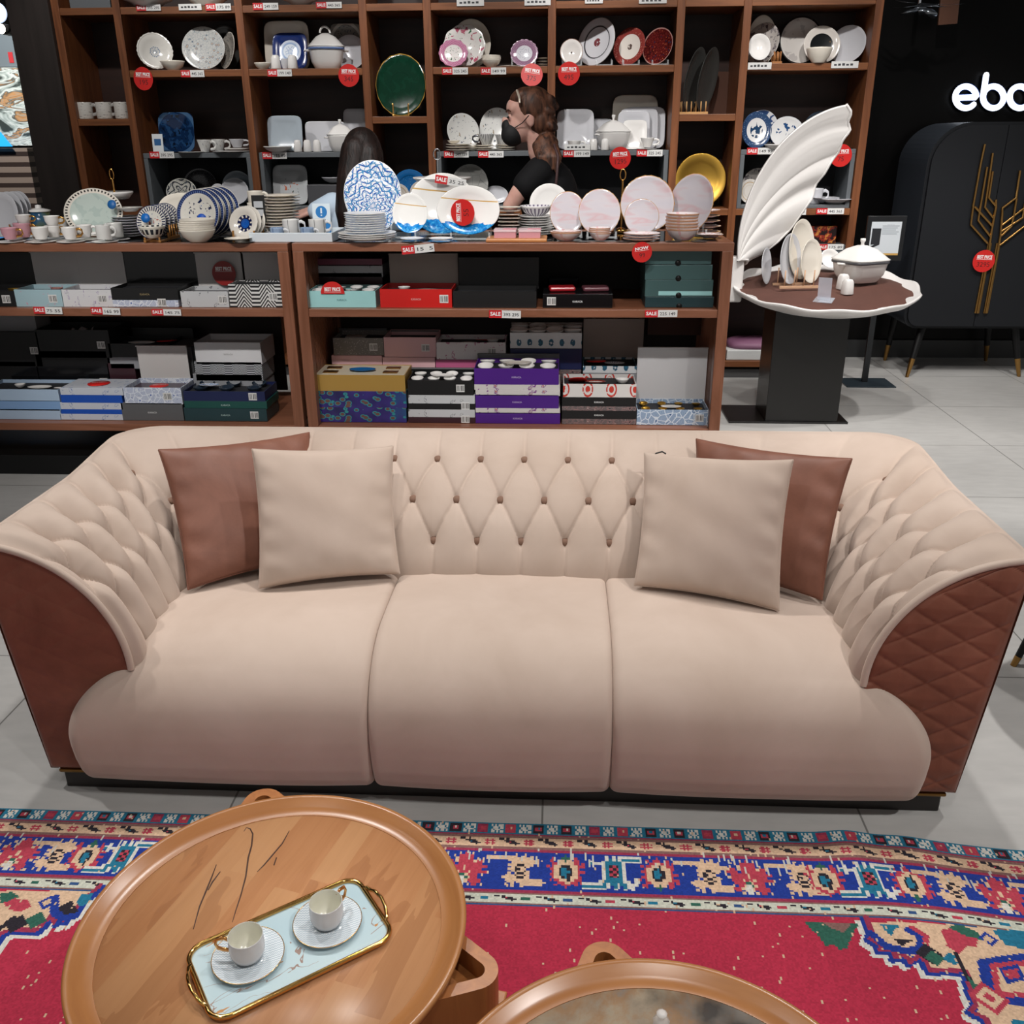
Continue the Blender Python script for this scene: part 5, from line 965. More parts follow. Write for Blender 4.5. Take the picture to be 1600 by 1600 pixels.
# raised wing: ribs fan from the hinge to the far edge; a runs from the outer to the inner edge
hinge = (1153, 408)
edge = [(1322, 164), (1330, 176), (1324, 190), (1328, 204), (1316, 218), (1310, 236), (1298, 252), (1288, 270), (1273, 288), (1268, 310), (1252, 332), (1236, 356), (1214, 378), (1190, 396), (1172, 404), (1162, 410)]
ctrl0 = [(1150, 300), (1228, 180)]
def cubic(p0, p1, p2, p3, u): return tuple((1-u)**3*p0[k]+3*(1-u)**2*u*p1[k]+3*(1-u)*u*u*p2[k]+u**3*p3[k] for k in (0, 1))
NA_, NB_ = 110, 60; W0 = np.zeros((NA_, NB_, 3)); YW = 5.42
ei = np.linspace(0, len(edge)-1, NA_)
for i in range(NA_):
    k = int(min(len(edge)-2, math.floor(ei[i]))); f = ei[i]-k; ex = edge[k][0]*(1-f)+edge[k+1][0]*f; ey = edge[k][1]*(1-f)+edge[k+1][1]*f
    s = i/(NA_-1); p1 = (hinge[0]-5+(34)*s, hinge[1]-108*(1-s)**1.3-6); p2 = (hinge[0]*.42+ex*.58-(2)*(1-s), hinge[1]*.15+ey*.85-22*(1-s)+10*s)
    if i == 0: p2 = ctrl0[1]
    else: m_ = max(0, 1-s*3); p2 = (p2[0]*(1-m_)+ctrl0[1][0]*m_, p2[1]*(1-m_)+ctrl0[1][1]*m_)
    for j in range(NB_):
        b = j/(NB_-1); q = cubic(hinge, p1, p2, (ex, ey), b); rib = 1-2*abs(math.sin(PI*(5.2*s+.15)))**1.3; dep = .08*math.sin(PI*s)*b+.011*rib*b*(1.15-.4*b)*min(1, max(0, (s-.08)/.22))+.10*b
        P = atY(q[0], q[1], YW+dep); W0[i, j] = (P[0]-TC.x, P[1]-TC.y, P[2])
wb = MB().grid(W0); o = wb.build('shell_wing', SHW, t); md = o.modifiers.new('thickness', 'SOLIDIFY'); md.thickness = .014; md.offset = 0
hx = W0[0, 0]; MB().box(hx[0]-.03, hx[0]+.045, .0, .07, .66, hx[2]+.02).build('hinge_block', SHW, t, bevel=.014, seg=3)
rimp = [tuple(p) for p in W0[:, -1][::3]]; MB().tube(rimp, .010, 8).build('wing_edge', SHW, t)
def on_top(px, py, base=.012):       # point on the suede plane seen at a pixel
    nrm = np.array(TT.to_3x3() @ Vector((0, 0, 1))); p0 = np.array(TT @ Vector((0, 0, base)))+np.array([TC.x, TC.y, 0]); d = ray(px, py); return CAMP+d*(((p0-CAMP)@nrm)/(d@nrm))
p = on_top(1340, 441); tureen(1340, 68, 66, p[1], p[2]+.004, 'white tureen with a dark dotted rim and lid knob on the suede shell table', 5, M('#4a4a4e', .4), X=p[0], rz=.45)
for c, y, l in ((1323, 460, 'white faceted shaker at the front, on the suede shell table'), (1316, 452, 'white faceted shaker behind its twin on the suede shell table')):
    p = on_top(c, y); shaker(c, 17, 24, p[1], p[2], l, 'faceted shakers', 4, X=p[0])
p = on_top(1242, 450); WDR = M('#c29b7c', .5); rk = rack(p[0], p[1], p[2]+.006, 4, .055, 'pale wooden peg rack holding plates on the shell table', WDR, .085, .12, .1); rk.rotation_euler.x = 0
for i, (c, y, w, h, m, l) in enumerate(((1193, 448, 26, 56, 'grey', 'grey plate seen nearly edge-on, next to the shell hinge'), (1228, 448, 36, 78, 'grey', 'tall grey plate second from the shell hinge in the peg rack'), (1262, 446, 34, 68, 'ivory', 'cream plate with concentric rings in the peg rack, facing the camera'), (1244, 440, 26, 92, 'ivory', 'tallest cream plate at the back of the peg rack'))):
    p = on_top(c, y); k = sz(p[1], p[2], p[0]); r = h*k/2; o = obj('plate', dish_mesh('coupe', P_[m]), None, (p[0], p[1]+.03, p[2]+r+.01), Euler((R(84), 0, R((62, 52, 46, 50)[i])), 'XYZ'), (r*.92, r, r)); tag(o, l, 'plate')
p = on_top(1292, 422); k = sz(p[1], p[2]); o = obj('bowl', dish_mesh('bowl', P_['white']), None, (p[0], p[1], p[2]+.055), Euler((R(60), 0, R(10)), 'XYZ'), (.06, .06, .05)); tag(o, 'small white bowl tipped up behind the clear sign holder on the shell table', 'bowl')
p = on_top(1287, 470); mb = MB(); mb.box(-.05, .05, -.04, .05, 0, .004); mb.box(-.035, .035, .0, .004, .004, .125); t2 = mb.build('sign_holder', glass('#dfe6f2', .35), None, (p[0], p[1], p[2]+.001), (TLT, 0, -.45)); tag(t2, 'clear acrylic sign holder on the suede of the shell table', 'sign holder')

# ------------------------------------------------------------------ black cabinet with gold branch handles
YF_ = 6.40; CBX0, CBX1, CBZ0, CBZ1 = Xat(1421, YF_, .6), 3.52, Zat(1500, 514, YF_), Zat(1590, 190, YF_)
cab = thing('cabinet', 'tall black rounded cabinet with gold branching handles on splayed legs under the lit sign', 'cabinet', (0, 0, 0))
def rrect(x0, x1, z0, z1, r1, r0, n=12, bulge=.0):
    P = []
    for cx, cz, r, a0 in ((x1-r1, z1-r1, r1, 0), (x0+r1, z1-r1, r1, PI/2), (x0+r0, z0+r0, r0, PI), (x1-r0, z0+r0, r0, 1.5*PI)):
        for i in range(n+1): a = a0+PI/2*i/n; P.append((cx+r*math.cos(a), cz+r*math.sin(a)))
    return P
CB = rrect(CBX0, CBX1, CBZ0, CBZ1, .25, .09)
CBM = M('#15171b', .55, 0, .3); EDG = M('#343a42', .5)
MB().prism(CB, YF_+.02, 6.96, 0, side=1).build('body', [CBM, EDG], cab, bevel=.012, seg=3)
seamX = Xat(1549, YF_, 1.0)
for a, b in ((CBX0+.018, seamX-.002), (seamX+.002, CBX1-.018)):
    P = rrect(CBX0+.018, CBX1-.018, CBZ0+.018, CBZ1-.018, .235, .075); P2 = []
    for x, z in P:
        x = min(max(x, a), b)
        if not P2 or (abs(P2[-1][0]-x)+abs(P2[-1][1]-z)) > 1e-5: P2.append((x, z))
    d_ = MB().prism(P2, YF_, YF_+.0195).build('door', CBM, cab)
    left = a < seamX-.1
    def z2(p): q = atY(1360+.275*p[0], 160+.275*p[1], YF_-.012); return (q[0], q[1], q[2])
    strokes = ([[(607, 1198), (670, 860), (690, 720), (712, 600), (713, 552)], [(665, 800), (570, 695), (585, 580), (627, 345), (650, 237)], [(680, 760), (612, 670), (625, 590), (663, 367)], [(690, 700), (592, 592)], [(697, 655), (650, 595), (672, 450), (695, 287)], [(713, 590), (672, 542), (695, 392)]] if left else
               [[(655, 1198), (718, 870), (738, 760), (748, 640), (750, 600), (828, 542), (850, 387)], [(735, 812), (872, 705), (905, 690), (925, 560)], [(740, 762), (800, 705), (815, 640), (830, 546)], [(742, 702), (880, 596), (890, 520)], [(741, 735), (865, 655), (876, 575)]])
    hb = MB()
    for i, sct in enumerate(strokes): hb.tube([z2(q) for q in sct], .0075 if i else .008, 8)
    b0 = [(592, 1198), (618, 1198), (690, 800), (668, 800)] if left else [(643, 1198), (667, 1198), (740, 800), (716, 800)]
    q = [z2(k_) for k_ in b0]; hb.add(q+[(x, y+.010, z) for x, y, z in q], [(0, 1, 2, 3), (0, 4, 5, 1), (2, 6, 7, 3), (1, 5, 6, 2), (3, 7, 4, 0)])
    hb.build('handle', GOLDD, d_)
def cleg(p0, p1, Y0, Y1):
    a = Vector(atY(*p0, Y0)); b = Vector(atY(*p1, Y1)); b.z = 0.0; a.z = CBZ0+.02; m_ = a.lerp(b, .66)
    l = MB().tube([a, m_], [.028, .019], 16).build('leg', BLACK, cab); MB().tube([m_, b], [.0195, .011], 16).build('brass_tip', GOLDD, l)
cleg((1441, 516), (1417, 588), 6.50, 6.40); cleg((1583, 518), (1592, 588), 6.50, 6.44); cleg((1398, 505), (1383, 558), 6.88, 6.92); cleg((1541, 520), (1541, 558), 6.88, 6.92)
# ------------------------------------------------------------------ lit sign on the black wall
YWL = 7.03
GLOW = emis('#eef4ff', 1.9); EDGE = M('#1f4f9c', .4)
sg = thing('illuminated_sign', 'glowing white round lettering on the black wall above the cabinet', 'sign', (0, 0, 0))
def wp(x, y, d=0): return tuple(atY(x, y, YWL-d))
def letter(paths):
    mb = MB()
    for P in paths:
        mb.tube([wp(x, y, .03) for x, y in P], .0185, 12, 0)
        for e in (P[0], P[-1]): mb.lathe([(0, -.0185), (.013, -.013), (.0185, 0), (.013, .013), (0, .0185)], 12, 0, 0, Matrix.Translation(wp(*e, .03)))
    o = mb.build('letter', GLOW, sg)
    b2 = MB()
    for P in paths: b2.tube([wp(x, y, .012) for x, y in P], .0225, 8, 0)
    b2.build('letter_halo', EDGE, o)  # blue backing paints the halo around the lit letters
def arc(cx, cy, rx, ry, a0, a1, n=30): return [(cx+rx*math.cos(R(a)), cy-ry*math.sin(R(a))) for a in np.linspace(a0, a1, n)]
letter([[(1494, 153), (1525, 152)]+arc(1509, 152, 16.5, 17, 3, 318)])
letter([[(1541, 117), (1536, 150)], arc(1552, 152, 16, 17, 0, 360, 40)])
letter([arc(1593.5, 152, 16, 17, 0, 360, 40)])
# ------------------------------------------------------------------ poster stand
YP = 6.22; xc = Xat(1354, YP, .1)
ps = thing('poster_stand', 'black framed poster stand with a square steel base beside the shell table', 'poster stand', (xc, YP, 0))
MB().box(-.15, .17, -.12, .12, 0, .008).build('base', M('#39444c', .35, .3), ps, bevel=.002); MB().box(-.018, .018, .0, .02, .008, .86).build('pole', M('#15181b', .4), ps)
zb_, zt_ = Zat(1385, 407, YP), Zat(1385, 337, YP); MB().box(-.125, .115, -.02, 0, zb_, zt_).build('frame', M('#17181a', .35), ps, bevel=.002)
mb = MB(); mb.box(-.098, .088, -.022, -.02, zb_+.035, zt_-.035, 0); mb.box(-.09, -.035, -.0225, -.022, zb_+.10, zt_-.075, 1); mb.box(-.098, .088, -.0225, -.022, zb_+.035, zb_+.047, 2)
for i in range(5): mb.box(-.03, .075-.01*(i % 3), -.0225, -.022, zt_-.062-.012*i, zt_-.058-.012*i, 3)
mb.add([(x, -.0228, zb_+z) for x, z in ((-.09, .09), (-.035, .115), (-.035, .10), (-.09, .075))], [(0, 1, 2, 3)], 1)
put_text(mb, '.......', .02, zt_-.045, -.0226, .03, 3); mb.build('poster', [M('#c9cfd4', .4), M('#26282c', .4), M('#c39a55', .4), M('#8d949b', .5)], ps)
# ------------------------------------------------------------------ reflections in the black wall, modelled solid: leaf chandelier, wooden box
pc = thing('chandelier_reflection', 'modelled reflection of a silver leaf-petal chandelier at the top edge of the black wall', 'reflection', wp(1436, 6, .35))
for i in range(9):
    a = -1.1+i*.275; mb = MB(); L = .20+.05*(i % 3); A = np.zeros((16, 5, 3))
    for j in range(16):
        u = j/15; r = L*u; w = .038*math.sin(PI*min(1, u*.95+.05))
        for k in range(5): v = (k-2)/2; A[j, k] = (math.sin(a)*r+v*w*math.cos(a), -.05-.08*math.sin(PI*u)+.015*v*v, -math.cos(a)*r*.55+.07*u*u+.0*v)
    mb.grid(A).build('petal', M('#7f858c', .25, .9), pc)
MB().tube([(0, 0, 0), (0, 0, .5)], .012, 8).build('stem', CHROME, pc)
t = MB().box(-.06, .06, 0, .02, 0, .3).build('box_reflection', M('#6b4634', .35), None, wp(1481, 38, .2), (0, -.06, 0), bevel=.003); tag(t, 'modelled reflection of a brown wooden box beside the silver leaf chandelier', 'panel')  # wooden box mirrored in the glossy wall, modelled as a board
# ------------------------------------------------------------------ off to the right: neighbouring table leg
a = atZ(1583, 1040, 0); nb = thing('side_table', 'black side table beyond the quilted arm, one gold-tipped leg in view', 'table', (a[0], a[1], 0))
for dx, dy in ((0, 0), (.62, 0), (0, -.5), (.62, -.5)):
    sx_ = .12 if dx == 0 else -.12
    l = MB().tube([(dx+sx_, dy+.02, .40), (dx+sx_*.085, dy, .034)], [.017, .0105], 14).build('leg', BLACK, nb); MB().tube([(dx+sx_*.085, dy, .034), (dx, dy, 0)], [.011, .009], 14).build('brass_tip', GOLDD, l)
MB().lathe([(0, 0), (.355, 0), (.365, .01), (.355, .03), (0, .03)], 48, 0, 0, Matrix.Translation((.31, -.24, .40))).build('tabletop', BLACK, nb)
# ------------------------------------------------------------------ shop floor beyond the dark column
YLF = 9.2
def lp(x, y, Y=YLF): return atY(x, y, Y)
g = G('cutlery_wall', .3); xx, yy, zz = g.xyz(); nz = g.noise(1.0, 3, g.mp((2.4, 1, 9)), .6, 1.5); CUTM = g.col(g.ramp(nz, [(0, '#1d2422'), (.36, '#3c4441'), (.45, '#a9b5b0'), (.5, '#cfd6d1'), (.55, '#4c5350'), (.60, '#b98a5a'), (.66, '#8e9a95'), (.72, '#2a302f')]))
a, b = lp(-60, 228), lp(64, 105); t = MB().box(a[0], b[0], YLF, YLF+.3, a[2], b[2]).build('cutlery_display', CUTM); tag(t, 'glittering wall display of wavy cutlery rows beyond the dark column', 'display', kind='stuff')
a, b = lp(-60, 300), lp(64, 231); g = G('slats', .5); x, y, z = g.xyz(); SLM = g.col(g.mix(g.ma('GREATER_THAN', g.ma('FRACT', g.ma('MULTIPLY', z, 11.0)), .55), '#7b6e64', '#2c211d'))
t = MB().box(a[0], b[0], YLF-.25, YLF+.1, a[2]-.6, b[2]).build('slatted_counter', SLM); tag(t, 'brown slatted counter under the cutlery display beyond the dark column', 'counter')
t = MB().prism([(lp(-60, 228, YLF-.3)[0], lp(0, 229, YLF-.3)[2]), (lp(19, 229, YLF-.3)[0], lp(0, 229, YLF-.3)[2]), (lp(0, 206, YLF-.3)[0], lp(0, 206, YLF-.3)[2]), (lp(-60, 206, YLF-.3)[0], lp(0, 206, YLF-.3)[2])], YLF-.31, YLF-.29).build('blue_board', emis('#1f95e8', .8)); tag(t, 'bright blue slanted board before the cutlery display', 'board')
a, b = lp(-60, 104), lp(40, 50); mb = MB(); mb.box(a[0], b[0], YLF+.1, YLF+.15, a[2], b[2], 0); c1, c2 = lp(6, 97), lp(10, 80); mb.box(c1[0], c2[0], YLF+.095, YLF+.1, c1[2], c2[2], 1); t = mb.build('grey_panel', [M('#5f6a70', .5), M('#a8232a', .5)]); tag(t, 'grey upper panel with a small red mark beyond the dark column', 'panel')
a = lp(2, 45, 8.6); t = thing('spotlight', 'bright round spotlight beyond the dark column', 'spotlight', tuple(a)); MB().lathe([(0, -.0), (.045, 0), (.04, .12), (0, .12)], 20, 0, 0, Matrix.Rotation(PI/2, 4, 'X')).build('lamp_body', M('#1a1a1a', .4), t, (0, .12, 0)); MB().lathe([(0, 0), (.038, 0)], 20, 0, 0, FRONT).build('lens', emis('#fff4e0', 9), t, (0, -.004, 0))
a = lp(-3, 20, 8.8); t = MB().lathe([(0, 0), (.08, 0), (.08, .02), (0, .02)], 30, 0, 0, FRONT).build('round_sign', emis('#c9dcff', .9), None, tuple(a)); tag(t, 'pale glowing round sign at the top corner beyond the dark column', 'sign')
# ------------------------------------------------------------------ rug: knots coloured one by one on a fine grid
RA = np.array(atZ(0, 1265, 0)[:2]); RB = np.array(atZ(1250, 1302, 0)[:2]); RU = (RB-RA)/np.linalg.norm(RB-RA); RV = np.array([RU[1], -RU[0]])     # along the edge, toward the camera
if RV[1] > 0: RV = -RV
UR = float((np.array(atZ(1330, 1304, 0)[:2])-RA)@RU); US = float((np.array(atZ(1610, 1313, 0)[:2])-RA)@RU)
def sag(u): return .042*sstep(UR, US, u)
def ruv(px, py): q = np.array(atZ(px, py, .006)[:2])-RA; u, v = float(q@RU), float(q@RV); return u, v-float(sag(u))
KN = .0042; U0, U1, V1 = -.75, 3.0, 1.30; nu, nv = int((U1-U0)/KN), int(V1/KN)
UU, VV = np.meshgrid(U0+(np.arange(nu)+.5)*KN, (np.arange(nv)+.5)*KN, indexing='ij')
pal = {k: np.array(lin(v)) for k, v in dict(r='#a42a41', b='#1b3486', t='#1f6a86', c='#c7a98d', w='#c5c3bb', p='#a83a4b', k='#26222a', g='#2b5a4c', m='#8d2f49', n='#2c4a76', o='#b9bcae', d='#7a5a55').items()}
IMG = np.zeros((nu, nv, 3)); IMG[:] = pal['r']
bv = [max(0.0, ruv(900, y)[1]) for y in (1289, 1305, 1309, 1327, 1333, 1391.5, 1398, 1414, 1418)]
def band(a, b, c): IMG[(VV >= a) & (VV < b)] = pal[c]
band(-1, bv[1], 't'); band(bv[1], bv[2], 'm'); band(bv[2], bv[3], 'c'); band(bv[3], bv[4], 'm'); band(bv[4], bv[5], 'b'); band(bv[5], bv[6], 'm'); band(bv[6], bv[7], 'o'); band(bv[7], bv[8], 'n')
for v0 in (bv[2], bv[3], bv[6], bv[7]): band(v0-.002, v0+.0035, 'd')
def stamp(u0, v0, art, w, h, flip=False, remap=None):
    rows = art.strip('\n').split('\n'); nr, nc = len(rows), max(map(len, rows)); rows = [r.ljust(nc, '.') for r in rows]
    i0, i1 = int((u0-w/2-U0)/KN), int((u0+w/2-U0)/KN)+1; j0, j1 = int((v0-h/2)/KN), int((v0+h/2)/KN)+1
    for i in range(max(0, i0), min(nu, i1)):
        for j in range(max(0, j0), min(nv, j1)):
            a = (U0+(i+.5)*KN-u0)/w+.5; b = ((j+.5)*KN-v0)/h+.5
            if 0 <= a < 1 and 0 <= b < 1:
                if flip: b = 1-b-1e-6
                ch = rows[int(b*nr)][int(a*nc)]
                if ch != '.': IMG[i, j] = pal[(remap or {}).get(ch, ch)]
HOOK = '''
.........c..c......
cccccccccc.cc.c....
ccccccccccccccc....
.......cccccccccc..
........ccccccccc..
.......ccckkccc.c..
........ckcckc.....
.......cckkcc......
........ckcckc.....
.......c.ckkcc.....
......ccckcckc.....
.....ccccckkcc.....
......cccccccccccc.
.......cc.ccccccccc
......c.c..ccccccc.
........c..c.......
'''
THOOK = '''
.......w.w.wwwwwww
...w...wtwtwtttttt
..ww..wtttttwwwwww
..twwwwtttttw.....
...w..wtkpktw.....
......wtpkptw.....
......wtkpktw.....
......wtpkptw.....
......wtkpktw.....
......wtttttw..w..
.....wttttttww.ww.
wwwwwwtwttwttwww..
tttttttw.tw.tww...
wwwwwww..w..w.w...
'''
BLOS = '''
.......g........
..p...ggg..p....
.pp..ccgcc.pp...
..ppcccccccpp.p.
p.pccckkkcccppp.
.ppcckttkkccp...
..pccktttkccppp.
.ppcckttkkccp...
..pcccktkcccpp..
.p.ppccckccppp..
....pppccppp.p..
...p..ppp..p....
.......p........
'''
REDF = '''
......c.pp.c......
....c.pppppp......
..c..cpppppp.c.c..
.cpp.cppppppcppc..
.pppp.ppppppppp...
c.ppppppcpppppppp.
.cppppppcpppppp...
..ppppcpppcppppppc
...ppppggcpppp.c..
..c.ppcwwgcppp....
.cpppcwwwcppppp...
...pp.cwwc.pppp...
.....c.ww.c.pp.c..
'''
bm = (bv[4]+bv[5])/2; bh = (bv[5]-bv[4])*.92
for px, k in ((-45, 'H'), (28, 'R'), (80, 'H'), (135, 'B'), (188, 'T'), (255, 'B'), (320, 'H'), (385, 'R'), (450, 'H'), (520, 'B'), (590, 'T'), (660, 'B'), (727, 'R'), (806, 'H'), (886, 'B'), (957, 'T'), (1031, 'b'), (1101, 'H'), (1172, 'R'), (1247, 'H'), (1291, 'B'), (1356, 'T'), (1424, 'b'), (1478, 'H'), (1557, 'R'), (1625, 'H')):
    u = ruv(px, 1361+max(0, px-900)*.030-(max(0, 900-px))*.03)[0]
    art, w = {'H': (HOOK, .135), 'T': (THOOK, .140), 'B': (BLOS, .092), 'b': (BLOS, .092), 'R': (REDF, .110)}[k]
    stamp(u, bm, art, w, bh, flip=(k == 'b'))
for i, u in enumerate(np.arange(ruv(1625, 1385)[0]+.10, U1, .098)): stamp(u, bm, (BLOS, THOOK, BLOS, HOOK, REDF, HOOK)[i % 6], (.092, .14, .092, .135, .11, .135)[i % 6], bh, flip=(i % 6 == 2))
BIRD = '''
kk.k....
..kkkk..
...kpkk.
....kkkk
......k.
'''
SP = '''
.p.p.
ppppp
.pcp.
ppppp
.p.p.
'''
XX = '''
w.w.ww
.www.w
w.www.
ww.w.w
'''
SQ = '''
kkkkk
kpcpk
kpppk
kkkkk
'''
for i, u in enumerate(np.arange(U0+.05, U1, .046)):
    w1 = (bv[2]+bv[3])/2; h1 = (bv[3]-bv[2])*.66
    if i % 2: stamp(u, w1, BIRD, .048, h1, remap={'p': 'pkt'[(i//2) % 3]})
    else: stamp(u, w1, SP, .026, h1*.8)
    w2 = (bv[6]+bv[7])/2; h2 = (bv[7]-bv[6])*.66
    if i % 2: stamp(u*1.0, w2, BIRD, .05, h2, remap={'p': 'ptc'[(i//2) % 3]})
    else: stamp(u, w2, SP, .020, h2*.45, remap={'p': 'ptgn'[(i//2) % 4], 'c': 'c'})
    w0 = bv[1]*.52; h0 = bv[1]*.8
for i, u in enumerate(np.arange(U0+.02, U1, .0335)):
    if i % 2: stamp(u, w0, XX, .027, h0)
    else: stamp(u, w0, SQ, .026, h0, remap={'k': 'kmpk'[(i//2) % 4], 'c': 'wpct'[(i//2) % 4]})
def polym(P):
    m = np.zeros(UU.shape, bool); n = len(P)
    for k in range(n):
        (x0, y0), (x1, y1) = P[k], P[(k+1) % n]
        if y0 == y1: continue
        c = ((y0 <= VV) & (VV < y1)) | ((y1 <= VV) & (VV < y0)); xi = x0+(VV-y0)*(x1-x0)/(y1-y0); m ^= c & (UU < xi)
    return m
def poly(pts, c, world=False): IMG[polym([ruv(*p) for p in pts] if not world else pts)] = pal[c]
def line(pts, c, w=.006):
    P = [ruv(*p) for p in pts]
    for (x0, y0), (x1, y1) in zip(P[:-1], P[1:]):
        L2 = (x1-x0)**2+(y1-y0)**2+1e-12; t = np.clip(((UU-x0)*(x1-x0)+(VV-y0)*(y1-y0))/L2, 0, 1); IMG[np.hypot(UU-x0-t*(x1-x0), VV-y0-t*(y1-y0)) < w] = pal[c]
def blob(px, py, r, c, k=1.0):
    u, v = ruv(px, py); IMG[np.abs(UU-u)*k+np.abs(VV-v) < r] = pal[c]
# corner ornament beyond the quilted arm
SPN = [(1343, 1441), (1352, 1462), (1350, 1475), (1366, 1484), (1366, 1492), (1388, 1492), (1388, 1504), (1404, 1500), (1412, 1511), (1430, 1500), (1444, 1524), (1500, 1525), (1508, 1560), (1516, 1578), (1508, 1588), (1532, 1600), (1545, 1640), (1700, 1700), (1900, 1640), (1900, 1455)]
poly(SPN, 'c'); line(SPN[:17], 'w', .008); line([(x+6, y-5) for x, y in SPN[:17]], 'b', .0075); line([(x+10, y-9) for x, y in SPN[:17]], 'm', .005)
poly([(1256, 1439), (1268, 1452), (1280, 1462), (1290, 1478), (1304, 1474), (1312, 1484), (1324, 1480), (1332, 1460), (1342, 1442)], 'g'); poly([(1284, 1440), (1300, 1450), (1318, 1456), (1330, 1442)], 'd')
poly([(1375, 1444), (1392, 1462), (1398, 1452), (1408, 1446)], 't'); poly([(1396, 1466), (1408, 1478), (1428, 1468)], 'k'); line([(1420, 1452), (1440, 1462), (1440, 1480), (1420, 1486), (1385, 1478), (1362, 1458)], 'b', .009); line([(1424, 1448), (1447, 1462), (1446, 1484)], 'p', .006)
poly([(1470, 1452), (1480, 1478), (1500, 1490), (1512, 1476), (1525, 1480), (1528, 1466), (1500, 1448)], 'p'); poly([(1480, 1447), (1510, 1462), (1535, 1468), (1530, 1456), (1500, 1444)], 'g'); blob(1452, 1490, .028, 'k'); blob(1460, 1496, .02, 'g'); blob(1488, 1498, .016, 't', .8); blob(1545, 1466, .02, 'b'); blob(1545, 1466, .010, 'c')
poly([(1550, 1452), (1572, 1476), (1600, 1482), (1640, 1490), (1640, 1462), (1590, 1452)], 't'); line([(1495, 1490), (1512, 1525), (1528, 1550)], 'k', .005); poly([(1512, 1524), (1528, 1540), (1524, 1558)], 'g')
line([(1640, 1492), (1560, 1502), (1538, 1506), (1545, 1540), (1558, 1560), (1640, 1566)], 'b', .012); line([(1640, 1500), (1552, 1508), (1560, 1552), (1640, 1556)], 'p', .006); poly([(1560, 1512), (1590, 1506), (1602, 1530), (1575, 1536)], 'b'); poly([(1566, 1516), (1590, 1512), (1594, 1526), (1576, 1530)], 'p')
blob(1546, 1558, .038, 'p'); blob(1546, 1558, .027, 'c'); blob(1546, 1558, .011, 'p'); poly([(1580, 1590), (1620, 1600), (1620, 1620), (1585, 1612)], 't')
# corner ornament by the plain arm
SPL = [(-200, 1500), (-10, 1494), (10, 1466), (22, 1461), (66, 1461), (78, 1448), (88, 1439), (92, 1450), (98, 1440), (106, 1447), (112, 1438), (122, 1434), (133, 1418), (150, 1404), (165, 1391), (-200, 1391)]
poly(SPL, 'c'); line(SPL[1:15], 'w', .008); line([(x-4, y-5) for x, y in SPL[1:15]], 'b', .0075); line([(x-8, y-9) for x, y in SPL[1:15]], 'm', .005)
poly([(4, 1410), (16, 1402), (44, 1405), (50, 1416), (30, 1424), (14, 1420)], 'p'); poly([(0, 1394), (20, 1393), (30, 1400), (10, 1408), (0, 1412)], 'g'); blob(26, 1442, .026, 'k'); blob(56, 1437, .024, 'g'); blob(74, 1409, .02, 'b'); blob(74, 1409, .011, 'c'); poly([(118, 1410), (126, 1396), (145, 1395), (140, 1408), (128, 1416)], 't'); blob(102, 1422, .028, 'k'); line([(86, 1402), (84, 1424), (98, 1434), (118, 1430)], 'b', .009); line([(0, 1450), (20, 1434)], 'k', .006)
# medallion between the tables
MD = [(600, 1700), (640, 1640), (690, 1600), (722, 1568), (742, 1548), (752, 1560), (760, 1552), (764, 1572), (780, 1600), (800, 1680)]
poly(MD, 'c'); line(MD, 'k', .009); poly([(560, 1760), (660, 1640), (715, 1578), (735, 1566), (748, 1580), (740, 1640), (700, 1800)], 'b')
# wear, pile tone
rn = RNG.random(UU.shape); IMG *= (.86+.28*rn)[..., None]
lowf = np.repeat(np.repeat(RNG.random((nu//40+2, nv//40+2)), 40, 0), 40, 1)[:nu, :nv]
for _ in range(2): lowf = (lowf+np.roll(lowf, 13, 0)+np.roll(lowf, 13, 1)+np.roll(lowf, -13, 0)+np.roll(lowf, -13, 1))/5
IMG *= (.90+.2*lowf)[..., None]
for _ in range(1900):
    i, j = RNG.integers(0, nu), RNG.integers(0, nv); L = RNG.integers(1, 3); IMG[i, j:j+L] = pal['c']*.9
for _ in range(150):
    i, j = RNG.integers(0, nu), int(bv[4]/KN)+RNG.integers(-3, 8); IMG[i:i+1, j:j+RNG.integers(2, 7)] = pal['w']*.8
def wave_z(u, v): return .0045+.009*np.exp(-((u-UR+.02)/.05)**2)*np.exp(-(v/.16)**2)+.004*np.exp(-((u-UR-.12)/.05)**2)*np.exp(-(v/.14)**2)
ue, ve = U0+np.arange(nu+1)*KN, np.arange(nv+1)*KN; A, B = np.meshgrid(ue, ve, indexing='ij'); Zg = wave_z(A, B)
B2 = B+sag(A)
vx = RA[0]+A*RU[0]+B2*RV[0]; vy = RA[1]+A*RU[1]+B2*RV[1]
me = bpy.data.meshes.new('rug'); NV = (nu+1)*(nv+1); NF = nu*nv
me.vertices.add(NV); me.vertices.foreach_set('co', np.stack([vx, vy, Zg], -1).reshape(-1))
ii, jj = np.meshgrid(np.arange(nu), np.arange(nv), indexing='ij'); a0 = (ii*(nv+1)+jj).ravel(); quad = np.stack([a0, a0+1, a0+nv+2, a0+nv+1], -1)
me.loops.add(NF*4); me.loops.foreach_set('vertex_index', quad.ravel().astype(np.int32)); me.polygons.add(NF); me.polygons.foreach_set('loop_start', np.arange(0, NF*4, 4, dtype=np.int32)); me.update(calc_edges=True)
at = me.color_attributes.new('knots', 'FLOAT_COLOR', 'CORNER'); cc = np.ones((NF, 4, 4), np.float32); cc[..., :3] = IMG.reshape(-1, 1, 3); at.data.foreach_set('color', cc.ravel()); me.validate()
g = G('knotted_wool', .95, 0, .1); vc = g.n('VertexColor', layer_name='knots').outputs[0]; g.set(g.b, 'Sheen Weight', .15); nz = g.noise(260, 2); g.bump(nz, .35, .003); me.materials.append(g.col(vc))
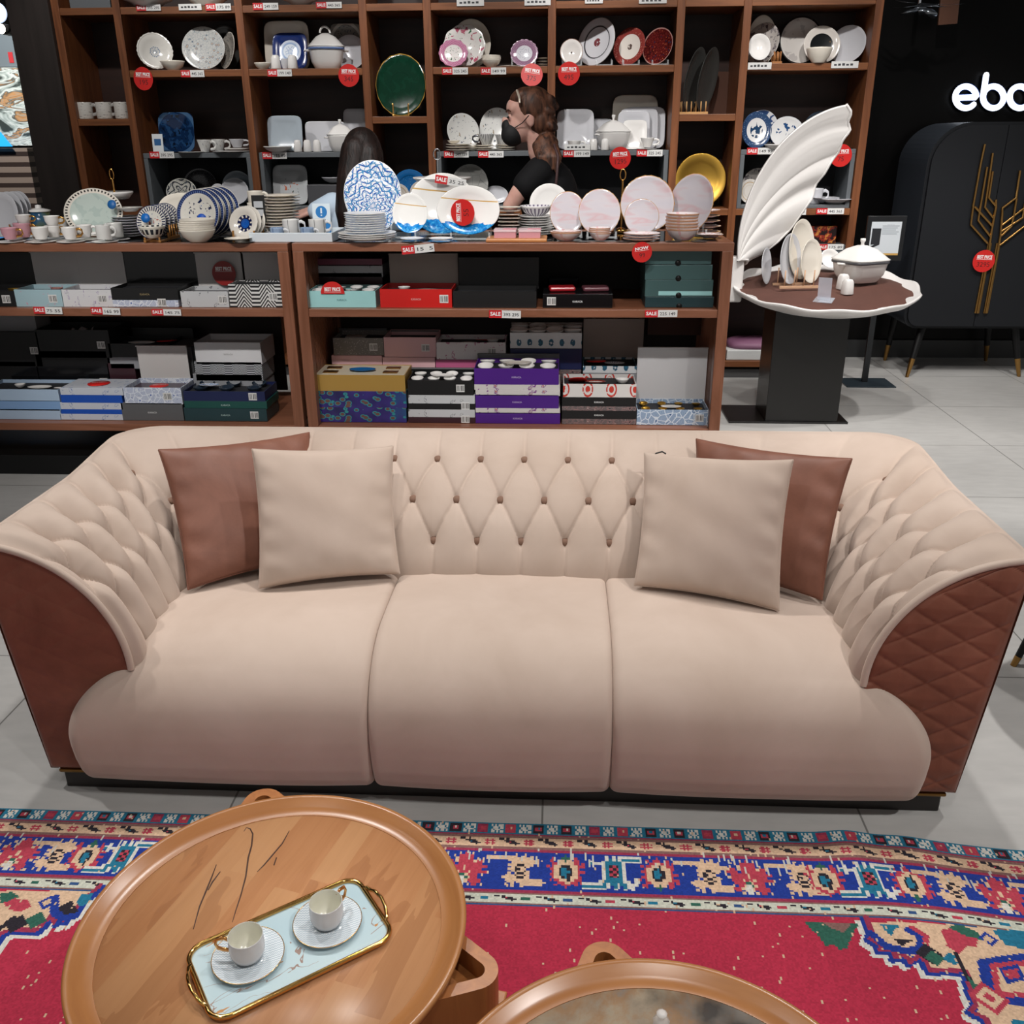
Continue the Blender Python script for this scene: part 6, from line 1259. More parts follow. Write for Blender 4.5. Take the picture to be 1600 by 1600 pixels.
rug = obj('rug', me); tag(rug, 'red oriental rug with a blue motif border lying under the round tables', 'rug')
nrm_up = me.polygons[0].normal.z
if nrm_up < 0: me.flip_normals()
# ------------------------------------------------------------------ round coffee tables
def planks(name, a, rot):
    g = G(name, .32, 0, .45); v = g.mp((1, 1, 1), (0, 0, rot)); X, Y, Z = g.xyz(v); pid = g.ma('FLOOR', g.ma('DIVIDE', X, .046)); sh = g.n('TexWhiteNoise', {0: g.n('CombineXYZ', {0: pid, 1: 3.3}).outputs[0]}, noise_dimensions='3D').outputs[0]
    py = g.ma('FLOOR', g.ma('ADD', g.ma('MULTIPLY', Y, 2.6), g.ma('MULTIPLY', sh, 7.0))); s2 = g.n('TexWhiteNoise', {0: g.n('CombineXYZ', {0: pid, 1: py}).outputs[0]}, noise_dimensions='3D').outputs[0]
    of = g.n('CombineXYZ', {0: g.ma('ADD', X, g.ma('MULTIPLY', s2, 9.0)), 1: Y, 2: 0}).outputs[0]
    n1 = g.noise(1, 5, g.mp((60, 4, 1), v=of), .65, .8); n2 = g.noise(1, 3, g.mp((9, 2, 1), v=of), .5, 1.5)
    c = g.ramp(n1, [(.25, a[0]), (.75, a[1])]); c = g.mix(g.ma('MULTIPLY', s2, .55), c, a[2]); c = g.mix(g.ma('MULTIPLY', g.ma('GREATER_THAN', n2, .60), .35), c, a[3])
    kn = None
    if 0: kn = g.ma('ABSOLUTE', g.ma('SUBTRACT', g.noise(1, 2, g.mp((9, .9, 1), loc=(1.7, .4, 0), v=v), .5, .5), .5))
    if kn: c = g.mix(g.ma('MULTIPLY', g.ma('LESS_THAN', kn, .0035), g.ma('GREATER_THAN', g.noise(2.1, 1, v), .54)), c, '#4a2416')
    g.bump(n1, .05, .002); return g.col(c)
g = G('table_rim', .26, 0, .5); n = g.noise(1, 4, g.mp((3, 3, 30)), .6, 1.0); ck = g.noise(4, 2); RIM = g.col(g.mix(g.ma('MULTIPLY', ck, .4), g.ramp(n, [(.3, '#9b663a'), (.7, '#b17a49')]), '#86532f'))
LEGM = wood('table_leg', '#935a32', '#b0733f', 'Z', .35)
TOPW = planks('plank_top', ('#a87149', '#bd875d', '#c99c70', '#8f5b39'), .27)
g = G('stone_top', .18, 0, .5); n = g.noise(4.2, 6, None, .68, .8); n2 = g.noise(2.0, 4, g.mp(loc=(2, 5, 0)), .6, .6); n3 = g.noise(22, 3)
STONE = g.col(g.mix(g.ma('MULTIPLY', g.n('MapRange', {0: g.ma('ADD', n2, g.ma('MULTIPLY', g.ma('SUBTRACT', n3, .5), .25)), 1: .50, 2: .60}).outputs[0], .88), g.mix(.3, g.ramp(n, [(.3, '#6b6257'), (.45, '#978b79'), (.55, '#946f4c'), (.65, '#7f7b77')]), g.ramp(n3, [(.4, '#8c8478'), (.6, '#b3a892')])), '#34383b'))
TZ = .42
def ctable(cx, cy, Rr, topm, label, tri):
    t = thing('coffee_table', label, 'table', (cx, cy, 0)); r = Rr
    MB().lathe([(0, TZ-.018), (r-.028, TZ-.018), (r-.028, TZ-.034), (0, TZ-.034)], 96).build('tabletop', topm, t)
    MB().lathe([(r-.040, TZ-.0172), (r-.034, TZ-.0165), (r-.022, TZ-.012), (r-.010, TZ-.002), (r-.004, TZ), (r, TZ-.003), (r-.001, TZ-.010), (r-.012, TZ-.034), (r-.030, TZ-.046), (r-.044, TZ-.046), (r-.040, TZ-.0172)], 128).build('rim', RIM, t)
    # triangular board frame with rounded corners showing past the rim, and a leg under each corner
    V = [Vector((tri[1]*math.cos(R(a)), tri[1]*math.sin(R(a)))) for a in (tri[0], tri[0]+120, tri[0]+240)]; P = []
    rc = .035
    for i in range(3):
        a, b, c = V[i-1], V[i], V[(i+1) % 3]; d0 = (a-b).normalized(); d1 = (c-b).normalized(); bis = (d0+d1).normalized(); ctr = b+bis*(rc/math.sin(R(30))); a0 = math.atan2(-bis.y, -bis.x)
        for k in np.linspace(-PI/3, PI/3, 12): P.append(ctr+Vector((math.cos(a0+k), math.sin(a0+k)))*rc)
    n = len(P); cen = Vector((0, 0)); z0, z1 = TZ-.125, TZ-.024; mb = MB(); inn = []
    for i in range(n):
        tn = (P[(i+1) % n]-P[i-1]).normalized(); nn = Vector((-tn.y, tn.x)); inn.append(P[i]+nn*.020)
    A = np.zeros((n+1, 5, 3))
    for i in range(n+1): p, q = P[i % n], inn[i % n]; A[i] = [(p.x, p.y, z0), (p.x, p.y, z1), (q.x, q.y, z1), (q.x, q.y, z0), (p.x, p.y, z0)]
    mb.grid(A, 0, False); mb.build('triangle_frame', LEGM, t); MB().prism([(p.x, p.y) for p in inn], TZ-.085, TZ-.062, plane='XY').build('frame_plate', LEGM, t)
    for v in V:
        a = math.atan2(v.y, v.x); q = v*.90; mb = MB(); A = [(-.012, -.034), (.012, -.034), (.012, .034), (-.012, .034)]
        T = Matrix.Translation((q.x, q.y, 0)) @ Matrix.Rotation(a, 4, 'Z'); lo = [(x*.8-.05, y*.55, .006) for x, y in A]; hi = [(x, y, z0+.03) for x, y in A]
        mb.add(lo+hi, [(3, 2, 1, 0), (4, 5, 6, 7), (0, 1, 5, 4), (1, 2, 6, 5), (2, 3, 7, 6), (3, 0, 4, 7)], 0, False, T); mb.build('leg', LEGM, t, bevel=.003)
    return t
tw = ctable(-.437, 1.082, .302, TOPW, 'round wooden coffee table with a raised rim carrying the gold-edged tray', (110, .396))
ctable(.141, .730, .309, STONE, 'round coffee table with wooden rim and mottled stone top at the bottom edge', (101, .398))
VEIN = M('#3c2117', .5)
for V_ in ([(381, 1299), (385, 1293), (391, 1295), (395, 1303), (393, 1322), (388, 1340), (384, 1370), (376, 1400), (368, 1424), (363, 1441)], [(338, 1351), (331, 1370), (322, 1392), (312, 1416), (302, 1452)], [(344, 1362), (332, 1378), (325, 1391)], [(452, 1298), (441, 1318), (424, 1338), (412, 1352), (402, 1362)], [(432, 1340), (428, 1352)], [(128, 1576), (132, 1592)]):
    P = [np.array(atZ(x, y, TZ-.0178))-np.array([-.437, 1.082, 0]) for x, y in V_]; n = len(P); MB().tube([(p[0], p[1], TZ-.0181) for p in P], [.0004+.0011*math.sin(PI*(i+.5)/n) for i in range(n)], 6).build('wood_vein', VEIN, tw)
# ------------------------------------------------------------------ tray
tz = TZ-.0178; c4 = [Vector(atZ(*p, tz+.006)) for p in ((291, 1490), (545, 1370), (623, 1468), (340, 1596))]
ctr = sum(c4, Vector())/4; ux = ((c4[1]-c4[0])+(c4[2]-c4[3])).normalized(); ang = math.atan2(ux.y, ux.x); TW, TH = ((c4[1]-c4[0]).length+(c4[2]-c4[3]).length)/4*1.04, ((c4[0]-c4[3]).length+(c4[1]-c4[2]).length)/4
tray = thing('serving_tray', 'pale blue marble-look tray with gold edge and loop handles on the wooden table', 'tray', (ctr.x, ctr.y, tz), ang)
g = G('marble_tray', .12, 0, .5); X, Y, Z = g.xyz(); nz = g.noise(9, 3, g.mp((1, 1.7, 1), (0, 0, .6)), .5, 1.4); vein = g.ma('LESS_THAN', g.ma('ABSOLUTE', g.ma('SUBTRACT', nz, .5)), .007); gate = g.ma('GREATER_THAN', g.noise(6, 1, g.mp(loc=(4, 1, 0))), .50)
gp = g.ma('MULTIPLY', g.ma('GREATER_THAN', g.noise(17, 3, g.mp((1, 2.2, 1), (0, 0, .4)), .6, .8), .665), gate); c = g.ramp(g.noise(4, 2), [(.35, '#b4ccd4'), (.7, '#c3d6da')]); TRM = g.col(g.mix(gp, g.mix(g.ma('MULTIPLY', vein, gate), c, '#a08a80'), '#c08a55'))
def rr2(hx, hy, r, n=8): return rrect(-hx, hx, -hy, hy, r, r, n)
MB().prism(rr2(TW-.003, TH-.003, .026), .003, .0065, plane='XY').build('tray_base', TRM, tray)
MB().tube([(x, y, .0085) for x, y in rr2(TW-.002, TH-.002, .027)], .0040, 10, closed=True).build('gold_edge', M('#d8a760', .14, 1.0), tray)
for s in (-1, 1):
    h = [(s*(TW-.003), -TH*.55, .010)]+[(s*(TW+.010*math.sin(PI*f)), TH*.55*(2*f-1), .010+.007*math.sin(PI*f)+.0012*math.sin(9*PI*f)) for f in np.linspace(.06, .94, 14)]+[(s*(TW-.003), TH*.55, .010)]
    MB().tube(h, .0030, 10).build('handle', M('#d8a760', .14, 1.0), tray)
# two espresso cups with saucers
g = G('lattice_saucer', .12, 0, .5); X, Y, Z = g.xyz(); w1 = g.ma('SINE', g.ma('MULTIPLY', X, 75.0)); w2 = g.ma('SINE', g.ma('ADD', g.ma('MULTIPLY', Y, 75.0), g.ma('MULTIPLY', w1, 1.2))); r = g.ma('SQRT', g.ma('ADD', g.ma('MULTIPLY', X, X), g.ma('MULTIPLY', Y, Y)))
LAT = g.col(g.mix(g.ma('MULTIPLY', g.ma('GREATER_THAN', w2, .25), g.ma('LESS_THAN', r, .97)), '#bccad3', '#e6ecef'))
CUPIN = M('#e2e0d2', .2); CUPO = M('#d4d3d4', .18); CPB = [(.60, 0), (.64, .04), (.80, .12), (.97, .34), (1.0, .60), (.97, .96), (.985, 1.0), (.95, 1.0), (.93, .9), (.95, .6), (.90, .34), (.62, .12), (0, .10)]
def espresso(ps, pc, label, ha, wpx=115):
    p = atZ(*ps, tz+.012); r = .0535; z = tz+.0068
    s = obj('saucer', MB().lathe([(0, .05), (.36, .05), (.40, .09), (.42, .06), (.6, .08), (.985, .17), (1, .165), (.98, .13), (.6, .03), (.45, 0), (0, 0)], 64).mesh('saucer', LAT), None, (p[0], p[1], z), (0, 0, .3), (r, r, r)); tag(s, 'latticed white saucer under the '+label, 'saucer')
    e = obj('saucer_rim', MB().tube([(math.cos(a)*.99, math.sin(a)*.99, .167) for a in np.linspace(0, 2*PI, 65)[:-1]], .012, 6, closed=True).mesh('rim', GOLD), s)
    cr, ch = .0262, .044; zc = z+.05*r+.0004; mb = MB(); mb.lathe(CPB[:8], 48, 0); mb.lathe(CPB[7:], 48, 1); mb.lathe([(0, .03), (.6, 0)], 48, 0)
    c = mb.build('espresso_cup', [CUPO, CUPIN], None, (p[0], p[1], zc), (0, 0, ha)); c.scale = (cr, cr, ch); tag(c, label, 'cup')
    MB().tube([(.95, 0, .80), (1.25, 0, .92), (1.62, 0, .86), (1.74, 0, .66), (1.62, 0, .48), (1.3, 0, .40), (.98, 0, .36)], .085, 10).build('handle', M('#d99f62', .16, 1.0), c)
espresso((388, 1494), None, 'gold-handled espresso cup on the tray, nearer the frame edge', PI+.1)
espresso((512, 1441), None, 'gold-handled espresso cup on the tray, nearer the sofa', R(62))
# glass piece on the stone table
p = atZ(1032, 1612, TZ-.0178); gs_ = .38; gl = thing('glass_ornament', 'clear faceted glass ornament on the mottled stone table', 'ornament', (p[0], p[1], TZ-.0178)); gl.scale = (.55, .55, .38); MB().lathe([(0, 0), (.020, 0), (.024, .02), (.016, .04), (.022, .055), (.008, .075), (0, .078)], 9).build('body', glass('#e8e6e4', .45), gl); MB().lathe([(0, .078), (.012, .082), (.014, .092), (.006, .10), (0, .101)], 9).build('stopper', glass('#f2f0ee', .5), gl)
# ------------------------------------------------------------------ people: capsules fused by remeshing into one skin
def capsule(mb, a, b, ra, rb, n=16):
    a, b = Vector(a), Vector(b); d = b-a; L = d.length; q = d.to_track_quat('Z', 'Y').to_matrix().to_4x4() if L > 1e-6 else Matrix.Identity(4); T = Matrix.Translation(a) @ q
    pr = [(ra*math.sin(t), -ra*math.cos(t)) for t in np.linspace(0, PI/2, 6)]+[(rb*math.sin(t), L+rb*math.cos(t)) for t in np.linspace(PI/2, 0, 6)]
    mb.lathe(pr, n, 0, 0, T)
def ell(mb, c, r, rot=(0, 0, 0), n=24):
    T = Matrix.Translation(c) @ Euler(rot).to_matrix().to_4x4() @ Matrix.Diagonal((*r, 1)); mb.lathe([(math.sin(t), -math.cos(t)) for t in np.linspace(0, PI, 17)], n, 0, 0, T)
def fuse(mb, name, m, parent, vox=.006, smooth=6):
    o = mb.build(name, m, parent); r = o.modifiers.new('fuse', 'REMESH'); r.mode = 'VOXEL'; r.voxel_size = vox; r.use_smooth_shade = True; s = o.modifiers.new('relax', 'SMOOTH'); s.iterations = smooth; s.factor = .5; return o
g = G('skin', .5, 0, .35, ); n = g.noise(30, 3); g.set(g.b, 'Subsurface Weight', .12); g.set(g.b, 'Subsurface Radius', (.01, .004, .002)); SKIN = g.col(g.ramp(n, [(.3, '#c4978a'), (.7, '#d0a698')]))
def hairm(name, a, b, ax=(60, 60, 4)):
    g = G(name, .55, 0, .35); n = g.noise(1, 4, g.mp(ax), .6, .6); g.bump(n, .6, .006); return g.col(g.ramp(n, [(.35, a), (.65, b)]))
BRH = hairm('brown_hair', '#241611', '#6b4532', (40, 40, 9)); BKH = hairm('black_hair', '#0d0908', '#281a16'); CLOTH = M('#0e0e10', .8, 0, .2)
def chain(mb, pts, rad):
    for i in range(len(pts)-1): capsule(mb, pts[i], pts[i+1], rad[i], rad[i+1])
def hand(mb, w, d, up, L=.17):
    """palm and five bent fingers from the wrist w, pointing along d; up is the back of the hand"""
    d = Vector(d).normalized(); up = Vector(up); up = (up-d*up.dot(d)).normalized(); s = d.cross(up); w = Vector(w)
    for k in (-1.2, -.4, .4, 1.2): chain(mb, [w+s*k*.010, w+d*.075+s*k*.019], [.015, .013])
    for k, l in ((-1.25, .058), (-.42, .074), (.42, .080), (1.25, .072)):
        b = w+d*.080+s*k*.020; m1 = b+d*l*.45-up*.006; m2 = m1+d*l*.33-up*.016; e = m2+d*l*.18-up*.018; chain(mb, [b, m1, m2, e], [.0095, .0088, .008, .007])
    b = w+d*.022+s*.024; chain(mb, [b, b+d*.03+s*.022-up*.008, b+d*.058+s*.026-up*.016], [.013, .0105, .0085])
# masked woman, turned away toward the shelves, looking down at the dishes
PY = 5.05; hp = Vector(atY(822, 182, PY)); hx0, hz0 = hp.x, hp.z
wm = thing('woman', 'woman in black t-shirt and black face mask, brown hair tied back, behind the counter', 'person', (hx0+.06, PY, 0))
off = Vector((hx0+.06, PY, 0)); loc = lambda v: Vector(v)-off
def L3(px, py, dy=0): return loc(atY(px, py, PY+dy))
H0 = loc((hx0+.005, PY, hz0))               # head centre
mb = MB(); fd = Vector((-.90, -.10, -.34)).normalized()
hr = Euler((0, R(-14), R(6)))
ell(mb, H0+Vector((.015, 0, .025)), (.098, .076, .102), hr); ell(mb, H0+Vector((-.035, 0, -.045)), (.066, .058, .078), (0, R(-20), 0)); ell(mb, H0+Vector((-.082, 0, -.100)), (.028, .026, .024))
ell(mb, H0+Vector((-.108, 0, -.028)), (.018, .013, .030), (0, R(-22), 0)); ell(mb, H0+Vector((-.062, 0, .040)), (.042, .060, .046), (0, R(-20), 0))   # nose, brow
for s in (-1, 1): ell(mb, H0+Vector((.018, s*.076, -.018)), (.022, .010, .034), (0, R(-12), 0)); ell(mb, H0+Vector((-.086, s*.030, -.004)), (.012, .016, .010))
neck = L3(842, 236, .01); ch = L3(858, 262, .02)
capsule(mb, H0+Vector((.045, 0, -.08)), neck, .052, .055); capsule(mb, neck, ch, .056, .07)
zc = ch.z; cx = ch.x
ell(mb, (cx, .02, zc-.16), (.135, .17, .20)); ell(mb, (cx+.01, .02, zc-.42), (.115, .145, .20)); ell(mb, (cx+.01, .02, zc-.60), (.135, .165, .15))
for s in (-1, 1): chain(mb, [(cx+.01, .02+s*.085, zc-.62), (cx-.0, .02+s*.095, .52), (cx+.02, .02+s*.10, .10)], [.088, .058, .040]); chain(mb, [(cx+.02, .02+s*.10, .05), (cx-.15, .02+s*.11, .035)], [.042, .030])
shn = Vector(L3(836, 272, -.13)); el = Vector(L3(800, 326, -.10)); el.z = ZC+.10; wr = Vector(L3(803, 322, .05)); sh = shn
eln = loc(atY(797, 322, PY-.13)); wrn = loc(atY(815, 303, PY+.08))
chain(mb, [sh, sh+(eln-sh)*.5+Vector((-.01, -.01, 0)), eln], [.052, .044, .038]); chain(mb, [eln, eln+(wrn-eln)*.4, wrn], [.038, .034, .025]); hand(mb, wrn, (.35, .45, -.55), (0, -.5, .6))
sh2 = Vector((cx+.02, .20, zc-.06)); e2 = Vector((cx-.02, .30, zc-.33)); w2 = Vector((cx-.16, .26, zc-.46)); chain(mb, [sh2, e2], [.052, .038]); chain(mb, [e2, w2], [.038, .025]); hand(mb, w2, (-.6, -.2, -.4), (0, .3, .8))
fuse(mb, 'body', SKIN, wm, .006, 5)
sb = MB(); ell(sb, (cx, .02, zc-.15), (.152, .188, .195)); ell(sb, (cx+.01, .02, zc-.40), (.135, .165, .24)); ell(sb, (cx+.01, .02, zc-.56), (.15, .18, .14)); ell(sb, (cx-.005, .015, zc-.03), (.095, .125, .05))
chain(sb, [sh+Vector((.02, .02, .01)), sh+(eln-sh)*.34], [.074, .070]); chain(sb, [sh2, sh2+(e2-sh2)*.6], [.07, .062]); fuse(sb, 't_shirt', CLOTH, wm, .008, 6)
tb = MB(); ell(tb, (cx+.01, .02, zc-.66), (.148, .178, .13))
for s in (-1, 1): chain(tb, [(cx+.01, .02+s*.085, zc-.66), (cx, .02+s*.095, .52), (cx+.02, .02+s*.10, .12)], [.098, .070, .055])
fuse(tb, 'trousers', M('#15161a', .8), wm, .010, 5)
fb = MB()
for s in (-1, 1): ell(fb, (cx-.05, .02+s*.105, .042), (.135, .050, .042))
fb2 = fb.build('shoes', M('#1a1a1a', .6), wm)
# hair cap, bun and ponytail
hb = MB(); ell(hb, H0+Vector((.032, 0, .042)), (.100, .088, .098), hr); ell(hb, H0+Vector((.07, 0, -.02)), (.072, .080, .080)); ell(hb, H0+Vector((-.025, 0, .092)), (.066, .066, .040), (0, R(-24), 0))
for k in range(9): ell(hb, H0+Vector((.112+.016*math.sin(k*1.7), -.02+.03*math.sin(k*2.1), .075-.024*k)), (.036, .030, .024), (.5*(k % 3-1), R(25), .6*(k % 2)))
pt = [H0+Vector((.10, -.01, -.10)), L3(852, 228, -.05), L3(858, 246, -.10), L3(856, 262, -.13)]; chain(hb, pt, [.045, .058, .050, .016])
for k in range(5): chain(hb, [pt[1]+Vector((.02*(k-2), -.02, .0)), pt[2]+Vector((.022*(k-2), -.03, 0)), pt[3]+Vector((.020*(k-2), -.01, -.02+.012*(k % 2)))], [.026, .022, .006])
fuse(hb, 'hair', BRH, wm, .005, 1)
MB().tube([pt[0]+Vector((.048*math.cos(a), .05*math.sin(a), -.02+.012*math.cos(a))) for a in np.linspace(0, 2*PI, 20)[:-1]], .006, 8, closed=True).build('hair_tie', M('#8a6a3c', .35, .5), wm)
# mask with ear loop, clip
mk = MB(); ell(mk, H0+Vector((-.072, 0, -.082)), (.060, .064, .058), (0, R(-24), 0)); ell(mk, H0+Vector((-.094, 0, -.052)), (.034, .040, .042), (0, R(-24), 0)); o = fuse(mk, 'face_mask', M('#0d0d10', .75), wm, .005, 3)
MB().tube([H0+Vector((-.058, -.060, -.052)), H0+Vector((-.02, -.074, -.03)), H0+Vector((.012, -.086, .004))], .0022, 6).build('ear_loop', BLACK, o)
MB().tube([H0+Vector((-.048, -.045, .118)), H0+Vector((-.035, -.078, .085)), H0+Vector((-.032, -.088, .06))], .006, 8).build('hair_clip', M('#cfc2b2', .25, .3), wm)
for s in (-1, 1): ell_ = MB(); ell(ell_, H0+Vector((-.093, s*.046, -.004)), (.007, .009, .006)); ell_.build('eye', M('#221713', .3), wm); MB().tube([H0+Vector((-.104+.024*f, s*(.024+.036*f), .022+.008*math.sin(PI*f))) for f in np.linspace(0, 1, 6)], .0035, 6).build('eyebrow', BRH, wm)
MB().tube([loc(atY(x, y, PY+d)) for x, y, d in ((866, 226, -.10), (872, 244, -.165), (871, 262, -.185), (869, 285, -.185), (864, 330, -.16))], .007, 8).build('bag_strap', M('#3d2626', .6), wm)
# dark-haired person behind the blue platter
PY2 = 5.02; hp = atY(567, 240, PY2); off = Vector((hp[0], PY2, 0)); H1 = Vector((0, 0, float(hp[2])-.01))
pn = thing('person', 'person with long black hair and a pale blue top bending behind the blue oval platter', 'person', tuple(off))
mb = MB(); ell(mb, H1+Vector((0, .015, 0)), (.076, .094, .108), (R(-12), 0, 0)); ell(mb, H1+Vector((.0, .06, -.06)), (.055, .05, .06)); ell(mb, H1+Vector((0, .112, -.03)), (.013, .018, .026))
for s in (-1, 1): ell(mb, H1+Vector((s*.077, .02, -.02)), (.010, .02, .032)); ell(mb, H1+Vector((s*.03, .092, .0)), (.015, .012, .010))
nk = H1+Vector((-.01, -.01, -.16)); capsule(mb, H1+Vector((0, 0, -.07)), nk, .05, .055); z2 = nk.z-.02
ell(mb, (-.01, -.01, z2-.18), (.165, .125, .20)); ell(mb, (-.01, 0, z2-.44), (.14, .11, .20)); ell(mb, (-.01, 0, z2-.60), (.16, .13, .14))
for s in (-1, 1): chain(mb, [(-.01+s*.085, 0, z2-.62), (s*.095, -.01, .48), (s*.10, .03, .09)], [.086, .056, .038]); chain(mb, [(s*.10, .03, .045), (s*.11, .17, .035)], [.040, .028])
s0 = Vector((-.165, -.03, z2-.06)); w0_ = Vector(atY(492, 327, PY2-.06))-off; e0 = Vector((s0.x-.07, -.07, (s0.z+w0_.z)/2-.02)); chain(mb, [s0, e0], [.048, .037]); chain(mb, [e0, w0_], [.036, .024]); hand(mb, w0_, (-.8, -.1, -.25), (0, -.4, .9))
s1 = Vector((.15, -.02, z2-.06)); e1 = Vector((.20, .08, z2-.32)); w1_ = Vector((.12, .26, z2-.36)); chain(mb, [s1, e1], [.048, .037]); chain(mb, [e1, w1_], [.036, .024]); hand(mb, w1_, (-.3, .8, 0), (0, .1, .9)); fuse(mb, 'body', SKIN, pn, .006, 5)
sb = MB(); ell(sb, (-.01, -.01, z2-.17), (.182, .142, .20)); ell(sb, (-.01, 0, z2-.42), (.16, .13, .24)); chain(sb, [s0, e0+(w0_-e0)*.3], [.068, .052]); chain(sb, [s1, s1+(e1-s1)*.8], [.068, .052]); fuse(sb, 'blouse', M('#b9cbdc', .8), pn, .008, 6)
tb = MB(); ell(tb, (-.01, 0, z2-.64), (.17, .14, .13))
for s in (-1, 1): chain(tb, [(-.01+s*.085, 0, z2-.64), (s*.095, -.01, .48), (s*.10, .03, .11)], [.096, .068, .05])
fuse(tb, 'trousers', M('#2b3550', .8), pn, .010, 5)
fb = MB()
for s in (-1, 1): ell(fb, (s*.105, .09, .040), (.048, .13, .040))
fb.build('shoes', M('#d8d8d8', .6), pn)
hb = MB(); ell(hb, H1+Vector((0, -.012, .025)), (.098, .102, .112), (R(-10), 0, 0)); chain(hb, [H1+Vector((-.02, -.055, .02)), H1+Vector((-.045, -.085, -.12)), H1+Vector((-.075, -.10, -.26)), H1+Vector((-.10, -.10, -.36))], [.080, .080, .066, .030]); chain(hb, [H1+Vector((.04, -.05, .0)), H1+Vector((.04, -.085, -.14)), H1+Vector((.02, -.10, -.30))], [.075, .075, .04]); fuse(hb, 'hair', BKH, pn, .006, 4)
# ------------------------------------------------------------------ price signs
TAGM = [M('#c8262b', .4), M('#dededc', .45), M('#f0efee', .5), M('#3b3b3f', .5)]
DIG = ['395 295', '175 89', '249 159', '445 365', '199 149', '325 245', '149 99', '295 225']
def sale(px, py, Y, wpx, hpx, label, red=True, rot=0.0, txt=None, redw=.40):
    p = atY(px, py, Y); w = wpx*sx(Y, p[2])/2; h = hpx*sz(Y, p[2], p[0])/2; mb = MB(); s = -w+2*w*redw
    if red: mb.box(-w, s, -.002, 0, -h, h, 0); put_text(mb, 'SALE', (-w+s)/2, 0, -.0025, h*1.35, 2, .03, 0, (s+w)*.82)
    else: s = -w
    mb.box(s, w, -.0018, 0, -h*.98, h*.98, 1)
    if txt: put_text(mb, txt, (s+w)/2, -h*.1, -.0022, h*1.2, 3, .01, 0, (w-s)*.8)
    else:
        for i in range(5 if not red else 0): mb.box(s+(w-s)*(.1+.15*i), s+(w-s)*(.2+.15*i), -.0022, -.0018, -h*.3, h*(.2+.1*(i % 3)), 3)
    o = mb.build('sale_tag' if red else 'price_tag', TAGM, None, tuple(p), (0, rot, 0)); return tag(o, label, 'price tag')
ys = YS-.002
ab = [(232, 12, 40, 10, 'the scalloped blue-flower plate'), (341, 11, 41, 11, 'the paisley platter'), (415, 10, 41, 11, 'the cobalt plate'), (514, 8, 41, 10, 'the ring-handled tureen')]
for i, (x, y, w, h, l) in enumerate(ab): sale(x, y, ys, w, h, 'red and white sale tag on the topmost shelf edge above '+l, txt=DIG[i])
for x, y, w, h, l in ((297, 11, 37, 10, 'between two sale tags'), (735, 4, 43, 11, 'above the floral plate'), (840, 3, 41, 11, 'above the purple-rimmed plate'), (928, 1, 28, 9, 'above the black-ringed platter'), (1020, 1, 43, 9, 'above the dark red plate')): sale(x, y, ys, w, h, 'white price tag on the topmost shelf edge '+l, False)
for i, (x, y, w, l) in enumerate(((301, 115, 38, 'the paisley platter'), (437, 114, 39, 'the white shakers'), (711, 111, 41, 'the pink-rimmed plate'), (771, 111, 40, 'the nested cream bowls'))): sale(x, y, ys, w, 11, 'red and white sale tag on the shelf edge under '+l, txt=DIG[i+3])
for x, y, w, l in ((1187, 103, 36, 'under the small white bowl by the post'), (1320, 101, 41, 'under the black-centred plate')): sale(x, y, ys, w, 11, 'white price tag on the shelf edge '+l, False)
yb = YS+.017
for i, (x, y, w, l) in enumerate(((253, 242, 40, 'below the navy square plate'), (429, 243, 39, 'below the low white bowl'), (713, 241, 39, 'below the low cream plate stack'), (767, 241, 40, 'below the striped cups'), (901, 240, 42, 'below the large pale square plate'), (1015, 239, 40, 'below the conical cup'), (1188, 236, 41, 'below the elephant plates'))): sale(x, y, yb, w, 10.5, 'red and white sale tag on the grey box edge '+l, txt=DIG[i % 8])
sale(902, 230, yb-.004, 40, 9, 'white double price card above the sale tag below the pale square plate', False)
for i, (x, y, w, l) in enumerate(((1240, 331, 38, 'just past the shell wing'), (1297, 330, 42, 'below the lying grey dishes'))): sale(x, y, ys, w, 9.5, 'red and white sale tag on the lower shelf edge '+l, txt=DIG[i+2])
sale(1297, 386, YS+.012, 40, 9, 'red and white sale tag on the grey riser behind the shell table', txt=DIG[1])
yc = YC-.002
for i, (x, y, w, h, l, r, tx) in enumerate(((653, 389, 52, 13, 'tilted red and white sale tag on the counter edge under the blue-wave plates', -.09, '15  5'), (789, 491, 50, 12, 'red and white sale tag under the matt black open box', .02, '395 295'), (1033, 490, 50, 11, 'red and white sale tag under the teal pile', -.01, '225 149'), (75, 485, 47, 11, 'red and white sale tag under the meadow-print box', .02, '75 55'), (165, 486, 48, 11, 'red and white sale tag under the lavender box', .03, '165 99'), (260, 488, 48, 10, 'red and white sale tag under the blue tile-print box', .01, '145 75'))): sale(x, y, yc, w, h, l, True, r, tx)
sale(704, 283, 4.56, 49, 13, 'red and white sale tag standing over the large blue-wave plate', True, .16, '35 25')
def disc(px, py, Y, r, label, rot=0.0, price='', half=False, lean=0.0, txt='BEST PRICE', red='#c9211e', rx=1.0):
    p = atY(px, py, Y); k = sx(Y, p[2]); Rr = r*k; mb = MB(); n = 40
    a = np.linspace(0, 2*PI, n+1)[:-1] if not half else np.linspace(0, PI, n//2)
    P = [(math.cos(t)*Rr*rx, math.sin(t)*Rr) for t in a]; mb.prism(P, -.002, 0, 0)
    put_text(mb, txt, 0, Rr*.36, -.0025, Rr*.40, 1, .035, 0, Rr*1.35); mb.box(-Rr*.72, Rr*.72, -.0024, -.002, Rr*.14, Rr*.165, 1)
    if price: put_text(mb, price, 0, -Rr*.32, -.0025, Rr*.62, 2, .0)
    o = mb.build('price_disc', [M(red, .4), TAGM[2], M('#4a1416', .5)], None, tuple(p), (lean, rot, 0)); return tag(o, label, 'price disc')
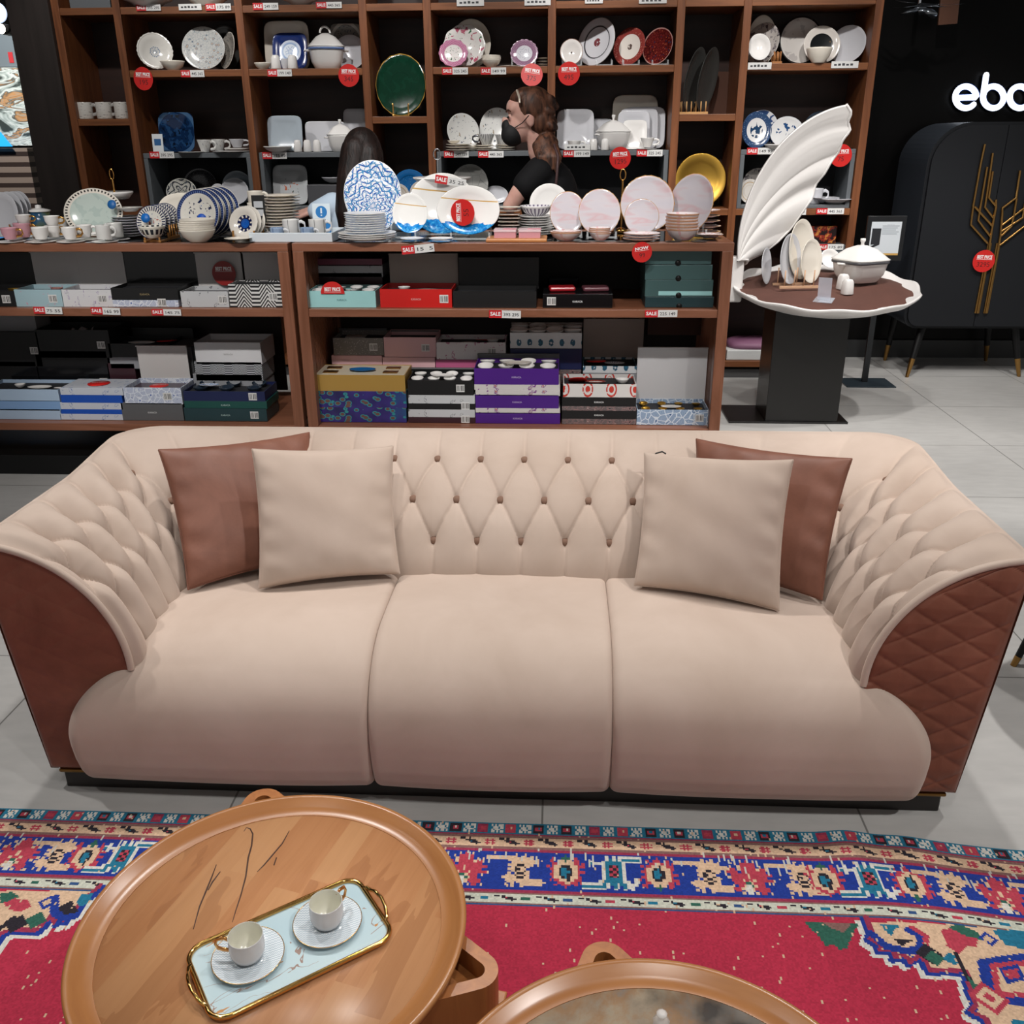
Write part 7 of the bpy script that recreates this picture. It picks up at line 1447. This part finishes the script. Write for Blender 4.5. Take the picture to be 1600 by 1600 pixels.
yd = YS-.012
disc(224, 123, yd, 17, 'round red best-price sign at the shelf corner under the blue-flower plate', .05, '195', rx=.92); disc(545, 118, yd, 16.5, 'round red best-price sign at the shelf corner under the ring-handled tureen', .04, '345')
disc(831, 117, yd, 17, 'tilted round red best-price sign under the purple-rimmed plate', .14, '375', lean=-.25); disc(889, 115, yd, 17, 'round red best-price sign under the dot-centre plate', .0, '495')
disc(969, 247, YS+.005, 16.5, 'round red best-price sign below the pyramid-lid tureen', -.06, '1295'); disc(1314, 243, YS+.005, 16.5, 'round red best-price sign half behind the white shell wing', -.04, '75')
disc(723, 332, 4.352, 20, 'round red best-price sign turned sideways on the oval blue-wave plate', -PI/2, '55', lean=-.27); disc(1003, 394, yc-.003, 15.5, 'round red price sign on the counter edge below the largest pink plate', -.15, '99', txt='NOW')
disc(1537, 408, YF_-.022, 16.5, 'round red best-price sign on the gold handles of the black cabinet', .03, '3295')
disc(350, 427, YU+.150, 19, 'dark red best-price disc on the raised lid of the sprig-print box', .0, '', red='#8d1c1a', lean=-.02); disc(520, 459, YU-.004, 19, 'half-round red best-price sign rising from the mint open box', .0, '', True)
# ------------------------------------------------------------------ light
W = bpy.data.worlds.new('World'); SC.world = W; W.use_nodes = True; bg = W.node_tree.nodes['Background']; bg.inputs[0].default_value = (1.0, .975, .955, 1); bg.inputs[1].default_value = .30
def spot(x, y, tx, ty, tz, e, ang=60, size=.05, c=(1, .965, .935), z=3.35, blend=.5):
    l = bpy.data.lights.new('ceiling_or_fill_spot', 'SPOT'); l.energy = e; l.spot_size = R(ang); l.spot_blend = blend; l.shadow_soft_size = size; l.color = c
    o = bpy.data.objects.new('ceiling_or_fill_spot', l); COL.objects.link(o); o.location = (x, y, z); o.rotation_euler = (Vector((tx, ty, tz))-Vector((x, y, z))).to_track_quat('-Z', 'Y').to_euler()
for x in (-2.7, -1.6, -.5, .6, 1.6): spot(x, 4.75, x+.05, 6.5, 1.55, 92, 62, .04)          # shelving wash
for x in (-2.6, -1.5, -.5, .5): spot(x, 1.5, x-.02, 4.4, .75, 185, 36, .05)                     # counters, from over the sofa
for x in (-2.2, -.6, .6): spot(x, 3.5, x, 4.6, 1.1, 30, 50, .04)
for x, y, tx, ty in ((-1.5, 2.7, -1.1, 2.2), (-.4, 2.9, -.3, 2.25), (.9, 2.8, .6, 2.2)): spot(x, y, tx, ty, .4, 116, 66, .05)   # sofa
for x, y, tx, ty, e in ((-1.3, .4, -.9, 1.3, 45), (.3, .3, .2, 1.3, 55), (1.9, .5, 1.2, 1.8, 165), (-2.6, 2.2, -2.4, 1.8, 120)): spot(x, y, tx, ty, 0, e, 75, .06)
for x, y, tx, ty, e in ((2.3, 2.9, 2.0, 3.4, 230), (2.6, 4.4, 2.4, 5.2, 200), (1.3, 4.0, 1.5, 5.4, 130), (3.2, 5.2, 2.9, 6.4, 60)): spot(x, y, tx, ty, .3, e, 70, .05)
for x, y, tx, ty, tz, e in ((-4.9, 7.4, -4.95, 9.2, 1.7, 420), (-1.0, 3.4, -.25, 5.0, 1.5, 110), (-1.6, 3.6, -1.1, 5.0, 1.4, 50), (.7, 3.4, 1.5, 5.4, 1.3, 120)): spot(x, y, tx, ty, tz, e, 50, .05)  # fill spots added to brighten the far display, figures and shell wing
SC.view_settings.view_transform = 'Standard'; SC.view_settings.look = 'None'; SC.view_settings.exposure = 0.0
SC.cycles.max_bounces = 6; SC.cycles.diffuse_bounces = 3; SC.cycles.glossy_bounces = 3; SC.cycles.transparent_max_bounces = 8
SC.cycles.sample_clamp_indirect = 4.0
